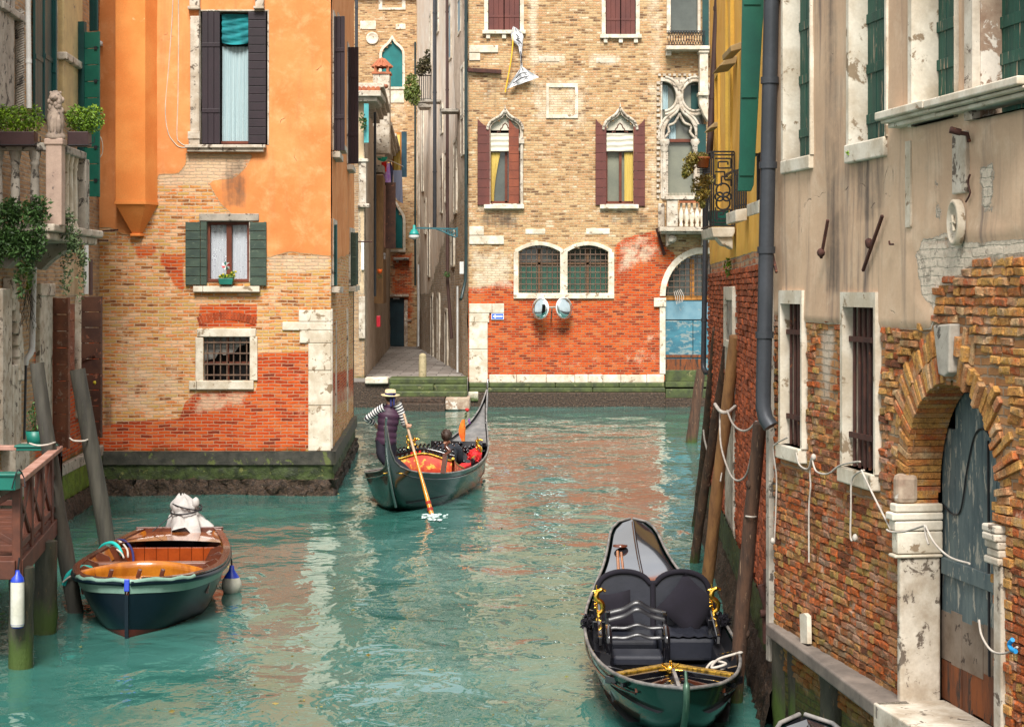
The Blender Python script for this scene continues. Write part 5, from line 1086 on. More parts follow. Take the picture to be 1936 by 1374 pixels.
def lq(x0, y0, x1, y1, d0, d1, mb): return LW.bpx(mb, x0, y0, x1, y1, d0, d1)
mb = MB(); lq(-20, -300, 16, 8, -.05, .1, mb); lq(-10, 14, 20, 205, -.05, .06, mb); lq(-10, 2, 38, 16, -.05, .14, mb); f1 = mb.build('gothic_jamb', M['stonegrey'], lp, bevel=.015)
mb = MB(); b0 = LW.P(29, 205, .06); t0_ = LW.P(29, 18, .06); hh = t0_.z-b0.z; mb.tube([b0, b0+V((0, 0, hh))], .055, 10)
for k in range(40): z = b0.z+hh*k/40; mb.tube([b0+V((.07*math.cos(t), .07*math.sin(t), (z-b0.z)+.11*t/PI)) for t in np.linspace(-PI*1.0, .1, 7)], .016, 5)
mb.build('twisted_column', M['stonegrey'], f1)
for x0, x1 in ((60, 74), (75, 92)): shutter(LW, LW.R(x0, -250, x1, 225), lp, M['greendk'], d0=.02 if x0 == 60 else .05, n=3, vertical=True)
pl = Wall((LW.P(93, 0, .0).x, LW.P(93, 0).y-.1), (P(109, 0, LW.P(93, 0).y-.15).x, LW.P(93, 0).y-.15)); shutter(pl, (0, pl.L, P(0, 235, pl.o.y).z, 10.4), lp, M['greendk'], n=4, vertical=True)
mb = MB(); lq(109, -300, 146, 210, -.05, .10, mb); mb.build('pilaster', wm('yellow_stone', (.56, .42, .20), (.44, .33, .17), 3, .85, (.22, .17, .12), .62, 5), lp, bevel=.02)
mb = MB(); lq(107, 98, 148, 112, -.05, .18, mb); mb.build('pilaster_band', M['stonedirty'], lp, bevel=.02)
Ys = 32.6; pl = Wall((P(150, 0, Ys).x, Ys), (P(189, 0, Ys-.1).x, Ys-.1)); shutter(pl, (.12, pl.L, P(0, 373, Ys).z, P(0, 62, Ys).z), lp, M['green'], d0=0, n=10); 
mb = MB(); pl.box(mb, -.02, .12, P(0, 373, Ys).z, P(0, 42, Ys).z, -.05, .05); mb.build('shutter_edge', M['greendk'], lp)
mb = MB(); x_ = pl.L-.04
for k in range(5): zz = lerp(P(0, 373, Ys).z, P(0, 62, Ys).z, (k+.5)/5); pl.box(mb, x_-.05, x_+.01, zz-.03, zz+.03, .04, .06)
mb.build('hinge', M['iron'], lp)
pl = Wall((P(172, 0, 33.6).x, 33.6), (P(187, 0, 33.5).x, 33.5)); shutter(pl, (0, pl.L, P(0, 60, 33.6).z, 12), lp, M['greendk'], n=2, vertical=True)
# lower openings: stone jambs and old red shutters
mb = MB(); lq(68, 552, 92, 830, -.1, .07, mb); lq(66, 535, 94, 560, -.1, .10, mb); mb.build('stone_jamb', M['stonedirty'], lp, bevel=.02); mb = MB(); lq(142, 560, 156, 790, -.1, .12, mb); mb.build('stone_jamb', M['stonedirty'], lp, bevel=.02)
Ys = 30.6; pl = Wall((P(104, 0, Ys).x, Ys), (P(133, 0, Ys-.1).x, Ys-.1)); sL = shutter(pl, (0, pl.L, P(0, 845, Ys).z, P(0, 563, Ys).z), lp, M['oldred'], n=9, t=.06)
Ys = 32.3; pl = Wall((P(131, 0, Ys).x, Ys), (P(141, 0, Ys).x, Ys)); shutter(pl, (0, pl.L, P(0, 730, Ys).z, P(0, 575, Ys).z), lp, M['oldred'], n=5)
Ys = 32.0; pl = Wall((P(157, 0, Ys).x, Ys), (P(194, 0, Ys-.1).x, Ys-.1)); sR = shutter(pl, (0, pl.L, P(0, 825, Ys).z, P(0, 560, Ys).z), lp, M['brownwood'], n=9, t=.06)
mb = MB(); 
for y0, y1 in ((680, 670), (815, 795)): mb.bar(pl.P(160, y0, .1), pl.P(184, y1, .1), .03, .02)
mb.build('iron_hook', M['rust'], lp)
mb = MB(); lq(-10, 545, 8, 850, -.05, .12, mb)
for k in range(8): a = k/7; p_ = LW.P(8+16*math.sin(a*PI/2), lerp(545, 700, a), .08); mb.obox(p_, (.07, 0, 0), (0, .12, 0), (0, 0, .16))
lq(10, 690, 26, 850, -.05, .12, mb); lq(4, 846, 32, 900, -.05, .2, mb); mb.build('door_arch', M['stonedirty'], lp, bevel=.02)
# balcony
Yb0, Yb1 = 26.9, 29.2; bx = P(132, 0, 28).x
balc = MB(); zf = P(0, 432, 28).z
balc.box(-8.2, bx+.14, Yb0-.4, Yb1+.5, zf-.10, zf+.02); balc.box(-8.2, bx+.06, Yb0-.35, Yb1+.4, zf-.22, zf-.10); bb = balc.build('balcony', M['stonedirty'], lp, bevel=.03, segs=3)
for yy in (Yb0, 28.9):
    mb = MB()
    prof = [(-.55, 0), (-.42, -.02), (-.2, -.12), (.05, -.28), (.2, -.42), (.35, -.38), (.5, -.46), (.7, -.6), (.9, -.62)]
    n_ = len(prof); x0 = bx+.05; top_z = zf-.22
    pts = [(x0-.0-(p[0]+.55)*.9, top_z+p[1]) for p in prof]+[(x0-1.4, top_z)]
    mb.add([(x, yy-.2, z) for x, z in pts]+[(x, yy+.1, z) for x, z in pts], [tuple(range(len(pts))), tuple(range(len(pts), 2*len(pts)))[::-1]]+[(i, i+len(pts), (i+1) % len(pts)+len(pts), (i+1) % len(pts)) for i in range(len(pts))]); mb.build('corbel', M['stonegrey'], bb, bevel=.02)
def post(x, y, r, mb, z0=zf, h=1.12, square=False):
    if square: mb.box(x-r, x+r, y-r, y+r, z0, z0+h)
    else: mb.lathe((x, y, z0), [(r*1.2, 0), (r*1.2, .05), (r*.8, .09), (r*1.0, .2), (r*.9, .7), (r*.75, h-.22), (r*1.05, h-.19), (r*.85, h-.15), (r*1.25, h-.05), (r*1.25, h)], 12)
pmat = wm('pink_stone_post', (.52, .38, .30), (.42, .30, .24), 4, .85, (.18, .14, .12), .62, 8)
mb = MB(); post(P(105, 0, Yb0).x, Yb0, .12, mb, h=1.22, square=True); mb.box(P(105, 0, Yb0).x-.14, P(105, 0, Yb0).x+.14, Yb0-.14, Yb0+.14, zf+1.2, zf+1.3); mb.build('corner_post', pmat, bb, bevel=.02)
mb = MB(); post(P(152, 0, 28.6).x, 28.6, .12, mb, h=1.12, square=True); mb.build('corner_post', M['stonegrey'], bb, bevel=.02)
for px in (-4, 29, 66): mb = MB(); post(P(px, 0, Yb0).x, Yb0, .075, mb); mb.build('baluster', M['stonegrey'], bb)
for k, px in enumerate((125, 133, 141)): mb = MB(); post(P(px, 0, 27.5+.35*k).x, 27.5+.35*k, .05, mb); mb.build('baluster', M['stone'], bb)
mb = MB(); mb.box(-8.2, P(92, 0, Yb0).x, Yb0-.10, Yb0+.10, zf+1.12, zf+1.24); mb.bar((P(105, 0, Yb0).x, Yb0, zf+1.17), (P(152, 0, 28.6).x, 28.6, zf+1.17), .2, .12); mb.build('handrail', M['stonegrey'], bb, bevel=.02)
# carved seated lion on the corner post
c = V((P(105, 0, Yb0).x, Yb0, zf+1.3)); mb = MB()
mb.lathe(c, [(.14, 0), (.15, .05), (.11, .1), (.12, .16), (.13, .25), (.12, .36), (.10, .44), (.085, .50), (.10, .56), (.10, .62), (.075, .68), (.03, .72), (0, .725)], 14, sy=1.1)
mb.blob(c+V((-.02, -.11, .20)), (.045, .05, .16), 8, 6, .1); mb.blob(c+V((.07, -.10, .20)), (.045, .05, .16), 8, 6, .1); mb.blob(c+V((0, -.10, .60)), (.055, .06, .05), 8, 6, .1)
for s_ in (-.07, .07): mb.blob(c+V((s_, .0, .69)), .025, 6, 4)
for k in range(24): a = random.uniform(0, 2*PI); mb.blob(c+V((.095*math.cos(a), .095*math.sin(a), random.uniform(.36, .62))), (.035, .035, .05), 6, 4, .2)
mb.build('carved_lion', wm('carved_pinkish_stone', (.42, .33, .26), (.26, .20, .16), 7, .85, (.10, .08, .07), .58, 12), bb)

# ================= wooden landing stage, left =================
ls = thing('landing_stage', 'red-brown wooden landing stage with a cross-braced railing on the left', 'landing stage', (-6, 21, 0))
NA, NB = V((-5.2, 18.9, 0)), V((-5.78, 22.9, 0)); zfl = 1.22; zr = 2.0
mb = MB()
for k in range(24):
    y = 18.9+k*.172; x1 = lerp(NA.x, NB.x, k/23.5); mb.box(-7.4, x1, y, y+.162, zfl-.05, zfl+random.uniform(-.004, .004))
mb.build('deck', M['railwood'], ls, bevel=.005)
mb = MB(); mb.bar(NA+V((.02, 0, zfl-.14)), NB+V((.02, 0, zfl-.14)), .08, .2); mb.bar((-7.4, 18.86, zfl-.14), NA+V((0, -.05, zfl-.14)), .08, .2); mb.build('edge_beam', M['railwood'], ls, bevel=.01)
for A, B, nbay, e0 in ((NA, NB, 4, 0), (V((-7.2, 18.9, 0)), NA, 2, 0), (V((-7.0, 23.0, 0)), NB, 1, 0)):
    mb = MB(); U = (B-A)
    for k in range(nbay):
        a, b = A+U*(k/nbay), A+U*((k+1)/nbay)
        mb.bar(a+V((0, 0, zfl+.1)), b+V((0, 0, zr-.1)), .035, .06); mb.bar(a+V((0, .03, zr-.1)), b+V((0, .03, zfl+.1)), .035, .06)
    mb.bar(A+V((0, 0, zfl+.08)), B+V((0, 0, zfl+.08)), .05, .07); mb.build('cross_brace', M['railwood'], ls, bevel=.006)
    mb = MB(); mb.bar(A+V((0, 0, zr)), B+V((0, 0, zr)), .12, .06); mb.build('handrail', wm('worn_pink_rail', (.42, .24, .19), (.28, .13, .09), 4, .65, bump=.4), ls, bevel=.01)
    for k in range(nbay+1):
        if nbay == 2 and k == 2: continue
        p_ = A+U*(k/nbay); mb = MB(); mb.box(p_.x-.045, p_.x+.045, p_.y-.045, p_.y+.045, zfl-.24, zr-.02); mb.build('post', M['railwood'], ls, bevel=.008)
def pole(name, a, b, r0, r1, mat, label, group=None, cat='pole', bend=.02, n=12, parent=None, knots=0):
    a, b = V(a), V(b); pts = []
    sx, sy = random.uniform(-1, 1)*bend, random.uniform(-1, 1)*bend
    for k in range(n): t = k/(n-1); p = a.lerp(b, t); pts.append(p+V((sx*math.sin(t*PI)+random.gauss(0, bend*.12), sy*math.sin(t*PI*1.4), 0)))
    rs = [lerp(r0, r1, k/(n-1))*random.uniform(.94, 1.07) for k in range(n)]
    mb = MB(); mb.tube(pts, rs, 14)
    for _ in range(knots): k = random.randint(1, n-2); an = random.uniform(0, 2*PI); mb.blob(pts[k]+V((math.cos(an)*rs[k]*.75, math.sin(an)*rs[k]*.75, 0)), (.04, .04, .05), 6, 4)
    if parent is not None: return mb.build(name, mat, parent)
    return tag(mb.build(name, mat, loc=tuple(a)), label, cat, group)
for px, py, r in ((38, 1262, .135), (84, 1195, .14), (10, 1060, .12), (105, 1040, .08)):
    b = PZ(px, py, 0); pole('pile', (b.x, b.y, -.8), (b.x+.02, b.y, zfl-.15), r, r*.95, M['pilewet'], None, parent=ls, bend=.01)
# ================= mooring poles =================
def mpole(top, base, r0, r1, mat, label, group, **k):
    b = PZ(*base, 0); t = P(top[0], top[1], b.y+k.pop('dy', 0)); d = (t-b); pole('mooring_pole', b-d*(.5/d.length), t, r0, r1, mat, label, group, **k); return b, t
GR = 'mooring poles along the walls'
pA = mpole((68, 686), (145, 1158), .105, .085, M['polegrey'], 'leaning olive grey mooring pole between the landing stage and the rowing boat bow', GR)
pB = mpole((146, 698), (208, 1060), .125, .115, M['polegrey'], 'thick grey mooring pole leaning in front of the brown shutters behind the rowing boat', GR)
mpole((1326, 698), (1308, 836), .16, .12, M['pole'], 'short far mooring pole standing beneath the thin drainpipe by the blue door', GR, knots=3)
mpole((1357, 622), (1317, 994), .09, .08, M['pole'], 'tallest brown mooring pole of the roped cluster, left of the white window', GR, dy=-3.0, knots=5, bend=.05)
mpole((1376, 655), (1313, 1064), .07, .065, M['pole'], 'thin dark mooring pole in the middle of the roped cluster', GR, dy=-1.6, knots=4, bend=.04)
q4 = mpole((1389, 636), (1335, 1135), .085, .07, M['poletan'], 'tan stripped mooring pole at the right of the roped cluster behind the moored gondola', GR, dy=-1.0, knots=3, bend=.03)
q5 = mpole((1437, 800), (1392, 1325), .075, .065, M['pole'], 'nearest dark mooring pole beside the black gondola, ending under the fat drainpipe', GR, dy=-.5, knots=5, bend=.02)
# plank shelf on piles
sh = thing('plank_shelf', 'weathered grey plank shelf on dark piles along the right wall', 'shelf', (2.6, 15, 0))
A, B = PZ(1478, 1192, .9), PZ(1690, 1344, .9); mb = MB(); mb.bar(A+V((0, .1, 0)), B-V((0, .05, 0)), .27, .12); mb.build('plank', M['plank'], sh, bevel=.02, segs=3)
for t, r in ((.02, .13), (.12, .08), (.48, .11), (.93, .10)): p_ = A.lerp(B, t); pole('pile', (p_.x+.05, p_.y, -.8), (p_.x+.03, p_.y, .84), r*1.1, r, M['pilewet'], None, parent=sh, bend=.01)
# anchor iron at the corner
mb = MB(); Yk = 17.0; mb.tube([P(1447, 1075, Yk), P(1452, 1110, Yk), P(1449, 1160, Yk), P(1452, 1215, Yk)], [.02, .045, .04, .05], 8); mb.tube([P(1438, 1105, Yk-.05), P(1452, 1155, Yk-.05)], .035, 8); mb.tube([P(1438, 1160, Yk-.06), P(1455, 1158, Yk-.06)], .04, 8)
tag(mb.build('iron_hook', M['rust']), 'rusty iron mooring hook on the corner beside the plank shelf', 'hook')
# ================= boats =================
def hull_at(keys, L, t):
    ts, wl, zr_, zk_ = keys
    return (t*L, cat(ts, wl, t), cat(ts, zr_, t), cat(ts, zk_, t))
def section(y, w_, zr_, zk_, n, p=.55, off=0, rake=0):
    pts = []
    for i in range(n+1):
        s = -1+2*i/n; a = abs(s); x = w_*math.copysign(a**p, s) if a else 0
        z = zk_+(zr_-zk_)*(a**2.4); pts.append(V((x, y, z)))
    return pts
def gondola(root, keys, L, nst=44, skew=0, p=.55):
    LF = lambda x, y: x*(1+skew*math.exp(-((y/L-.17)/.15)**2)) if x < 0 else x
    """hull shell, gunwale, inner skin and bottom boards"""
    ts = [i/nst for i in range(nst+1)]; S = [hull_at(keys, L, t) for t in ts]
    mb = MB(); mb.grid([[V((LF(q.x, y), q.y, q.z)) for q in section(y, max(w_, .012), zr_, zk_, 22, p)] for y, w_, zr_, zk_ in S]); h = mb.build('hull', M['hull'], root)
    mb = MB(); mb.grid([[V((LF(x, y), q.y, q.z)) for q in section(y, max(w_-.035, .004), zr_-.01, max(zk_+.03, .09 if zk_ < .1 else zk_+.03), 22, p) for x in (q.x,)] for y, w_, zr_, zk_ in S]); mb.build('inner_skin', M['lacqb'], root)
    for sx in (-1, 1):
        mb = MB(); mb.tube([(LF(sx*w_, y), y, zr_+.005) for y, w_, zr_, zk_ in S], .017, 8); mb.build('gunwale', M['rim'], root)
        mb = MB(); mb.tube([(LF(sx*(w_*.985+.008), y), y, zr_-.10) for y, w_, zr_, zk_ in S[3:-3]], .012, 6); mb.build('rubbing_strake', M['lacquer'], root)
    mb = MB(); mb.grid([[V((x*min(w_*.86, .6), y, .16)) for x in (-1, -.5, 0, .5, 1)] for y, w_, zr_, zk_ in S if zk_ < .12 and w_ > .15], False); mb.build('bottom_boards', M['lacqb'], root)
    return S
def seahorse(c, s, root, name='brass_seahorse'):
    c = V(c); mb = MB(); mb.lathe(c, [(.05*s, 0), (.05*s, .02*s), (.02*s, .04*s), (.03*s, .08*s), (.015*s, .1*s)], 10)
    mb.tube(smooth_path([c+V((x*s, 0, z*s)) for x, z in ((0, .08), (.05, .13), (.04, .22), (-.03, .28), (-.02, .36), (.04, .40), (.09, .38))], 4), [.03*s]*6+[.036*s]*10+[.03*s]*5+[.02*s]*4, 8)
    mb.tube([c+V((-.02*s, 0, .1*s)), c+V((-.03*s, 0, .46*s))], .012*s, 6); mb.tube([c+V((-.08*s, 0, .38*s)), c+V((.04*s, 0, .40*s))], .012*s, 6)
    for k in range(5): mb.blob(c+V((-.05*s, 0, (.16+.05*k)*s)), .02*s, 6, 4)
    return mb.build(name, M['gold'], root)
# ---- moored black gondola, near right
A, B = V((1.46, 15.1, 0)), V((1.55, 23.3, 0)); Lg = (B-A).length
gn = thing('gondola', 'empty black gondola with a heart-shaped double backrest moored at the right', 'gondola', (A.x, A.y, 0), -math.atan2((B-A).x, (B-A).y), 'gondolas moored along the right wall', local=True)
kn = ([0, .02, .06, .14, .26, .4, .55, .68, .8, .88, .94, .975, 1.], [.02, .17, .36, .56, .70, .745, .70, .58, .43, .35, .29, .19, .02],
      [.66, .64, .60, .55, .51, .50, .52, .58, .70, .82, .95, 1.03, 1.05], [.50, .36, .20, .05, -.12, -.2, -.2, -.12, .0, .15, .36, .6, .9])
S = gondola(gn, kn, Lg)
def gy(t): return t*Lg
def gw(t): return cat(kn[0], kn[1], t)
def gz(t): return cat(kn[0], kn[2], t)
# glossy far deck, two panels either side of a ridge
for sx in (-1, 1):
    mb = MB(); mb.grid([[V((sx*(gw(t)-.05)*f, gy(t), gz(t)-.01+.05*(1-f))) for f in (0, .25, .5, .75, 1)] for t in np.linspace(.64, .975, 16)]); mb.build('far_deck', solid('mirror_black_deck', (.02, .02, .024), .06, coat=1., spec=1.), gn)
mb = MB(); mb.tube([(0, gy(t), gz(t)+.05) for t in np.linspace(.64, .96, 12)], .02, 6); mb.build('deck_ridge', M['lacquer'], gn)
mb = MB(); mb.bar((-.5, gy(.64), gz(.64)-.02), (.5, gy(.64), gz(.64)-.02), .10, .20); mb.build('deck_beam', M['lacquer'], gn, bevel=.01)
mb = MB(); mb.grid([[V((x, gy(.632)-.02*(1-abs(x)/.45), gz(.64)+.10-.10*(x/.45)**2+dz)) for x in np.linspace(-.36, .36, 14)] for dz in (-.09, 0)]); mb.build('gilt_carving', M['goldp'], gn)
mb = MB(); mb.tube([(-.3, gy(.66), .72), (-.26, gy(.80), .86)], .02, 8); mb.tube([(-.24, gy(.66), .72), (-.22, gy(.79), .86)], .016, 8); mb.build('oar_handle', M['varnor'], gn)
mb = MB(); mb.lathe((-.2, gy(.87), gz(.87)+.04), [(.09, 0), (.09, .02), (0, .03)], 14); mb.build('deck_cap', M['varndk'], gn)
# heart-shaped double backrest
yb = 4.05; zb0, hb = .30, .70
def heart(k=1.0):
    R = []
    for i in range(19): a = PI-(PI*.86)*i/18; R.append((-.31+.305*k*math.cos(a), .38+.33*k*max(0, math.sin(a))**.55))
    Lf = [(-.56*k, 0), (-.61*k, .25)]+R[1:]; return Lf+[(-x, z) for x, z in Lf[::-1]]
hp = heart(); n_ = len(hp); mb = MB()
mb.add([(x, yb+.0+z*.16, zb0+z) for x, z in hp]+[(x, yb+.12+z*.16, zb0+z) for x, z in hp], [tuple(range(n_)), tuple(range(n_, 2*n_))[::-1]]+[(i, i+n_, (i+1) % n_+n_, (i+1) % n_) for i in range(n_)]); br = mb.build('backrest', M['leather'], gn, bevel=.02)
mb = MB(); mb.tube([(x*.985, yb-.01+z*.16, zb0+z*.985) for x, z in hp], .030, 8); mb.tube([(0, yb-.015, zb0+.05), (0, yb-.015+.09, zb0+.58)], .03, 8); mb.build('velvet_piping', M['velvet'], br)
mb = MB(); mb.box(-.60, .0, yb-.62, yb, .22, .40); mb.box(.01, .58, yb-.70, yb, .20, .44); mb.build('seat', M['leather'], gn, bevel=.04, segs=3)
mb = MB()
rows = []
for j in range(13):
    rows.append([V((.02+.55*i/14, yb-.70+.66*j/12, .455+.018*math.sin(i*1.1+j*.9)*math.sin(j*.5)+.01*math.sin(i*2.3))) for i in range(15)])
mb.grid(rows); mb.build('seat_cushion', M['leather'], gn)
def cushion(c, s, rot, name, tilt):
    mb = MB(); n = 10; m_ = Matrix.Translation(c) @ Matrix.Rotation(tilt, 4, 'X') @ Matrix.Rotation(rot, 4, 'Y')
    for sg in (-1, 1):
        mb.grid([[m_ @ V((x*s*(1-.10*math.cos(z*PI/2)*abs(x)**2)+0, sg*.11*s*2*(max(0, (1-x**4)*(1-z**4)))**.6, z*s*(1-.10*math.cos(x*PI/2)*abs(z)**2))) for x in np.linspace(-1, 1, n)] for z in np.linspace(-1, 1, n)])
    o = mb.build(name, M['velvet'], None); return o
def gput(o, lab, catg='cushion', grp=None):   # place a loose object given in gondola coordinates
    mt = Matrix.Translation(gn.location) @ Matrix.Rotation(gn.rotation_euler.z, 4, 'Z'); o.location = mt @ o.location; o.rotation_euler.z = gn.rotation_euler.z; tag(o, lab, catg, grp)
gput(cushion(V((.36, yb-.16, .68)), .25, math.radians(40), 'cushion', math.radians(-12)), 'black velvet cushion standing on its corner on the right half of the gondola seat', grp='cushions on the moored gondola seat')
gput(cushion(V((-.42, yb-.14, .62)), .20, math.radians(-8), 'cushion', math.radians(-12)), 'black velvet cushion half hidden behind the carved side chair, left half of the gondola seat', grp='cushions on the moored gondola seat')
# side chair with wavy carved back (faces across the boat)
chair = thing('side_chair', 'small black lacquered side chair with wavy carved back rails in the moored gondola', 'chair', (0, 0, 0))
chair.location = Matrix.Translation(gn.location) @ Matrix.Rotation(gn.rotation_euler.z, 4, 'Z') @ V((-.23, 2.82, .12)); chair.rotation_euler.z = gn.rotation_euler.z; LOCAL.add(chair.name)
mb = MB(); mb.box(-.26, .24, -.18, .22, .18, .28); mb.build('seat', M['leather'], chair, bevel=.03, segs=3)
for x in (-.30, .27):
    mb = MB(); mb.box(x-.025, x+.025, .16, .21, .0, .66); mb.build('leg', M['lacquer'], chair, bevel=.01)
    mb = MB(); mb.tube(smooth_path([(x, .18, .5), (x, .0, .53), (x, -.16, .48), (x, -.2, .40), (x, -.19, .0)], 4), .032, 8); mb.build('arm', M['lacquer'], chair)
for (z, am, hh) in ((.62, .05, .045), (.50, .02, .03), (.40, .02, .035)):
    rows = [[V((x, .17+dy, z+hz+am*math.cos(x/.29*PI)*1.0*(1 if z > .6 else .8)+.010*math.cos(x*26))) for x in np.linspace(-.29, .27, 24)] for dy, hz in ((-.02, -hh/2), (-.02, hh/2), (.02, hh/2), (.02, -hh/2), (-.02, -hh/2))]
    MB().grid(rows).build('back_rail', M['lacqb'], chair)
rows = [[V((x, .27+dy, .67+hz*.45+.05*math.cos(x/.29*PI)+.010*math.cos(x*26))) for x in np.linspace(-.29, .27, 24)] for dy, hz in ((-.02, -.05), (-.02, .05), (.02, .05), (.02, -.05), (-.02, -.05))]
MB().grid(rows).build('back_rail', M['lacqb'], chair)
# V-shaped thwart with gilt trim, ribs, stem iron
def vb(z, y0, yk, w0, th, hgt, mat, nm, sh=0):
    mb = MB(); mb.bar((-w0, y0, z), (0, yk, z), th, hgt); mb.bar((0, yk, z), (w0, y0, z), th, hgt); return mb.build(nm, mat, gn, bevel=.006)
vb(.47, 1.20, 1.65, .58, .16, .07, M['lacquer'], 'foredeck_beam'); vb(.512, 1.28, 1.72, .54, .085, .02, M['goldp'], 'gilt_trim')
mb = MB(); rows = [[V((x*gw(t)*.97, gy(t), .40+.06*(1-abs(x)))) for x in (-1, -.5, 0, .5, 1)] for t in np.linspace(.03, .165, 8)]; mb.grid(rows); mb.build('bow_deck', M['lacqb'], gn)
for sx in (-1, 1):
    for k in range(3):
        mb = MB(); mb.bar((sx*.06, 1.25-.1*k, .49), (sx*(.50-.12*k), .78-.2*k, .52), .03, .035); mb.build('deck_batten', M['varndk' if k == 1 else 'lacquer'], gn)
mb = MB()
for k in range(9): mb.bar((-.07+.0*k, .35+.08*k, .475), (.07, .35+.08*k, .475), .02, .02)
mb.bar((0, .15, .50), (0, 1.35, .53), .03, .04); mb.build('slatted_grating', M['rim'], gn)
mb = MB(); mb.tube(smooth_path([(0, .02, .80), (.0, -.05, .70), (0, -.06, .58), (0, .05, .42), (0, .35, .22), (0, .8, .05)], 4), [.014]*4+[.03]*17, 8); mb.build('stem_iron', wm('greenish_stem_iron', (.06, .12, .08), (.03, .07, .05), 6, .35, metal=.3), gn)
mb = MB(); c = V((-.02, 1.42, .52)); mb.blob(c, (.05, .03, .05), 8, 6); 
for a in range(5): mb.tube([c, c+V((.11*math.cos(a*PI/4+.0), -.02, .09*math.sin(a*PI/4)))], .012, 6)
mb.build('brass_ornament', M['gold'], gn)
# frames (ribs) and side decks
for t in (.20, .30, .56, .62):
    for sx in (-1, 1):
        w0 = gw(t); mb = MB(); mb.add([V((sx*(w0-.03), gy(t)+d, gz(t)-.01)) for d in (-.02, .02)]+[V((sx*(w0-.20), gy(t)+d, gz(t)-.05)) for d in (-.02, .02)]+[V((sx*(w0-.26), gy(t)+d, gz(t)-.22)) for d in (-.02, .02)]+[V((sx*(w0-.10), gy(t)+d, gz(t)-.35)) for d in (-.02, .02)], [(0, 2, 4, 6), (1, 7, 5, 3), (0, 1, 3, 2), (2, 3, 5, 4), (4, 5, 7, 6), (6, 7, 1, 0)]); mb.build('rib', M['lacquer'], gn)
for sx in (-1, 1):
    mb = MB(); mb.grid([[V((sx*(gw(t)-.03), gy(t), gz(t)-.12)), V((sx*(gw(t)-.19), gy(t), gz(t)-.14)), V((sx*(gw(t)-.20), gy(t), .18))] for t in np.linspace(.16, .62, 14)], False); mb.build('side_deck', M['lacqb'], gn)
    x = sx*.60; y_ = 3.55 if sx < 0 else 3.65; mb = MB(); mb.bar((x, y_-.5, .46), (x*.98, y_+.5, .74), .05, .10); mb.box(x-.07, x+.07, y_-.12, y_+.10, .3, .60); mb.build('arm_rest', M['lacquer'], gn, bevel=.012)
    seahorse((x, y_-.05, .60), .78, gn); mb = MB(); mb.leaves((x+sx*.10, y_+.02, .56), .085, 220, .03); mb.blob((x+sx*.10, y_+.02, .56), .07, 8, 6); mb.build('pompom', M['velvet'], gn)
# second moored gondola, only its tip shows
g2_ = dup(gn, (1.93, 4.32, 0), label='black gondola of which only the pale rounded tip shows at the bottom edge')

# ---- gondola under way
A2, B2 = V((-2.22, 31.6, 0)), V((-.57, 41.0, 0)); Lm = (B2-A2).length
gm = thing('gondola', 'green black gondola with red and gold brocade seats being rowed in mid canal', 'gondola', (A2.x, A2.y, 0), -math.atan2((B2-A2).x, (B2-A2).y), local=True)
km = ([0, .03, .08, .15, .25, .4, .55, .68, .8, .9, .96, 1.], [.015, .05, .17, .44, .70, .78, .74, .60, .38, .17, .06, .012],
      [1.62, 1.06, .80, .66, .58, .54, .57, .66, .84, 1.12, 1.42, 1.74], [1.35, .75, .22, -.05, -.2, -.25, -.25, -.2, -.08, .18, .60, 1.30])
gondola(gm, km, Lm, 50, skew=.5)
mw = lambda t: cat(km[0], km[1], t); mz = lambda t: cat(km[0], km[2], t)
for t0, t1, nm in ((.02, .17, 'stern_deck'), (.74, .97, 'bow_deck')):
    mb = MB(); mb.grid([[V((x*(mw(t)-.03), t*Lm, mz(t)-.05+.03*(1-abs(x)))) for x in (-1, -.5, 0, .5, 1)] for t in np.linspace(t0, t1, 12)]); mb.build(nm, M['lacqb'] if nm == 'stern_deck' else wm('wet_grey_deck', (.20, .19, .18), (.10, .10, .10), 5, .3), gm)
mb = MB(); mb.tube(smooth_path([(0, Lm*.90, .2), (0, Lm*.97, .85), (0, Lm+.02, 1.5), (0, Lm+.04, 1.85), (0, Lm+.10, 2.0)], 5), [.02]*20+[.012], 8); mb.build('bow_iron', M['steel'], gm)
mb = MB(); mb.tube(smooth_path([(0, .75, .12), (0, .35, .62), (0, .06, 1.2), (0, .0, 1.62), (.02, -.03, 1.78)], 5), .022, 8); mb.build('stern_iron', M['steel'], gm)
mb = MB(); mb.bar((-mw(.74)+.04, Lm*.735, mz(.74)-.02), (mw(.74)-.04, Lm*.735, mz(.74)-.02), .07, .10); mb.bar((-mw(.70)+.04, Lm*.70, mz(.7)-.06), (mw(.7)-.04, Lm*.70, mz(.7)-.06), .4, .03); mb.build('thwart', M['lacquer'], gm, bevel=.01)
# brocade sofa seen from behind, black carved crest
ysf = 3.05; mb = MB()
rows = [[V((x, ysf+.10*(x/.62)**2*-1+dy, z+(.06*math.cos(x*5.2) if z > .5 else 0))) for x in np.linspace(-.62, .62, 22)] for dy, z in ((0, .22), (-.03, .45), (-.06, .80), (.06, .82), (.08, .3))]
mb.grid(rows); so = mb.build('sofa_back', M['redf'], gm)
mb = MB(); mb.tube([rows[2][i]+V((0, .0, .02)) for i in range(22)], .022, 6); mb.build('gilt_edge', M['goldp'], so)
mb = MB()
for k in range(15):
    x = -.56+.08*k; h = .16+.10*math.cos((x)*2.5)**2; mb.tube(smooth_path([(x, ysf, .80), (x+.04, ysf, .80+h*.5), (x-.02, ysf, .80+h*.8), (x+.03, ysf, .80+h)], 3), .022, 5); mb.blob((x, ysf, .82+h*.6), (.035, .02, .03), 6, 4, .2)
mb.tube([(x, ysf, .84+.12*math.cos(x*2.4)**2) for x in np.linspace(-.6, .6, 16)], .03, 6); mb.build('carved_crest', M['lacquer'], so)
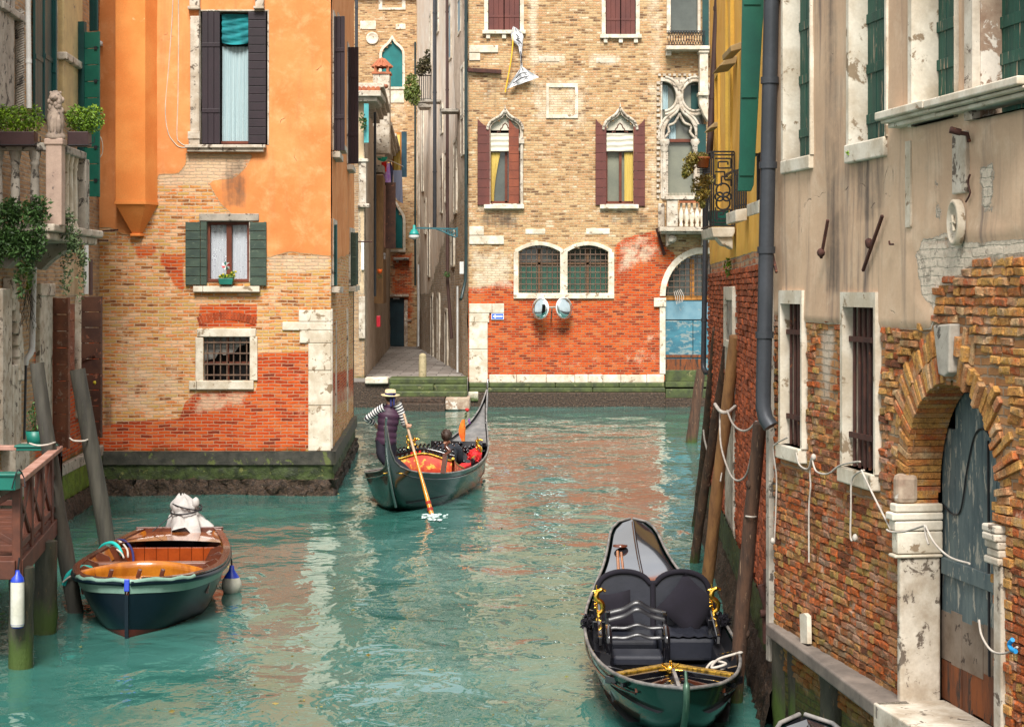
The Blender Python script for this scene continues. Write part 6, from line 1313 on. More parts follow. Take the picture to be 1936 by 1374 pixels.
mb = MB(); mb.box(-.55, .55, ysf+.1, ysf+.75, .2, .46); mb.build('sofa_seat', M['redf'], gm, bevel=.04)
for sx in (-1, 1):
    mb = MB(); rows = [[V((sx*.66, y, z)) for y in np.linspace(2.75, 3.7, 12)] for z in (.3, .5)]; rows.append([V((sx*.66, y, .80-.28*((y-2.75)/.95)**.6)) for y in np.linspace(2.75, 3.7, 12)]); rows += [[p+V((-sx*.05, 0, 0)) for p in r] for r in rows[::-1]]
    mb.grid(rows); mb.build('arm_panel', M['redf'], gm); mb = MB(); mb.tube([p+V((-sx*.025, 0, .015)) for p in rows[2]], .03, 6); mb.build('gilt_edge', M['goldp'], gm)
    seahorse((sx*.66, 5.15, .62), .9, gm); mb = MB(); mb.blob((sx*.60, 5.0, .66), .13, 10, 8, .15); mb.leaves((sx*.60, 5.0, .66), .15, 160, .035); mb.build('red_pompom', M['red'], gm)
    mb = MB(); mb.bar((sx*.66, 4.5, .58), (sx*.62, 5.5, .60), .06, .16); mb.build('side_rail', M['lacquer'], gm, bevel=.01); mb = MB(); mb.bar((sx*.66, 4.5, .67), (sx*.62, 5.5, .69), .03, .02); mb.build('gilt_edge', M['goldp'], gm)
seahorse((-.30, ysf-.05, .98), .6, gm, 'brass_finial')
mb = MB(); mb.box(-.4, .4, 5.0, 5.8, .22, .44); mb.build('red_carpet_seat', M['red'], gm, bevel=.03)
mb = MB(); rows = [[V((x, 6.0+.25*(z-.3), z+.0)) for x in np.linspace(-.55, .55, 10)] for z in (.3, .6, .86-.0)]; mb.grid(rows, False)
for _ in range(70): mb.blob((random.uniform(-.5, .5), 5.99+random.uniform(0, .1), random.uniform(.36, .84)), .035, 6, 4)
bk = mb.build('carved_bulkhead', M['lacquer'], gm); mb = MB(); mb.lathe((.0, 5.98, .62), [(.0, .04), (.12, .03), (.14, 0)], 16, ax=(0, -1, 0)); mb.build('orange_medallion', wm('orange_medallion_paint', (.85, .24, .01), (.75, .15, .01), 6), bk)
mb = MB(); mb.bar((.62, 1.9, .62), (.66, 1.95, .98), .08, .10); mb.tube(smooth_path([(.64, 1.92, .95), (.74, 1.94, 1.02), (.66, 1.97, 1.12), (.74, 1.98, 1.2)], 4), .035, 8); mb.build('rowlock', M['varndk'], gm)
mb = MB(); mb.tube([(-.18, .55, .74), (.18, .58, .74)], .012, 5); mb.build('gilt_line', M['goldp'], gm)
mtx = Matrix.Translation(gm.location) @ Matrix.Rotation(gm.rotation_euler.z, 4, 'Z')
# pennant and rose on the foredeck
c = mtx @ V((.08, 6.6, .74)); fl_ = thing('pennant', 'orange pennant on a brass stick topped by a red rose in the rowed gondola', 'pennant', tuple(c))
mb = MB(); mb.tube([c, c+V((0, 0, .56))], .008, 6); mb.lathe(c, [(.05, 0), (.035, .04), (.015, .08)], 8); mb.build('stick', M['gold'], fl_)
rows = [[c+V((-.05*f*math.sin(k/8*PI)-.01-.03*f, .01*math.sin(k+f*4), .06+.48*k/8)) for f in (-.3, 0, .4, 1, 1.5)] for k in range(9)]; MB().grid(rows).build('cloth', M['orangef'], fl_)
mb = MB(); mb.leaves(c+V((.02, 0, .63)), (.03, .03, .07), 40, .022); mb.build('leaves', M['leafdk'], fl_); mb = MB(); mb.blob(c+V((.05, 0, .74)), .042, 8, 6, .2); mb.build('rose', M['petalred'], fl_)
mb = MB(); mb.leaves(c+V((.09, 0, .50)), (.02, .02, .06), 24, .02); mb.build('purple_flower', solid('purple_petal', (.25, .02, .4)), fl_)

# ---- moored rowing boat, left
A3, B3 = V((-4.44, 20.75, 0)), V((-4.60, 24.95, 0)); Lr = 4.2
rb = thing('rowing_boat', 'dark green wooden boat with varnished red-brown interior moored by the landing stage', 'boat', (A3.x, A3.y, 0), math.radians(2.2), local=True)
kr = ([0, .015, .05, .12, .22, .36, .5, .65, .8, .9, .96, 1.], [.02, .13, .37, .62, .78, .88, .88, .83, .73, .63, .56, .50],
      [.66, .66, .645, .625, .61, .60, .60, .61, .64, .67, .69, .70], [-.1, -.12, -.15, -.2, -.2, -.2, -.2, -.2, -.2, -.15, -.1, -.08])
rs = [i/40 for i in range(41)]; SR = [hull_at(kr, Lr, t) for t in rs]
def rsec(y, w_, zr_, zk_, a0=-1., a1=1., n=26, p=.5, q=2.2, off=0): 
    out = []
    p = lerp(1.0, p, min(1, y/1.6)); q = lerp(1.5, q, min(1, y/1.6))
    for i in range(n+1):
        s = lerp(a0, a1, i/n); a = abs(s); out.append(V((w_*math.copysign(a**p, s)*(1+off) if a else 0, y, zk_+(zr_-zk_)*a**q)))
    return out
def band(z0f, z1f, off, mat, nm):
    for sg in (-1, 1):
        mb = MB(); rows = []
        for y, w_, zr_, zk_ in SR:
            row = []
            for i in range(7):
                f = lerp(z0f, z1f, i/6); q = lerp(1.5, 2.2, min(1, y/1.6)); pp_ = lerp(1., .5, min(1, y/1.6)); a = f**(1/q); row.append(V((sg*(w_*a**pp_+off), y-(.0), zk_+(zr_-zk_)*f)))
            rows.append(row)
        mb.grid(rows); mb.build(nm, mat, rb)
mb = MB(); mb.grid([rsec(*s_) for s_ in SR]); 
s_ = SR[-1]; tr_ = rsec(*s_); mb.add(tr_, [tuple(range(len(tr_)))]); mb.build('hull', M['navy'], rb)
band(.80, .93, .012, M['palegreen'], 'pale_strake'); band(.0, .26, .006, M['antifoul'], 'painted_bottom')
mb = MB(); mb.grid([rsec(y, max(w_-.05, .01), zr_-.02, .12, p=.35) for y, w_, zr_, zk_ in SR[1:-1]]); mb.build('inner_planking', M['varn'], rb)
for sg in (-1, 1):
    mb = MB(); mb.tube([(sg*(w_+.02), y, zr_-.035) for y, w_, zr_, zk_ in SR], .034, 8); mb.build('rubbing_strake', M['navy'], rb)
    mb = MB(); mb.grid([[V((sg*(w_+.03), y, zr_+.005)), V((sg*(w_+.03), y, zr_+.025)), V((sg*max(w_-.06, 0), y, zr_+.03)), V((sg*max(w_-.06, 0), y, zr_-.0))] for y, w_, zr_, zk_ in SR[1:]], False); mb.build('gunwale', M['varndk'], rb)
    mb = MB(); mb.grid([[V((sg*max(w_-.06, .0), y, zr_)), V((sg*max(w_-.13, .0), y, zr_-.14))] for y, w_, zr_, zk_ in SR[3:]], False); mb.build('inwale', M['varnor'], rb)
    for t in (.30, .42, .56, .70, .82):
        w0, z0 = cat(kr[0], kr[1], t), .6; y = t*Lr; mb = MB()
        pts = [(w0-.04, z0+.0), (w0-.10, z0+.05), (w0-.22, z0+.0), (w0-.30, z0-.16), (w0-.22, z0-.30), (w0-.08, z0-.3)]
        mb.add([V((sg*x, y-.02, z)) for x, z in pts]+[V((sg*x, y+.02, z)) for x, z in pts], [tuple(range(6)), tuple(range(6, 12))[::-1]]+[(i, i+6, (i+1) % 6+6, (i+1) % 6) for i in range(6)]); mb.build('frame_knee', M['varndk'], rb)
mb = MB(); mb.bar((-.88, 1.95, .56), (.88, 1.95, .56), .16, .045); mb.build('thwart', wm('worn_thwart', (.22, .085, .05), (.13, .05, .035), 4, .35, coat=.4, bump=.1), rb, bevel=.01)
mb = MB()
for k in range(8): x0 = -.62+.155*k; mb.box(x0, x0+.15, 3.1, 3.15, .12, .60)
mb.build('bulkhead', M['varn'], rb, bevel=.004)
mb = MB(); mb.grid([[V((x*(cat(kr[0], kr[1], t)-.08), t*Lr, .655+.03*(1-x*x))) for x in np.linspace(-1, 1, 9)] for t in np.linspace(.755, .99, 8)]); mb.build('stern_deck', M['varnor'] if 0 else wm('wet_varnished_deck', (.40, .13, .03), (.26, .07, .02), 3, .12, coat=.8, bump=.1), rb)
mb = MB(); mb.bar((-.6, Lr-.06, .66), (.6, Lr-.06, .66), .05, .16); mb.build('transom_cap', M['varndk'], rb, bevel=.01)
mb = MB(); rows = [[V((x, 1.05+.45*(1-(x/.80)**2), z+.0)) for x in np.linspace(-.76, .76, 20)] for z in (.44, .52, .60)]; rows += [[V((x, 1.05+.45*(1-(x/.80)**2)+.05, .60+.0*x)) for x in np.linspace(-.80, .80, 20)]]
for r in rows[1:]:
    for p_ in r: p_.z += .06*(1-(p_.x/.8)**2)
mb.grid(rows); mb.build('curved_bow_seat', M['varnor'], rb)
mb = MB(); mb.grid([[V((x*max(.01, cat(kr[0], kr[1], t)*.86-.08), t*Lr, .53+.0*x)) for x in (-1, -.5, 0, .5, 1)] for t in np.linspace(.03, .28, 8)]); mb.build('bow_deck', M['varnor'], rb)
# worn scalloped bow fender strip
mb = MB(); mb.tube([(sg_*(cat(kr[0], kr[1], t)+.02), t*Lr, cat(kr[0], kr[2], t)-.01+.010*math.sin(k*1.7)) for k, (sg_, t) in enumerate([(-1, q) for q in np.linspace(.14, .0, 10)]+[(1, q) for q in np.linspace(.005, .14, 10)])], .03, 8); mb.build('white_bow_edge', M['palegreen'], rb)
mb = MB(); mb.bar((0, -.035, .54), (0, -.01, .68), .06, .04); mb.build('blue_stem_cap', M['blue'], rb, bevel=.01)
mb = MB(); mb.bar((.0, -.025, -.1), (0, -.03, .5), .04, .05); mb.build('stem', M['navy'], rb)
for x in (-.28, .32, .05): mb = MB(); mb.bar((x, .42, .62), (x+.03, .42, .73), .05, .05); mb.build('cleat', M['varndk'], rb, bevel=.01)
for t_, x_ in ((.50, -.52), (.55, .52), (.62, -.50), (.62, .50)):
    mb = MB(); mb.grid([[V((x_+.12*a, t_*Lr+.45*b, .19+.05*math.sin(5*a+7*b))) for a in np.linspace(-1, 1, 6)] for b in np.linspace(-1, 1, 8)]); mb.build('white_sheet', M['cloth'], rb)
mr_ = Matrix.Translation(rb.location) @ Matrix.Rotation(rb.rotation_euler.z, 4, 'Z')
def inb(p): return mr_ @ V(p)
# covered outboard motor
mo = thing('outboard_motor', 'outboard motor wrapped in a tied white cloth on the stern of the rowing boat', 'outboard motor', tuple(inb((.10, Lr-.05, .5))))
c = inb((.08, Lr+.02, .70)); mb = MB(); rows = []
for j in range(15):
    f = j/14; z = lerp(.48, -.04, f); base = .17*math.sin(min(1, f*2.2+.12)*PI/2)
    base = base*(1-.16*math.exp(-((f-.46)/.08)**2))+.16*max(0, f-.5)*1.2
    row = []
    for k in range(36):
        a = 2*PI*k/36; r = base*(1+(.03+.30*max(0, f-.4))*math.sin(a*6+f*2)+(.03+.10*f)*math.sin(a*11+f*5)); row.append(c+V((r*1.15*math.cos(a)-.07*(1-f)+.05*f, r*1.0*math.sin(a), z+.02*math.sin(a*5+f*9)+(.09*math.sin(a*3+1) if f > .7 else 0)*(f-.7)*3.3)))
    rows.append(row)
mb.grid(rows, True, True); mb.blob(c+V((.14, -.06, .37)), (.055, .05, .075), 10, 8, .12); mb.build('cloth_cover', M['cloth'], mo)
mb = MB(); mb.tube([c+V((.215*math.cos(a), .20*math.sin(a), .27+.05*math.sin(a+.5))) for a in np.linspace(0, 2*PI, 24)], .012, 6); mb.tube([c+V((.20*math.cos(a)+.01, .18*math.sin(a), .31-.05*math.cos(a))) for a in np.linspace(0, 2*PI, 24)], .010, 6); mb.tube([c+V((-.18, -.1, .2)), c+V((-.42, -.25, .0))], .008, 5); mb.build('cord', M['iron'], mo)
mb = MB(); mb.box(c.x-.10, c.x+.14, c.y-.06, c.y+.16, -.3, .72); mb.build('motor_leg', M['iron'], mo, bevel=.02)
# fender buoy
c = PZ(438, 1103, .10); bu = thing('buoy_fender', 'white ball fender with blue cap hanging from the side of the rowing boat', 'fender', (c.x, c.y, -.06))
mb = MB(); mb.lathe((c.x, c.y, c.z-.16), [(0, 0), (.06, .01), (.11, .05), (.135, .12), (.13, .18), (.10, .25), (.06, .30)], 18); mb.build('ball', M['fender'], bu)
mb = MB(); mb.lathe((c.x, c.y, c.z-.16), [(.104, .245), (.075, .29), (.04, .34), (.03, .40), (0, .41)], 18); mb.build('cap', M['blue'], bu)
mb = MB(); mb.tube(smooth_path([c+V((0, 0, .22)), c+V((-.01, .0, .34)), P(431, 1060, c.y)+V((-.03, 0, .02))], 4), .012, 6); mb.build('cord', M['iron'], bu)
# turquoise and pale mooring lines
def rope(name, pts, r, mat, label, grp=None, catg='rope', k=8): return tag(MB().tube(smooth_path(pts, k), r, 7).build(name, mat), label, catg, grp)
yA = pA[0].y; 
rope('mooring_rope', [P(121, 1105, yA-.1), P(130, 1085, yA-.12), P(150, 1073, yA-.1), P(172, 1074, yA+.1), P(184, 1084, 22.6), P(190, 1092, 22.8)], .030, M['hose'], 'thick turquoise rope looping from the grey pole over the left gunwale of the rowing boat')
rope('mooring_rope', [P(186, 1043, 24.0), P(196, 1030, 23.9), P(212, 1026, 23.8), P(224, 1034, 23.7), P(230, 1048, 23.6)], .026, M['hose'], 'short turquoise rope arching over the side of the rowing boat further aft')
rope('mooring_rope', [P(119, 1100, yA-.15), P(135, 1088, yA-.15), P(160, 1078, yA), P(180, 1084, 22.5), P(186, 1090, 22.7)], .012, M['rope'], 'thin white rope beside the turquoise one at the bow of the rowing boat')
rope('mooring_rope', [P(206, 1030, 23.9), P(218, 1036, 23.7), P(230, 1046, 23.5), P(234, 1054, 23.4)], .012, M['rope'], 'thin white rope inside the rowing boat beside the short turquoise loop')
rope('mooring_rope', [P(220, 1020, 24.2), P(236, 1022, 24.0), P(248, 1036, 23.8), P(252, 1052, 23.6), P(252, 1064, 23.5)], .016, M['navyrope'], 'dark blue rope lying over the side of the rowing boat')
rope('mooring_rope', [P(214, 1024, 24.1), P(228, 1024, 24.0), P(240, 1038, 23.8), P(242, 1052, 23.6)], .014, M['rope'], 'cream rope next to the dark blue rope on the rowing boat')

# ================= people =================
def skin_body(name, joints, edges, mat, parent, sub=2):
    me = bpy.data.meshes.new(name); me.from_pydata([tuple(j[0]) for j in joints], edges, []); me.materials.append(mat)
    o = bpy.data.objects.new(name, me); COL.objects.link(o); o.parent = parent
    if parent.name not in LOCAL: o.location = -parent.location
    s = o.modifiers.new('skin', 'SKIN'); s.use_smooth_shade = True
    for i, j in enumerate(joints):
        d = me.skin_vertices[0].data[i]; r = j[1]; d.radius = r if isinstance(r, tuple) else (r, r); d.use_root = (i == 0)
    b = o.modifiers.new('sub', 'SUBSURF'); b.levels = b.render_levels = sub
    return o
def loft(mb, path, radii, n=16, ridge=None):
    """smooth tapering tube with elliptical sections; radii (rx, ry)"""
    path = [V(p) for p in path]; rows = []
    for i, p in enumerate(path):
        d = (path[min(i+1, len(path)-1)]-path[max(i-1, 0)]).normalized(); x = V((1, 0, 0)) if abs(d.x) < .9 else V((0, 0, 1)); y = d.cross(x).normalized(); x = y.cross(d)
        k = ridge(i) if ridge else 1; rx, ry = radii[i]; rows.append([p+x*rx*k*math.cos(2*PI*j/n)+y*ry*k*math.sin(2*PI*j/n) for j in range(n)])
    return mb.grid(rows, True, True)
# gondolier: stands on the stern seen from behind, left hand on hip, right hand on the oar
gp = mtx @ V((.02, 1.55, .48)); Yg = gp.y
gl = thing('person', 'gondolier in straw boater, purple quilted vest and striped sleeves rowing the gondola', 'person', tuple(gp), local=True)
J = lambda px, py, dy=0: P(px, py, Yg+dy)-gp
hip = J(729, 836); kneeL, kneeR = J(722, 862, -.05), J(741, 866, .05); ftL, ftR = V((-.14, -.02, .04)), V((.12, .05, .04))
chest, neck, head = J(732, 790), J(738, 765), J(738, 752, .0)
shL, shR = J(714, 777), J(757, 778); elL, elR = J(694, 792, .1), J(766, 803, .05); haL, haR = J(708, 801, .2), J(771, 803, -.24)
jt = [(hip, (.15, .11)), (chest.lerp(hip, .5), (.14, .10)), (chest, (.13, .09)), (neck, .055), (head, (.085, .095)), (head+V((0, 0, .10)), (.075, .085)),
      (shL, .04), (elL, .036), (haL, .03), (shR, .04), (elR, .036), (haR, .03), (hip+V((-.08, 0, -.06)), .10), (kneeL, .065), (ftL+V((0, 0, .06)), .045), (hip+V((.08, 0, -.06)), .10), (kneeR, .065), (ftR+V((0, 0, .06)), .045), (ftL+V((-.02, .14, -.01)), .035), (ftR+V((.03, .14, -.01)), .035)]
eg = [(0, 1), (1, 2), (2, 3), (3, 4), (4, 5), (2, 6), (6, 7), (7, 8), (2, 9), (9, 10), (10, 11), (0, 12), (12, 13), (13, 14), (0, 15), (15, 16), (16, 17), (14, 18), (17, 19)]
body = skin_body('body', jt, eg, M['skin'], gl)
def hand(mb, c, d, side, curl=1.):              # palm with four bent fingers and a thumb
    c = V(c); d = V(d).normalized(); x = d.cross(V((0, 0, 1))).normalized(); y = x.cross(d)
    mb.obox(c+d*.03, x*.035, d*.04, y*.014)
    for k in range(4):
        b = c+d*.065+x*(-.028+.019*k); L = (.07, .08, .075, .06)[k]
        mb.tube([b, b+d*L*.45-y*.008, b+d*L*.6-y*.035*curl, b+d*L*.35-y*.055*curl], [.010, .0095, .009, .007], 6)
    b = c+d*.015+x*.032*side; mb.tube([b, b+x*.022*side+d*.02, b+x*.02*side+d*.045-y*.02], [.012, .011, .008], 6)
mb = MB(); hand(mb, haR, (haR-elR)+V((.02, 0, .0)), -1); hand(mb, haL, V((.4, .5, -.6)), 1, .5); mb.build('hands', M['skin'], gl)
mb = MB()
for s0, s1, s2 in ((shL, elL, haL), (shR, elR, haR)):
    pts = smooth_path([s0.lerp(s1, -.7)+V((0, 0, -.03)), s0, s0.lerp(s1, .5), s1, s1.lerp(s2, .5), s1.lerp(s2, .88)], 3); m_ = len(pts)
    loft(mb, pts, [(lerp(.085, .048, (i/(m_-1))**.7),)*2 for i in range(m_)], 14)
me_ = mb.build('striped_sleeves', None if 0 else M['stripe'], gl)
def sleeve_mat():
    m = NT('striped_jersey'); a = m.n('Attribute', attribute_name='len').outputs['Fac']; r = m.ma('SINE', m.ma('MULTIPLY', a, 2*PI/.055)); return m.out(m.ramp(m.mr(r, -.1, .1), [(0, (.010, .010, .025)), (1, (.76, .74, .72))]), .85)
M['stripe2'] = sleeve_mat(); me_.data.materials[0] = M['stripe2']
at_ = me_.data.attributes.new('len', 'FLOAT', 'POINT')
nv = len(me_.data.vertices)//2; ring_ = 14; lens = []
for h_ in range(2):
    acc = 0; cs = []
    for i in range(nv//ring_):
        q = V((0, 0, 0))
        for j in range(ring_): q += me_.data.vertices[h_*nv+i*ring_+j].co
        cs.append(q/ring_)
    for i in range(len(cs)):
        if i: acc += (cs[i]-cs[i-1]).length
        lens += [acc]*ring_
at_.data.foreach_set('value', lens)
# vest with quilted rolls
mb = MB(); vp = [hip+V((0, 0, .02)), hip+V((0, 0, .10))]; top_ = J(737, 768); path, rad = [], []
nn = 40
for i in range(nn+1):
    f = i/nn; p_ = (hip+V((0, 0, -.03))).lerp(top_, f); w0 = np.interp(f, [0, .12, .35, .6, .8, .92, 1], [.19, .20, .185, .20, .215, .15, .075]); d0 = np.interp(f, [0, .5, .8, 1], [.145, .15, .145, .075])
    q = .93+.07*abs(math.sin(f*PI*6)); path.append(p_); rad.append((w0*q, d0*q))
loft(mb, path, rad, 24); mb.build('quilted_vest', M['vest'], gl)
mb = MB(); mb.lathe(J(737, 769), [(.085, -.02), (.095, .01), (.08, .05)], 14); mb.build('vest_collar', M['vest'], gl)
mb = MB()
for a, b, c_ in ((hip+V((-.08, 0, .04)), kneeL, ftL+V((0, 0, .05))), (hip+V((.08, 0, .04)), kneeR, ftR+V((0, 0, .05)))):
    pts = smooth_path([a, a.lerp(b, .5), b, b.lerp(c_, .5), c_], 3); m_ = len(pts); loft(mb, pts, [(lerp(.115, .062, i/(m_-1)), lerp(.12, .07, i/(m_-1))) for i in range(m_)], 14)
mb.build('trousers', M['trouser'], gl)
mb = MB()
for f_ in (ftL, ftR): mb.blob(f_+V((0, .06, .0)), (.055, .13, .045), 10, 6)
mb.build('shoes', M['trouser'], gl)
mb = MB(); mb.blob(head+V((0, -.01, .02)), (.092, .10, .11), 14, 10); mb.build('hair', M['hair'], gl)
mb = MB(); 
for sx in (-1, 1): mb.blob(head+V((sx*.092, .0, .01)), (.015, .03, .035), 8, 6)
mb.blob(head+V((0, .11, .0)), (.02, .03, .025), 8, 6); mb.build('ears_and_nose', M['skin'], gl)
hc = J(738, 746.5, -.02); mb = MB(); tl = V((.03, -.10, 1)).normalized(); mb.lathe(hc, [(.0, -.0), (.175, -.005), (.178, .006), (.10, .01), (.098, .09), (.09, .098), (0, .10)], 24, ax=tl); hat = mb.build('straw_hat', M['straw'], gl)
mb = MB(); mb.lathe(hc, [(.101, .010), (.103, .045), (.100, .046)], 24, ax=tl); mb.grid([[hc+V((x, -.115-.0*z, z)) for x in (.0, .035)] for z in (.04, -.05, -.14, -.20)]); mb.grid([[hc+V((x, -.12, z)) for x in (.055, .09)] for z in (.03, -.05, -.12, -.18)]); mb.grid([[hc+V((x, -.12, z)) for x in (-.03, .1)] for z in (.045, .005)]); mb.build('navy_ribbon', M['navyrope'], gl)
# oar
h0 = P(768, 799, Yg-.25); h1_ = PZ(816, 972, 0.0); up_ = h0+(h0-h1_).normalized()*.18; dr_ = (h1_-h0).normalized(); oa = thing('oar', 'long oar with pale loom and orange blade held by the gondolier', 'oar', tuple(h1_))
s_ = h0.lerp(h1_, .32); mb = MB(); mb.tube([up_, s_], [.022, .027], 10); mb.build('loom', M['oarpale'], oa)
mb = MB(); mb.tube([s_, h0.lerp(h1_, .6), h0.lerp(h1_, .85), h1_+dr_*.3], [.028, .030, .042, .05], 10); mb.build('blade', M['oar'], oa)
for k in (.86, .93): mb = MB(); mb.tube([h0.lerp(h1_, k), h0.lerp(h1_, k+.03)], [.047+.006*(k-.8)*10]*2, 10); mb.build('red_band', wm('dark_red_band', (.30, .02, .01)), oa)
# passengers
pp = mtx @ V((.30, 3.72, .42)); ps = thing('person', 'dark haired passenger in a dark jacket sitting in the rowed gondola', 'person', tuple(pp), local=True)
Q = lambda x, y, z: V((x, y, z)); jt = [(Q(0, 0, .08), (.16, .13)), (Q(0, 0, .30), (.15, .11)), (Q(0, .02, .48), (.17, .10)), (Q(0, .03, .60), .055), (Q(.0, .04, .70), (.08, .095)), (Q(0, .04, .80), (.07, .085)), (Q(-.2, .03, .50), .06), (Q(-.26, .12, .26), .048), (Q(-.14, .34, .18), .035), (Q(.2, .03, .50), .06), (Q(.27, .12, .26), .048), (Q(.15, .34, .18), .035), (Q(-.1, .40, .06), .08), (Q(-.1, .5, -.2), .05), (Q(.1, .40, .06), .08), (Q(.1, .5, -.2), .05)]
skin_body('body', jt, [(0, 1), (1, 2), (2, 3), (3, 4), (4, 5), (2, 6), (6, 7), (7, 8), (2, 9), (9, 10), (10, 11), (0, 12), (12, 13), (0, 14), (14, 15)], M['skin'], ps)
mb = MB(); loft(mb, [Q(0, 0, z) for z in (.02, .15, .3, .45, .54, .60)], [(.19, .15), (.19, .15), (.2, .15), (.225, .14), (.17, .12), (.075, .08)], 18)
for s in (-1, 1):
    pts = smooth_path([Q(s*.15, .02, .52), Q(s*.22, .03, .48), Q(s*.26, .12, .26), Q(s*.15, .32, .19)], 4); loft(mb, pts, [(lerp(.085, .05, i/(len(pts)-1)),)*2 for i in range(len(pts))], 12)
mb.build('jacket', M['jacket'], ps)
mb = MB(); mb.blob((0, .02, .75), (.105, .12, .12), 14, 10, .03); mb.leaves((0, .01, .76), (.108, .12, .12), 200, .03); mb.build('hair', M['hair'], ps)
mb = MB(); hand(mb, Q(-.14, .34, .18), (.3, 1, 0), 1); hand(mb, Q(.15, .34, .18), (-.3, 1, 0), -1); mb.build('hands', M['skin'], ps)
mb = MB(); loft(mb, smooth_path([Q(-.09, .05, .08), Q(-.1, .42, .08), Q(-.1, .5, -.18)], 4), [(.085, .085)]*9, 10); loft(mb, smooth_path([Q(.09, .05, .08), Q(.1, .42, .08), Q(.1, .5, -.18)], 4), [(.085, .085)]*9, 10); mb.build('trousers', M['trouser'], ps)
# ================= pipes, lamps, signs and small things on the walls =================
def pipe(label, pts, r, mat, collars=(), name='drainpipe', cat_='drainpipe', k=1, grp='drainpipes'):
    pts = [V(p) for p in pts]; t = thing(name, label, cat_, tuple(pts[-1]), group=grp)
    MB().tube(smooth_path(pts, k) if k > 1 else pts, r, 14).build('pipe', mat, t)
    for c in collars:
        c = V(c); mb = MB(); mb.tube([c-V((0, 0, .03)), c+V((0, 0, .03))], r*1.18, 14); mb.build('collar', mat, t)
    return t
def vpipe(label, x0, y0, x1, y1, Y, wpx, mat, n_col=2, tail=(), grp='drainpipes'):
    a, b = P(x0, y0, Y), P(x1, y1, Y); pts = [a, b]+[P(x, y, Y-dy) for x, y, dy in tail]
    return pipe(label, pts, wpx*Y/F/2, mat, [a.lerp(b, (k+.7)/(n_col+.4)) for k in range(n_col)], grp=grp)
vpipe('fat dark grey drainpipe at the corner between the yellow and the brown house', 1461, -120, 1443, 745, 16.3, 29, M['pipe'], 5, ((1443, 770, 0), (1447, 790, .02), (1457, 806, .05)))
vpipe('brown drainpipe at the far edge of the yellow house', 1362, -100, 1341, 300, 27.5, 13, M['pipebrown'], 2)
vpipe('thin grey drainpipe ending in an elbow in front of the blue water door', 1336, 295, 1330, 685, 28.8, 10, M['pipe'], 3, ((1330, 696, .0), (1334, 704, .1), (1341, 704, .2)))
vpipe('dark green drainpipe running down the left corner of the brick palace', 881, -80, 881, 500, 62.1, 6, M['pipegreen'], 3, ((880, 530, 0), (873, 562, .1), (871, 566, .2)))
vpipe('reddish brown drainpipe in the alley beside the plant balcony', 845, -80, 846, 420, 68.5, 6, M['pipebrown'], 3, ((846, 530, 0), (854, 640, 0)))
vpipe('blackish drainpipe in the alley left of the reddish one', 822, -80, 822, 430, 75.5, 7, M['pipe'], 3)
vpipe('slim black drainpipe at the far end of the alley', 785, 80, 785, 540, 92.5, 4, M['pipegreen'], 2)
vpipe('pale pipe low on the right alley wall near the water', 865, 541, 865, 704, 65.2, 4, M['pipewhite'], 2)
vpipe('pale conduit low at the far right of the alley', 791, 500, 791, 655, 92, 4, M['pipewhite'], 1)
vpipe('grey drainpipe on the peeling house at the left of the alley', 709, 195, 709, 560, 66.5, 5, M['pipe'], 3)
vpipe('grey drainpipe behind the black shutters of the orange house', 674, -60, 674, 90, 56, 6, M['pipe'], 1)
vpipe('white drainpipe beside the green shutters above the ivy balcony', 52, -100, 55, 205, 26.6, 10, M['pipewhite'], 2)
pipe('white drainpipe elbowing under the ivy balcony', [P(64, 505, 28.4), P(61, 655, 28.4), P(58, 668, 28.3), P(49, 680, 28.2), P(48, 690, 28.2)], .047, M['pipewhite'], [P(62, 615, 28.4), P(60, 662, 28.4)])
pipe('thin dark pipe continuing below the white elbow', [P(49, 688, 28.3), P(46, 830, 28.3)], .02, M['pipe'])
pipe('short white pipe with a brown post left of the orange house', [P(163, 440, 32.8), P(163, 556, 32.8)], .045, M['pipewhite'])
mb = MB(); mb.tube([P(172, 490, 33), P(172, 558, 33)], .035, 8); tag(mb.build('post', M['pipebrown']), 'brown painted post beside the short white pipe', 'post')

# twin traffic mirrors
c0 = CF.P(1042, 602, .0); tm = thing('traffic_mirror', 'pair of round traffic mirrors on one bracket under the twin barred windows', 'mirror', tuple(c0))
mb = MB(); mb.tube([c0, CF.P(1042, 602, .35), CF.P(1043, 580, .5)], .025, 8); mb.tube([CF.P(1032, 581, .5), CF.P(1056, 580, .5)], .025, 8); mb.build('bracket', M['stonegrey'], tm)
for x, y, ax in ((1021, 583, V((-.62, -1, .10))), (1066, 582, V((.62, -1, .1)))):
    mb = MB(); ax.normalize(); c = CF.P(x, y, .55); R_ = .31
    mb.lathe(c, [(R_*math.sin(a), .10*math.cos(a)-.0) for a in np.linspace(PI/2, .001, 8)], 28, ax=ax, sy=1.12); mr__ = mb.build('mirror_face', M['mirror'], tm)
    mb = MB(); mb.lathe(c, [(R_, .02), (R_*1.07, .0), (R_*1.05, -.05), (R_*.5, -.12), (0, -.13)], 28, ax=ax, sy=1.12); mb.build('mirror_shell', M['white'], tm)
# arrow sign
s0 = CF.P(940.5, 604, .05); sg_ = thing('direction_sign', 'small blue sign with a white arrow pointing left by the corner stones', 'sign', tuple(s0))
mb = MB(); CF.bpx(mb, 929, 592, 952.5, 604, .02, .05); mb.build('plate', M['white'], sg_)
mb = MB(); CF.bpx(mb, 930.2, 593, 951.3, 603, .05, .054); mb.build('blue_panel', solid('sign_blue', (.01, .10, .50), .5), sg_)
mb = MB(); CF.prism(mb, [(931.5, 598), (937, 594), (937, 596.3), (950, 596.3), (950, 599.7), (937, 599.7), (937, 602)], .054, .058, True); mb.build('arrow', M['white'], sg_)
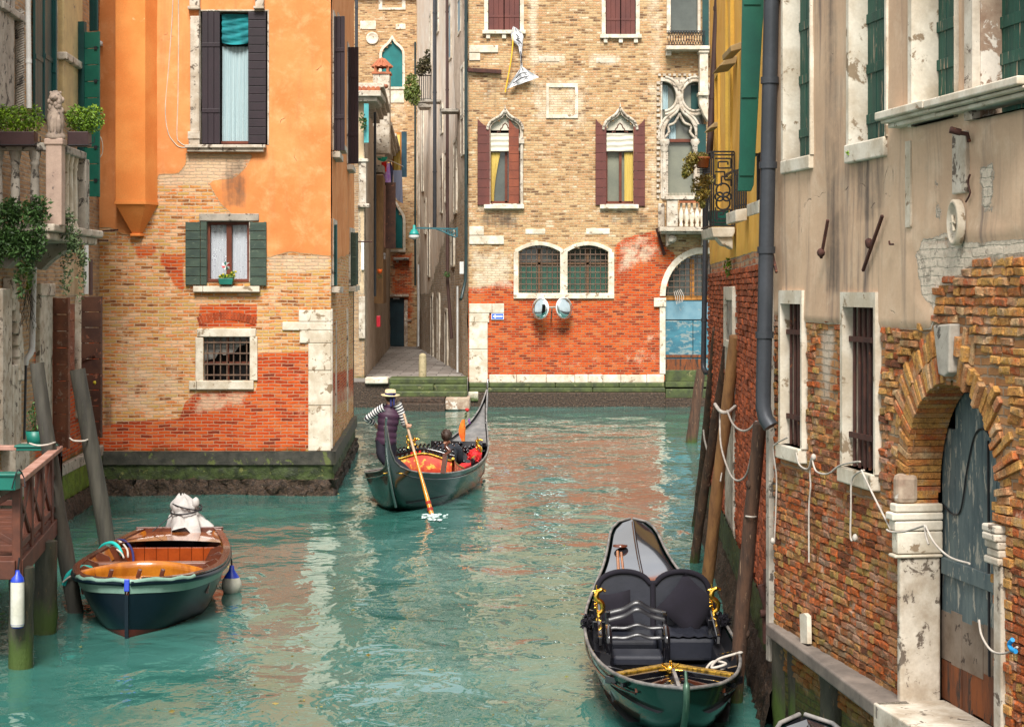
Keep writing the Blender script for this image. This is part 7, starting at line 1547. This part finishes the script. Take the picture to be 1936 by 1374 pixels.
# hanging banner and cord
def cl(px, py, d): return CF.P(px, py, d)
bn = thing('hanging_cloth', 'white marked cloth sheet hanging twisted from the top left window of the palace', 'cloth', tuple(cl(988, 168, .2)))
L_ = [(970, 52), (966, 66), (968, 78), (980, 90), (983, 105), (984, 122), (983, 132), (972, 148), (957, 170)]; R_ = [(975, 54), (986, 63), (990, 72), (988, 85), (987, 96), (986.5, 115), (988, 128), (1003, 138), (1019, 148)]
rows = []
for i in range(33):
    f = i/32*8; j = min(7, int(f)); u = f-j; a = V(L_[j]).lerp(V(L_[j+1]), u); b = V(R_[j]).lerp(V(R_[j+1]), u)
    rows.append([cl(a.x+(b.x-a.x)*k/14, a.y+(b.y-a.y)*k/14, .22+.06*math.sin(k*1.3+i*.5)) for k in range(15)])
mb = MB(); mb.grid(rows); mb.build('sheet', M['banner'], bn)
mb = MB()
for q in ([(976, 68), (980, 72), (978, 77), (983, 76)], [(975, 78), (982, 80), (986, 86)], [(984, 100), (986, 110), (985, 122)], [(976, 150), (984, 141), (996, 140)], [(970, 160), (985, 150), (1000, 146)]): mb.tube([cl(x, y, .31) for x, y in q], .018, 5)
mb.build('black_marks', M['iron'], bn)
tag(MB().tube(smooth_path([cl(971, 56, .15), cl(967, 110, .2), cl(955, 176, .15)], 6), .025, 6).build('cord', solid('yellow_cord', (.75, .42, .02), .7)), 'yellow cord hanging beside the white cloth on the palace', 'cord')
for (a, b, lab) in (((883, 133), (948, 137), 'long dark iron bar on the palace front left of the hanging cloth'), ((878, 36), (884, 36), None)):
    if lab: mb = MB(); mb.bar(CF.P(*a, .12), CF.P(*b, .12), .1, .14); tag(mb.build('tie_bar', M['rust'], bevel=.01), lab, 'tie bar')
mb = MB(); mb.bar(CF.P(1240, 432, .3), CF.P(1256, 482, .05), .06, .08); tag(mb.build('iron_strut', M['rust']), 'rusty iron strut slanting below the stone balcony of the palace', 'strut')
mb = MB()
for k in range(5): mb.tube(smooth_path([CF.P(1274+k*3, 551-k, .05), CF.P(1276+k*4, 560, .1), CF.P(1279+k*2.5, 575-k, .08)], 4), .012, 5)
tag(mb.build('dry_twigs', M['rope']), 'wisps of dry twine hanging over the blue door transom', 'twine')
# wall lamp over the alley
lb = P(868, 438, 64.0); wl_ = thing('street_lamp', 'teal iron street lamp on a scrolled bracket over the alley mouth', 'street lamp', tuple(lb))
YL = 63.8; tg = wm('teal_iron', (.03, .13, .15), (.02, .08, .10), 4, .5)
mb = MB(); mb.bar(P(864, 430, YL), P(864, 448, YL), .06, .12, (0, 1, 0)); mb.bar(P(782, 431, YL), P(864, 433, YL), .06, .06); mb.tube([P(x, y, YL) for x, y in ((825, 433), (838, 438), (850, 444), (862, 449))], .03, 6)
for (x, y, r) in ((856, 440, 4.5), (848, 438, 3), (841, 437, 2.4)): mb.tube([P(x+r*math.cos(t)*(1-t/14), y+r*math.sin(t)*(1-t/14), YL) for t in np.linspace(0, 9, 26)], .018, 5)
mb.build('bracket', tg, wl_)
mb = MB(); c = P(783, 441, YL); mb.lathe(c, [(0, .30), (.05, .28), (.05, .16), (.10, .12), (.17, .0), (.19, -.06), (0, -.06)], 14); mb.build('lamp_hood', M['tealcloth'] if 0 else wm('teal_enamel', (.02, .30, .26), (.015, .22, .2), 3, .4), wl_)
mb = MB(); mb.lathe(c, [(.18, -.06), (.20, -.14), (.12, -.2), (0, -.22)], 14); mb.build('lamp_glass', M['white'], wl_)
# bollard
b = PZ(799, 714, 1.0); Yq = 62.6; z0 = 1.0; x = P(799, 0, Yq).x; mb = MB(); mb.lathe((x, Yq, z0), [(.135, 0), (.135, .66), (.125, .70), (.13, .73), (.11, .79), (.05, .83), (0, .835)], 14); tag(mb.build('bollard', wm('ochre_stone', (.42, .34, .20), (.30, .25, .14), 5, .8, (.12, .11, .06), .6, 10, bump=.8)), 'short round-topped stone bollard at the top of the water steps', 'bollard')
# laundry
def garment(label, pts, Y, mat, name='garment', dep=.04):
    n = len(pts)//2; rows = []
    for i in range(9):
        f = i/8*(n-1); j = min(n-2, int(f)); u = f-j; a = V(pts[2*j]).lerp(V(pts[2*j+2]), u); c_ = V(pts[2*j+1]).lerp(V(pts[2*j+3]), u)
        rows.append([P(a.x+(c_.x-a.x)*k/8, a.y+(c_.y-a.y)*k/8, Y+dep*math.sin(k*1.1+i*.7)) for k in range(9)])
    return tag(MB().grid(rows).build(name, mat), label, 'laundry', 'washing hung over the alley')
garment('sea green cloth pegged at the left end of the alley washing line', [(712, 296), (733, 297), (715, 303), (730, 304), (721, 305), (726, 306)], 74, solid('seagreen_cloth', (.03, .42, .30), .9))
garment('red cloth on the alley washing line', [(721, 307), (731, 305), (721, 325), (731, 325)], 74.2, solid('red_cloth', (.70, .03, .02), .9))
garment('lilac patterned shirt on the alley washing line', [(726, 312), (737, 308), (723, 340), (739, 345), (727, 352), (737, 357)], 74.5, wm('lilac_cloth', (.40, .16, .60), (.55, .40, .62), 9, .9))
garment('black garment between the lilac shirt and the grey trousers', [(737, 303), (743, 318), (737, 350), (743, 370), (737, 362), (742, 371)], 74.8, solid('black_cloth', (.02, .02, .05), .9))
garment('slate grey trousers hanging at the right end of the washing line', [(743, 322), (760, 322), (744, 360), (761, 360), (750, 378), (762, 385)], 75, solid('slate_cloth', (.12, .13, .18), .9))
tag(MB().tube(smooth_path([P(707, 296, 73.5), P(735, 303, 74.5), P(762, 315, 76)], 5), .015, 5).build('washing_line', M['rope']), 'thin washing line strung across the left of the alley', 'line')
# alley odds and ends
mb = MB(); A_ = P(713, 597, 66); mb.box(A_.x-.02, A_.x+.12, 65.9, 66.2, P(0, 618, 66).z, A_.z); tag(mb.build('letter_box', solid('red_enamel', (.55, .02, .04), .4), bevel=.02), 'small red box on the grey wall left of the alley', 'box')
tp = thing('potted_plant', 'orange flower pot on a ledge left of the alley', 'plant pot', tuple(P(718, 517, 67))); c = P(718, 517, 67)
mb = MB(); mb.lathe(c, [(0, 0), (.07, 0), (.10, .16), (.09, .16)], 12); mb.build('pot', solid('orange_pot', (.75, .12, .01), .6), tp); mb = MB(); mb.leaves(c+V((0, 0, -.1)), (.1, .1, .16), 50, .03); mb.build('leaves', M['leafdk'], tp)
def plants(name, label, cat_, clumps, mat, size, grp=None, stem=None):
    mb = MB()
    for c, r, n in clumps: mb.leaves(c, r, n, size)
    o = mb.build(name, mat); return tag(o, label, cat_, grp)
plants('trailing_plant', 'pale green plant trailing from the alley balcony', 'plant', [(P(778, 165, 83), (.35, .3, .65), 380), (P(784, 180, 83), (.3, .3, .5), 260), (P(771, 178, 83), (.2, .3, .3), 100)], M['leafgold'] if 0 else wm('lime_leaf', (.24, .30, .07), (.14, .2, .04), 4, .5, isl=.6, bump=0), .10)
plants('climbing_plant', 'dark creeper bunched above the alley balcony railing', 'plant', [(P(803, 125, 83.5), (.38, .3, .4), 300), (P(796, 133, 83.4), (.25, .3, .3), 160), (P(808, 108, 83.5), (.14, .2, .4), 90)], wm('brown_creeper', (.10, .07, .03), (.06, .07, .02), 3, .7, isl=.6, bump=0), .09)
plants('shrub', 'small olive shrub beside the pale teal shutter left of the alley', 'plant', [(P(686, 232, 61.5), (.14, .1, .35), 110)], M['leafdk'], .06)
plants('trailing_plant', 'tuft of weeds on the reddish drainpipe in the alley', 'plant', [(P(845, 519, 68.2), (.14, .1, .12), 60)], M['leafdk'], .05)
mb = MB(); slab(64, 869, 495, 877, 518, .05, mb); tag(mb.build('meter_box', M['white'], bevel=.01), 'white meter box on the wall below the dark green drainpipe', 'box')
mb = MB(); slab(72, 713, 478, 728, 490, .5, mb); mb.leaves(P(720, 484, 71.8), (.18, .2, .12), 60, .06); tag(mb.build('bundle', M['cloth']), 'white plastic bundle hanging on the left alley wall', 'bundle')
for (x0, x1, y, Y, lab) in ((640, 667, 441, 43, 'rusty iron bar standing out under the dark green shutter of the orange house side'), (664, 704, 457, 58, 'second rusty iron bar further along, reaching towards the white plate')):
    tag(MB().tube([P(x0, y, Y), P(x1, y, Y)], .025, 6).build('iron_bar', M['rust']), lab, 'bar')
# cables on the orange wall
def cable(label, pts, W=OF, d=.02, r=.010, mat='cable'): return tag(MB().tube(smooth_path([W.P(x, y, d) for x, y in pts], 5), r, 5).build('cable', M[mat]), label, 'cable')
cable('outer white cable looping down the orange wall left of the tall window', [(329, -60), (326, 30), (319, 130), (313, 205), (318, 250), (330, 270), (342, 279), (362, 278)])
cable('inner white cable running straight down the orange wall by the tall window', [(337, -60), (338, 60), (337, 180), (335, 255), (341, 270), (353, 277)])
cable('short white cable hooked beside the green shutter on the orange wall', [(190, 250), (202, 268), (204, 290), (198, 302), (190, 303)], d=.45)
for (a, b, lab) in (((175, 440), (226, 435), 'upper rusty iron bracket at the left edge of the orange wall'), ((172, 455), (207, 455), 'lower rusty iron bracket at the left edge of the orange wall')):
    mb = MB(); mb.bar(OF.P(*a, .3), OF.P(*b, .12), .05, .03); tag(mb.build('iron_bracket', M['rust']), lab, 'bracket')
mb = MB(); OF.bpx(mb, 190, 80, 195, 88, .0, .1); mb.lathe(OF.P(192, 84, .1), [(.05, 0), (.05, .06), (0, .06)], 10, ax=OF.n); tag(mb.build('insulator', M['white']), 'small white fitting high on the orange wall by the green shutter', 'fitting')
# flower box with pinwheel
fb = OF.P(429, 537, .18); fbt = thing('flower_box', 'green window box with yellow flowers and a pinwheel on the lace window sill', 'flower box', tuple(fb))
mb = MB(); OF.prism(mb, [(415, 526), (443, 526), (441, 538), (417, 538)], .02, .18, True); mb.build('box', M['plantergreen'], fbt, bevel=.008)
mb = MB(); mb.leaves(OF.P(429, 524, .1), (.16, .08, .06), 130, .035); mb.leaves(OF.P(441, 522, .1), (.07, .05, .1), 50, .03); mb.build('leaves', M['leaf'], fbt)
mb = MB()
for x, y in ((418, 522), (424, 519), (431, 521), (436, 524), (440, 516), (445, 520), (434, 527), (421, 526), (448, 514)): mb.blob(OF.P(x, y, .14), (.022, .015, .022), 6, 4, .1)
mb.build('flowers', M['petal'], fbt)
c = OF.P(430, 503, .16); mb = MB(); mb.tube([c, OF.P(429, 526, .1)], .005, 5); mb.build('stick', M['white'], fbt)
for i, mm in enumerate(('petalred', 'white', 'plantergreen', 'white', 'petalred', 'white', 'plantergreen', 'white')):
    a = i*PI/4; mb = MB(); u = V((math.cos(a), 0, math.sin(a))); v_ = V((math.cos(a+.7), 0, math.sin(a+.7))); mb.add([c+V((0, -.01, 0)), c+u*.095, c+v_*.065+V((0, -.03, 0))], [(0, 1, 2)]); mb.build('sail', M[mm], fbt)
# ================= balcony plants, left =================
for (x0, x1, lab, ex) in ((-40, 68, 'long dark planter with bright green bushy plants on the left balcony', 0), (131, 170, 'short dark planter with bright green plants hung at the balcony corner', 1)):
    Y = 26.75 if not ex else 27.2; a, b = P(x0, 250, Y), P(x1, 277, Y); t = thing('planter', lab, 'planter', ((a.x+b.x)/2, Y, b.z))
    mb = MB(); mb.box(a.x, b.x, Y-.12, Y+.12, b.z, a.z); mb.build('box', M['planter'], t, bevel=.01)
    mb = MB(); mb.tube([(b.x+.02, Y-.14, b.z+.02), (b.x+.10, Y-.14, b.z+.05), (b.x+.10, Y-.14, b.z+.14)], .008, 5); mb.tube([(a.x, Y-.15, b.z+.01), (b.x+.03, Y-.15, b.z+.01)], .008, 5); mb.build('holder', M['iron'], t)
    mb = MB(); n = 7 if not ex else 4
    for k in range(n): xx = lerp(a.x+.05, b.x+(.02 if not ex else .12), (k+.5)/n); mb.leaves((xx, Y, a.z+.18+random.uniform(-.02, .05)), (.16, .17, .22), 420, .026)
    mb.build('foliage', M['leaf'], t)
iv = []
for k in range(40): iv.append((P(random.uniform(-10, 80), random.uniform(382, 505), 26.5), (.14, .12, .15), 80))
for k in range(10): iv.append((P(random.uniform(30, 70), random.uniform(470, 560), 26.6), (.06, .08, .12), 24))
plants('ivy', 'dense green ivy spilling over the left balcony floor', 'ivy', iv, M['leafdk'], .042)
iv = []
for k in range(16): f = k/15; iv.append((P(118+random.uniform(-8, 8)+f*34, 405+f*80+random.uniform(-8, 8), 27.2), (.10, .1, .12), 36))
for x, y0, y1 in ((132, 470, 540), (158, 470, 525), (150, 440, 560), (122, 480, 550)):
    for k in range(7): iv.append((P(x+random.uniform(-4, 4), lerp(y0, y1, k/6), 27.3), (.05, .05, .08), 12))
plants('ivy', 'pale variegated ivy trailing from the balcony corner', 'ivy', iv, M['leafpale'], .034)
plants('ivy', 'single strand of bright ivy hanging by the white drainpipe', 'ivy', [(P(52+random.uniform(-3, 3), y, 27.8), (.04, .05, .06), 12) for y in range(500, 556, 8)], M['leaf'], .04)
mb = MB()
for k in range(80): a = P(48+random.uniform(-4, 14), random.uniform(520, 600), 28.2); mb.tube([a, a+V((random.uniform(-.08, .08), 0, -random.uniform(.1, .3)))], .003, 3, cap=False)
tag(mb.build('dry_roots', M['polegrey']), 'dry hanging roots beside the white drainpipe under the balcony', 'roots')
# green planters on the landing stage
for (x0, x1, y0, y1, Y, lab) in ((34, 105, 840, 851, 22.8, 'green trough at the back of the landing stage railing'), (-20, 34, 893, 925, 18.75, 'green planter box tied to the near railing of the landing stage')):
    a, b = P(x0, y0, Y), P(x1, y1, Y); t = thing('planter', lab, 'planter', ((a.x+b.x)/2, Y, b.z)); mb = MB(); mb.box(a.x, b.x, Y-.1, Y+.1, b.z, a.z-.02); mb.box(a.x-.02, b.x+.02, Y-.12, Y+.12, a.z-.03, a.z); mb.build('box', M['plantergreen'], t, bevel=.01)
    mb = MB(); mb.tube(smooth_path([(b.x-.03, Y-.13, b.z+.02), (b.x+.03, Y-.12, a.z+.04), (b.x+.06, Y, a.z-.05), (b.x+.1, Y-.1, a.z-.14)], 4), .007, 5); mb.build('tie', M['iron'], t)
for (px, py, Y, lab, r) in ((66, 845, 24.5, 'small plant in a green pot behind the first mooring pole', .16), (162, 800, 31.9, 'spindly yellow-flowered plant beside the dark brown shutter', .16)):
    c = P(px, py, Y); t = thing('potted_plant', lab, 'plant', tuple(c)); mb = MB(); mb.lathe(c, [(0, 0), (r*.6, 0), (r*.8, .22), (r*.75, .22)], 12); mb.build('pot', M['plantergreen'], t); mb = MB(); mb.leaves(c+V((0, 0, .40)), (r*.8, r*.7, .22), 70, .035)
    for k in range(8): mb.tube([c+V((0, 0, .2)), c+V((random.uniform(-.15, .2), 0, random.uniform(.4, .7)))], .005, 4)
    mb.build('foliage', M['leafgold'] if px > 100 else M['leafdk'], t)
    if px > 100: mb = MB(); mb.blob(c+V((.17, -.02, .72)), .04, 6, 4, .2); mb.build('flower', M['petal'], t)
# white cylinder fender on the stage pile
c = P(33, 1183, 18.85); t = thing('cylinder_fender', 'grubby white cylinder fender with blue ends hanging from the landing stage', 'fender', tuple(c)); z0 = c.z; hh = P(0, 1097, 18.85).z-z0; r = .071
mb = MB(); mb.lathe(c, [(r*.9, .0), (r, .03), (r, hh-.03), (r*.95, hh)], 18); mb.build('body', M['fender'], t)
mb = MB(); mb.lathe(c, [(0, -.02), (r*.8, -.015), (r*.97, .02), (r*1.02, .02)], 18); mb.lathe(c, [(r*1.02, hh-.01), (r*.9, hh+.03), (r*.4, hh+.08), (.02, hh+.11), (0, hh+.11)], 18); mb.build('blue_ends', M['blue'], t)
mb = MB(); mb.tube([c+V((0, 0, hh+.08)), c+V((.02, 0, hh+.24))], .01, 6); mb.build('cord', M['iron'], t)
rope('mooring_rope', [P(132, 828, pB[1].y), P(140, 833, pB[1].y-.2), P(160, 833, pB[1].y-.2), P(170, 828, pB[1].y)], .014, M['rope'], 'pale rope tied round the pole in front of the dark brown shutter')
rope('mooring_rope', [P(56, 838, pA[1].y-.05), P(72, 842, pA[1].y-.22), P(92, 840, pA[1].y-.2), P(104, 836, pA[1].y)], .012, M['rope'], 'pale rope tied round the pole behind the landing stage')
# ================= right side: plants, ropes, irons =================
Yp = 22.3; t = thing('hanging_planter', 'terracotta pot of yellowing flowers hung on the ironwork balcony', 'planter', tuple(P(1328, 316, Yp)))
mb = MB(); c = P(1328, 317, Yp); mb.lathe(c, [(0, 0), (.07, 0), (.085, .11), (.095, .11), (.095, .13), (.08, .13)], 16); mb.build('pot', M['terra'], t); mb = MB()
for k in range(4): mb.tube([P(1318, 318+k*3, Yp), P(1342, 318+k*3, Yp)], .006, 5)
mb.build('wire_basket', M['iron'], t)
mb = MB()
for x, y, rx, rz in ((1305, 308, .09, .10), (1300, 320, .07, .09), (1322, 298, .11, .07), (1310, 300, .09, .08), (1296, 330, .04, .05)): mb.leaves(P(x, y, Yp), (rx, .12, rz), 170, .024)
mb.build('foliage', M['leafgold'], t)
plants('hanging_plant', 'bushy yellow-brown plant trailing below the terracotta pot', 'plant', [(P(x, y, 22.5), (rx, .12, rz), 150) for x, y, rx, rz in ((1325, 345, .11, .09), (1335, 340, .09, .09), (1318, 355, .09, .08), (1332, 365, .07, .08), (1322, 372, .06, .07), (1328, 385, .03, .06))], M['leafgold'], .024)
plants('weed', 'green weed growing from the joint under the yellow plaster', 'plant', [(YW.P(1388, 505, .08), (.05, .05, .14), 60)], M['leaf'], .03)
YR = q4[0].y-.9
def rp(x, y, Y): return P(x, y, Y)
rope('mooring_rope', [rp(1352, 764, 22.2), rp(1362, 777, 21.8), rp(1376, 779, 21.8), rp(1390, 768, 22.2)], .022, M['rope'], 'pale rope wound round the roped cluster of mooring poles', catg='rope')
rope('mooring_rope', [rp(1375, 776, 21.9), rp(1385, 800, 20.6), rp(1400, 813, 19.6), rp(1415, 812, 18.8), rp(1430, 797, 17.6)], .012, M['rope'], 'upper slack white rope from the pole cluster to the drainpipe')
rope('mooring_rope', [rp(1361, 780, 22), rp(1363, 840, 21.3), rp(1378, 890, 20), rp(1393, 908, 18.5), rp(1412, 895, 17.6), rp(1424, 840, 17.2), rp(1430, 805, 17.1)], .011, M['rope'], 'lower long loop of white rope below the pole cluster')
rope('mooring_rope', [rp(1330, 812, 26), rp(1332, 830, 26), rp(1338, 855, 26)], .014, M['rope'], 'loose white rope end hanging on the far pole of the cluster')
rope('mooring_rope', [P(1358, 873, 23), P(1366, 878, 22.8), P(1362, 910, 22.6)], .01, M['rope'], 'rope end hanging behind the tan pole')
yq = lerp(q5[0].y, q5[1].y, .62); rope('mooring_rope', [P(1409, 975, yq-.02), P(1414, 976, yq-.12), P(1426, 977, yq-.12), P(1432, 975, yq)], .009, M['rope'], 'thin pale rope ring round the nearest mooring pole')
ce = Matrix.Translation(gn.location) @ Matrix.Rotation(gn.rotation_euler.z, 4, 'Z')
pts = [ce @ V(p) for p in ((.46, 1.55, .46), (.34, 1.75, .44), (.42, 1.9, .5), (.52, 1.7, .52), (.38, 1.62, .5), (.46, 1.85, .53), (.62, 1.95, .56), (.70, 1.98, .57))]+[P(1392, 1240, 18.0), P(1408, 1256, 17.9)]
rope('mooring_rope', pts, .013, M['rope'], 'grey rope knotted in the moored gondola and led to the nearest pole')
# ropes on the right house
def rr_(pts, d=.06): return [RW.P(x, y, d) for x, y in pts]
rope('rope', rr_([(1502, 826), (1480, 838), (1474, 850)])+rr_([(1474, 900), (1473, 960), (1470, 1022)], .03), .0078, M['rope'], 'knotted pale rope hanging from the left barred window, leftmost of the hanging ropes')
rope('rope', rr_([(1518, 855), (1524, 878), (1540, 886), (1546, 868), (1550, 864)]), .0078, M['rope'], 'pale rope looped between the left barred window and the wall hook')
rope('rope', rr_([(1548, 866), (1556, 890), (1578, 895), (1600, 880), (1622, 874), (1640, 872)]), .0078, M['rope'], 'pale rope looped from the wall hook into the right barred window')
rope('rope', rr_([(1545, 870), (1540, 890), (1541, 920), (1538, 960), (1538, 1062)], .04), .0078, M['rope'], 'long thin knotted rope hanging from the wall hook')
t_ = rope('rope', rr_([(1652, 888), (1636, 896), (1628, 912), (1627, 960), (1626, 1010), (1629, 1022)], .08), .0078, M['rope'], 'knotted rope hanging over the sill of the right barred window')
rope('rope', rr_([(1652, 888), (1672, 930), (1708, 1000)], .1), .0078, M['rope'], 'white rope slanting from the right barred window to the door post')
rope('rope', rr_([(1708, 1000), (1716, 1004), (1740, 1004), (1775, 994), (1781, 992)], .13), .0078, M['rope'], 'white rope wrapped round the stone door post below its rings')
rope('rope', rr_([(1781, 992), (1784, 1012), (1789, 1028)], .13), .0078, M['rope'], 'short rope end dangling beside the door post')
rope('rope', rr_([(1783, 993), (1800, 1025), (1830, 1052), (1868, 1064)], .13), .0078, M['rope'], 'white cable sagging across the old door')
rope('rope', rr_([(1867, 1170), (1872, 1200), (1890, 1228), (1915, 1234), (1940, 1222)], .06), .0078, M['rope'], 'white rope loop to the right of the door')
mb = MB(); mb.tube(smooth_path(rr_([(1934, 1208), (1928, 1216), (1932, 1226), (1940, 1230)], .07), 5), .016, 7); tag(mb.build('blue_tie', solid('bright_blue_rope', (.01, .22, .50), .6)), 'bright blue tie at the right edge of the picture', 'tie')
for x, y, lab in ((1549, 864, 'rope knot on the wall hook between the barred windows'), (1471, 1022, 'knot at the end of the leftmost hanging rope'), (1628, 1016, 'knot at the end of the rope below the right barred window')):
    mb = MB(); mb.blob(RW.P(x, y, .05), (.022, .03, .03), 8, 6, .15); tag(mb.build('rope_knot', M['rope']), lab, 'knot')
def iron(label, a, b, r=.016, knob=None, d=.05):
    mb = MB(); mb.bar(RW.P(*a, d), RW.P(*b, d), .022, .022, tuple(RW.n))
    if knob: mb.blob(RW.P(*knob, d+.01), (.035, .04, .04), 8, 6, .1)
    tag(mb.build('tie_bar', M['rust'], bevel=.004), label, 'tie bar', 'iron tie bars on the brown wall')
iron('narrow rusty tie bar on the brown wall above the left barred window', (1576, 416), (1563, 488), knob=(1565, 478))
iron('long slanting rusty tie bar with a knob above the right barred window', (1680, 408), (1643, 512), knob=(1657, 460))
iron('rusty tie bar half hidden behind the fat drainpipe', (1463, 448), (1478, 515), knob=(1469, 484))
mb = MB(); mb.tube(rr_([(1693, 456), (1694, 462), (1701, 462)], .05), .008, 6); tag(mb.build('wall_hook', M['rust']), 'little iron hook on the brown wall right of the long tie bar', 'hook')
mb = MB(); a = RW.P(1842, 262, .0); mb.tube([RW.P(1840, 268, .03), RW.P(1842, 254, .05), RW.P(1838, 250, .13)], .016, 8); mb.tube([RW.P(1840, 251, .09), RW.P(1838, 246, .16)], .024, 8); tag(mb.build('flagpole_socket', M['rust']), 'rusty flagpole socket under the long stone sill', 'bracket')
mb = MB(); mb.tube(smooth_path(rr_([(1842, 330), (1838, 345), (1842, 365), (1834, 382)], .03), 4), .007, 5); tag(mb.build('wire', M['rust']), 'thin rusty wire curling above the stone shield', 'wire')
plants('weed', 'moss tuft under the sill of the second upper window', 'plant', [(RW.P(1615, 290, .04), (.03, .03, .02), 30)], M['leaf'], .015)
mb = MB(); RW.prism(mb, [(1524, 1160), (1532, 1158), (1538, 1164), (1539, 1216), (1526, 1214)], .02, .06, True); tag(mb.build('wooden_stump', M['stone']), 'splintered white board stub on the brick behind the plank shelf', 'board')
# oar wash and floating scraps
mb = MB(); c = PZ(822, 976, .02)
for _ in range(26): a = random.uniform(0, 2*PI); r_ = random.uniform(0, .2)**1.0; mb.blob(c+V((r_*1.2*math.cos(a), r_*3.0*math.sin(a), -.004)), (random.uniform(.02, .07), random.uniform(.03, .14), .012), 8, 4, .3)
tag(mb.build('foam', solid('pale_foam', (.50, .62, .60), .2)), kind='stuff')
mb = MB()
for _ in range(70):
    px, py = random.uniform(120, 1300), random.uniform(930, 1370); c = PZ(px, py, .022); mb.leaves((c.x, c.y, .024), (.03, .04, .002), random.randint(1, 2), random.uniform(.012, .035), flat=.05)
tag(mb.build('floating_debris', M['leafgold'], loc=(0, 15, .02)), kind='stuff')
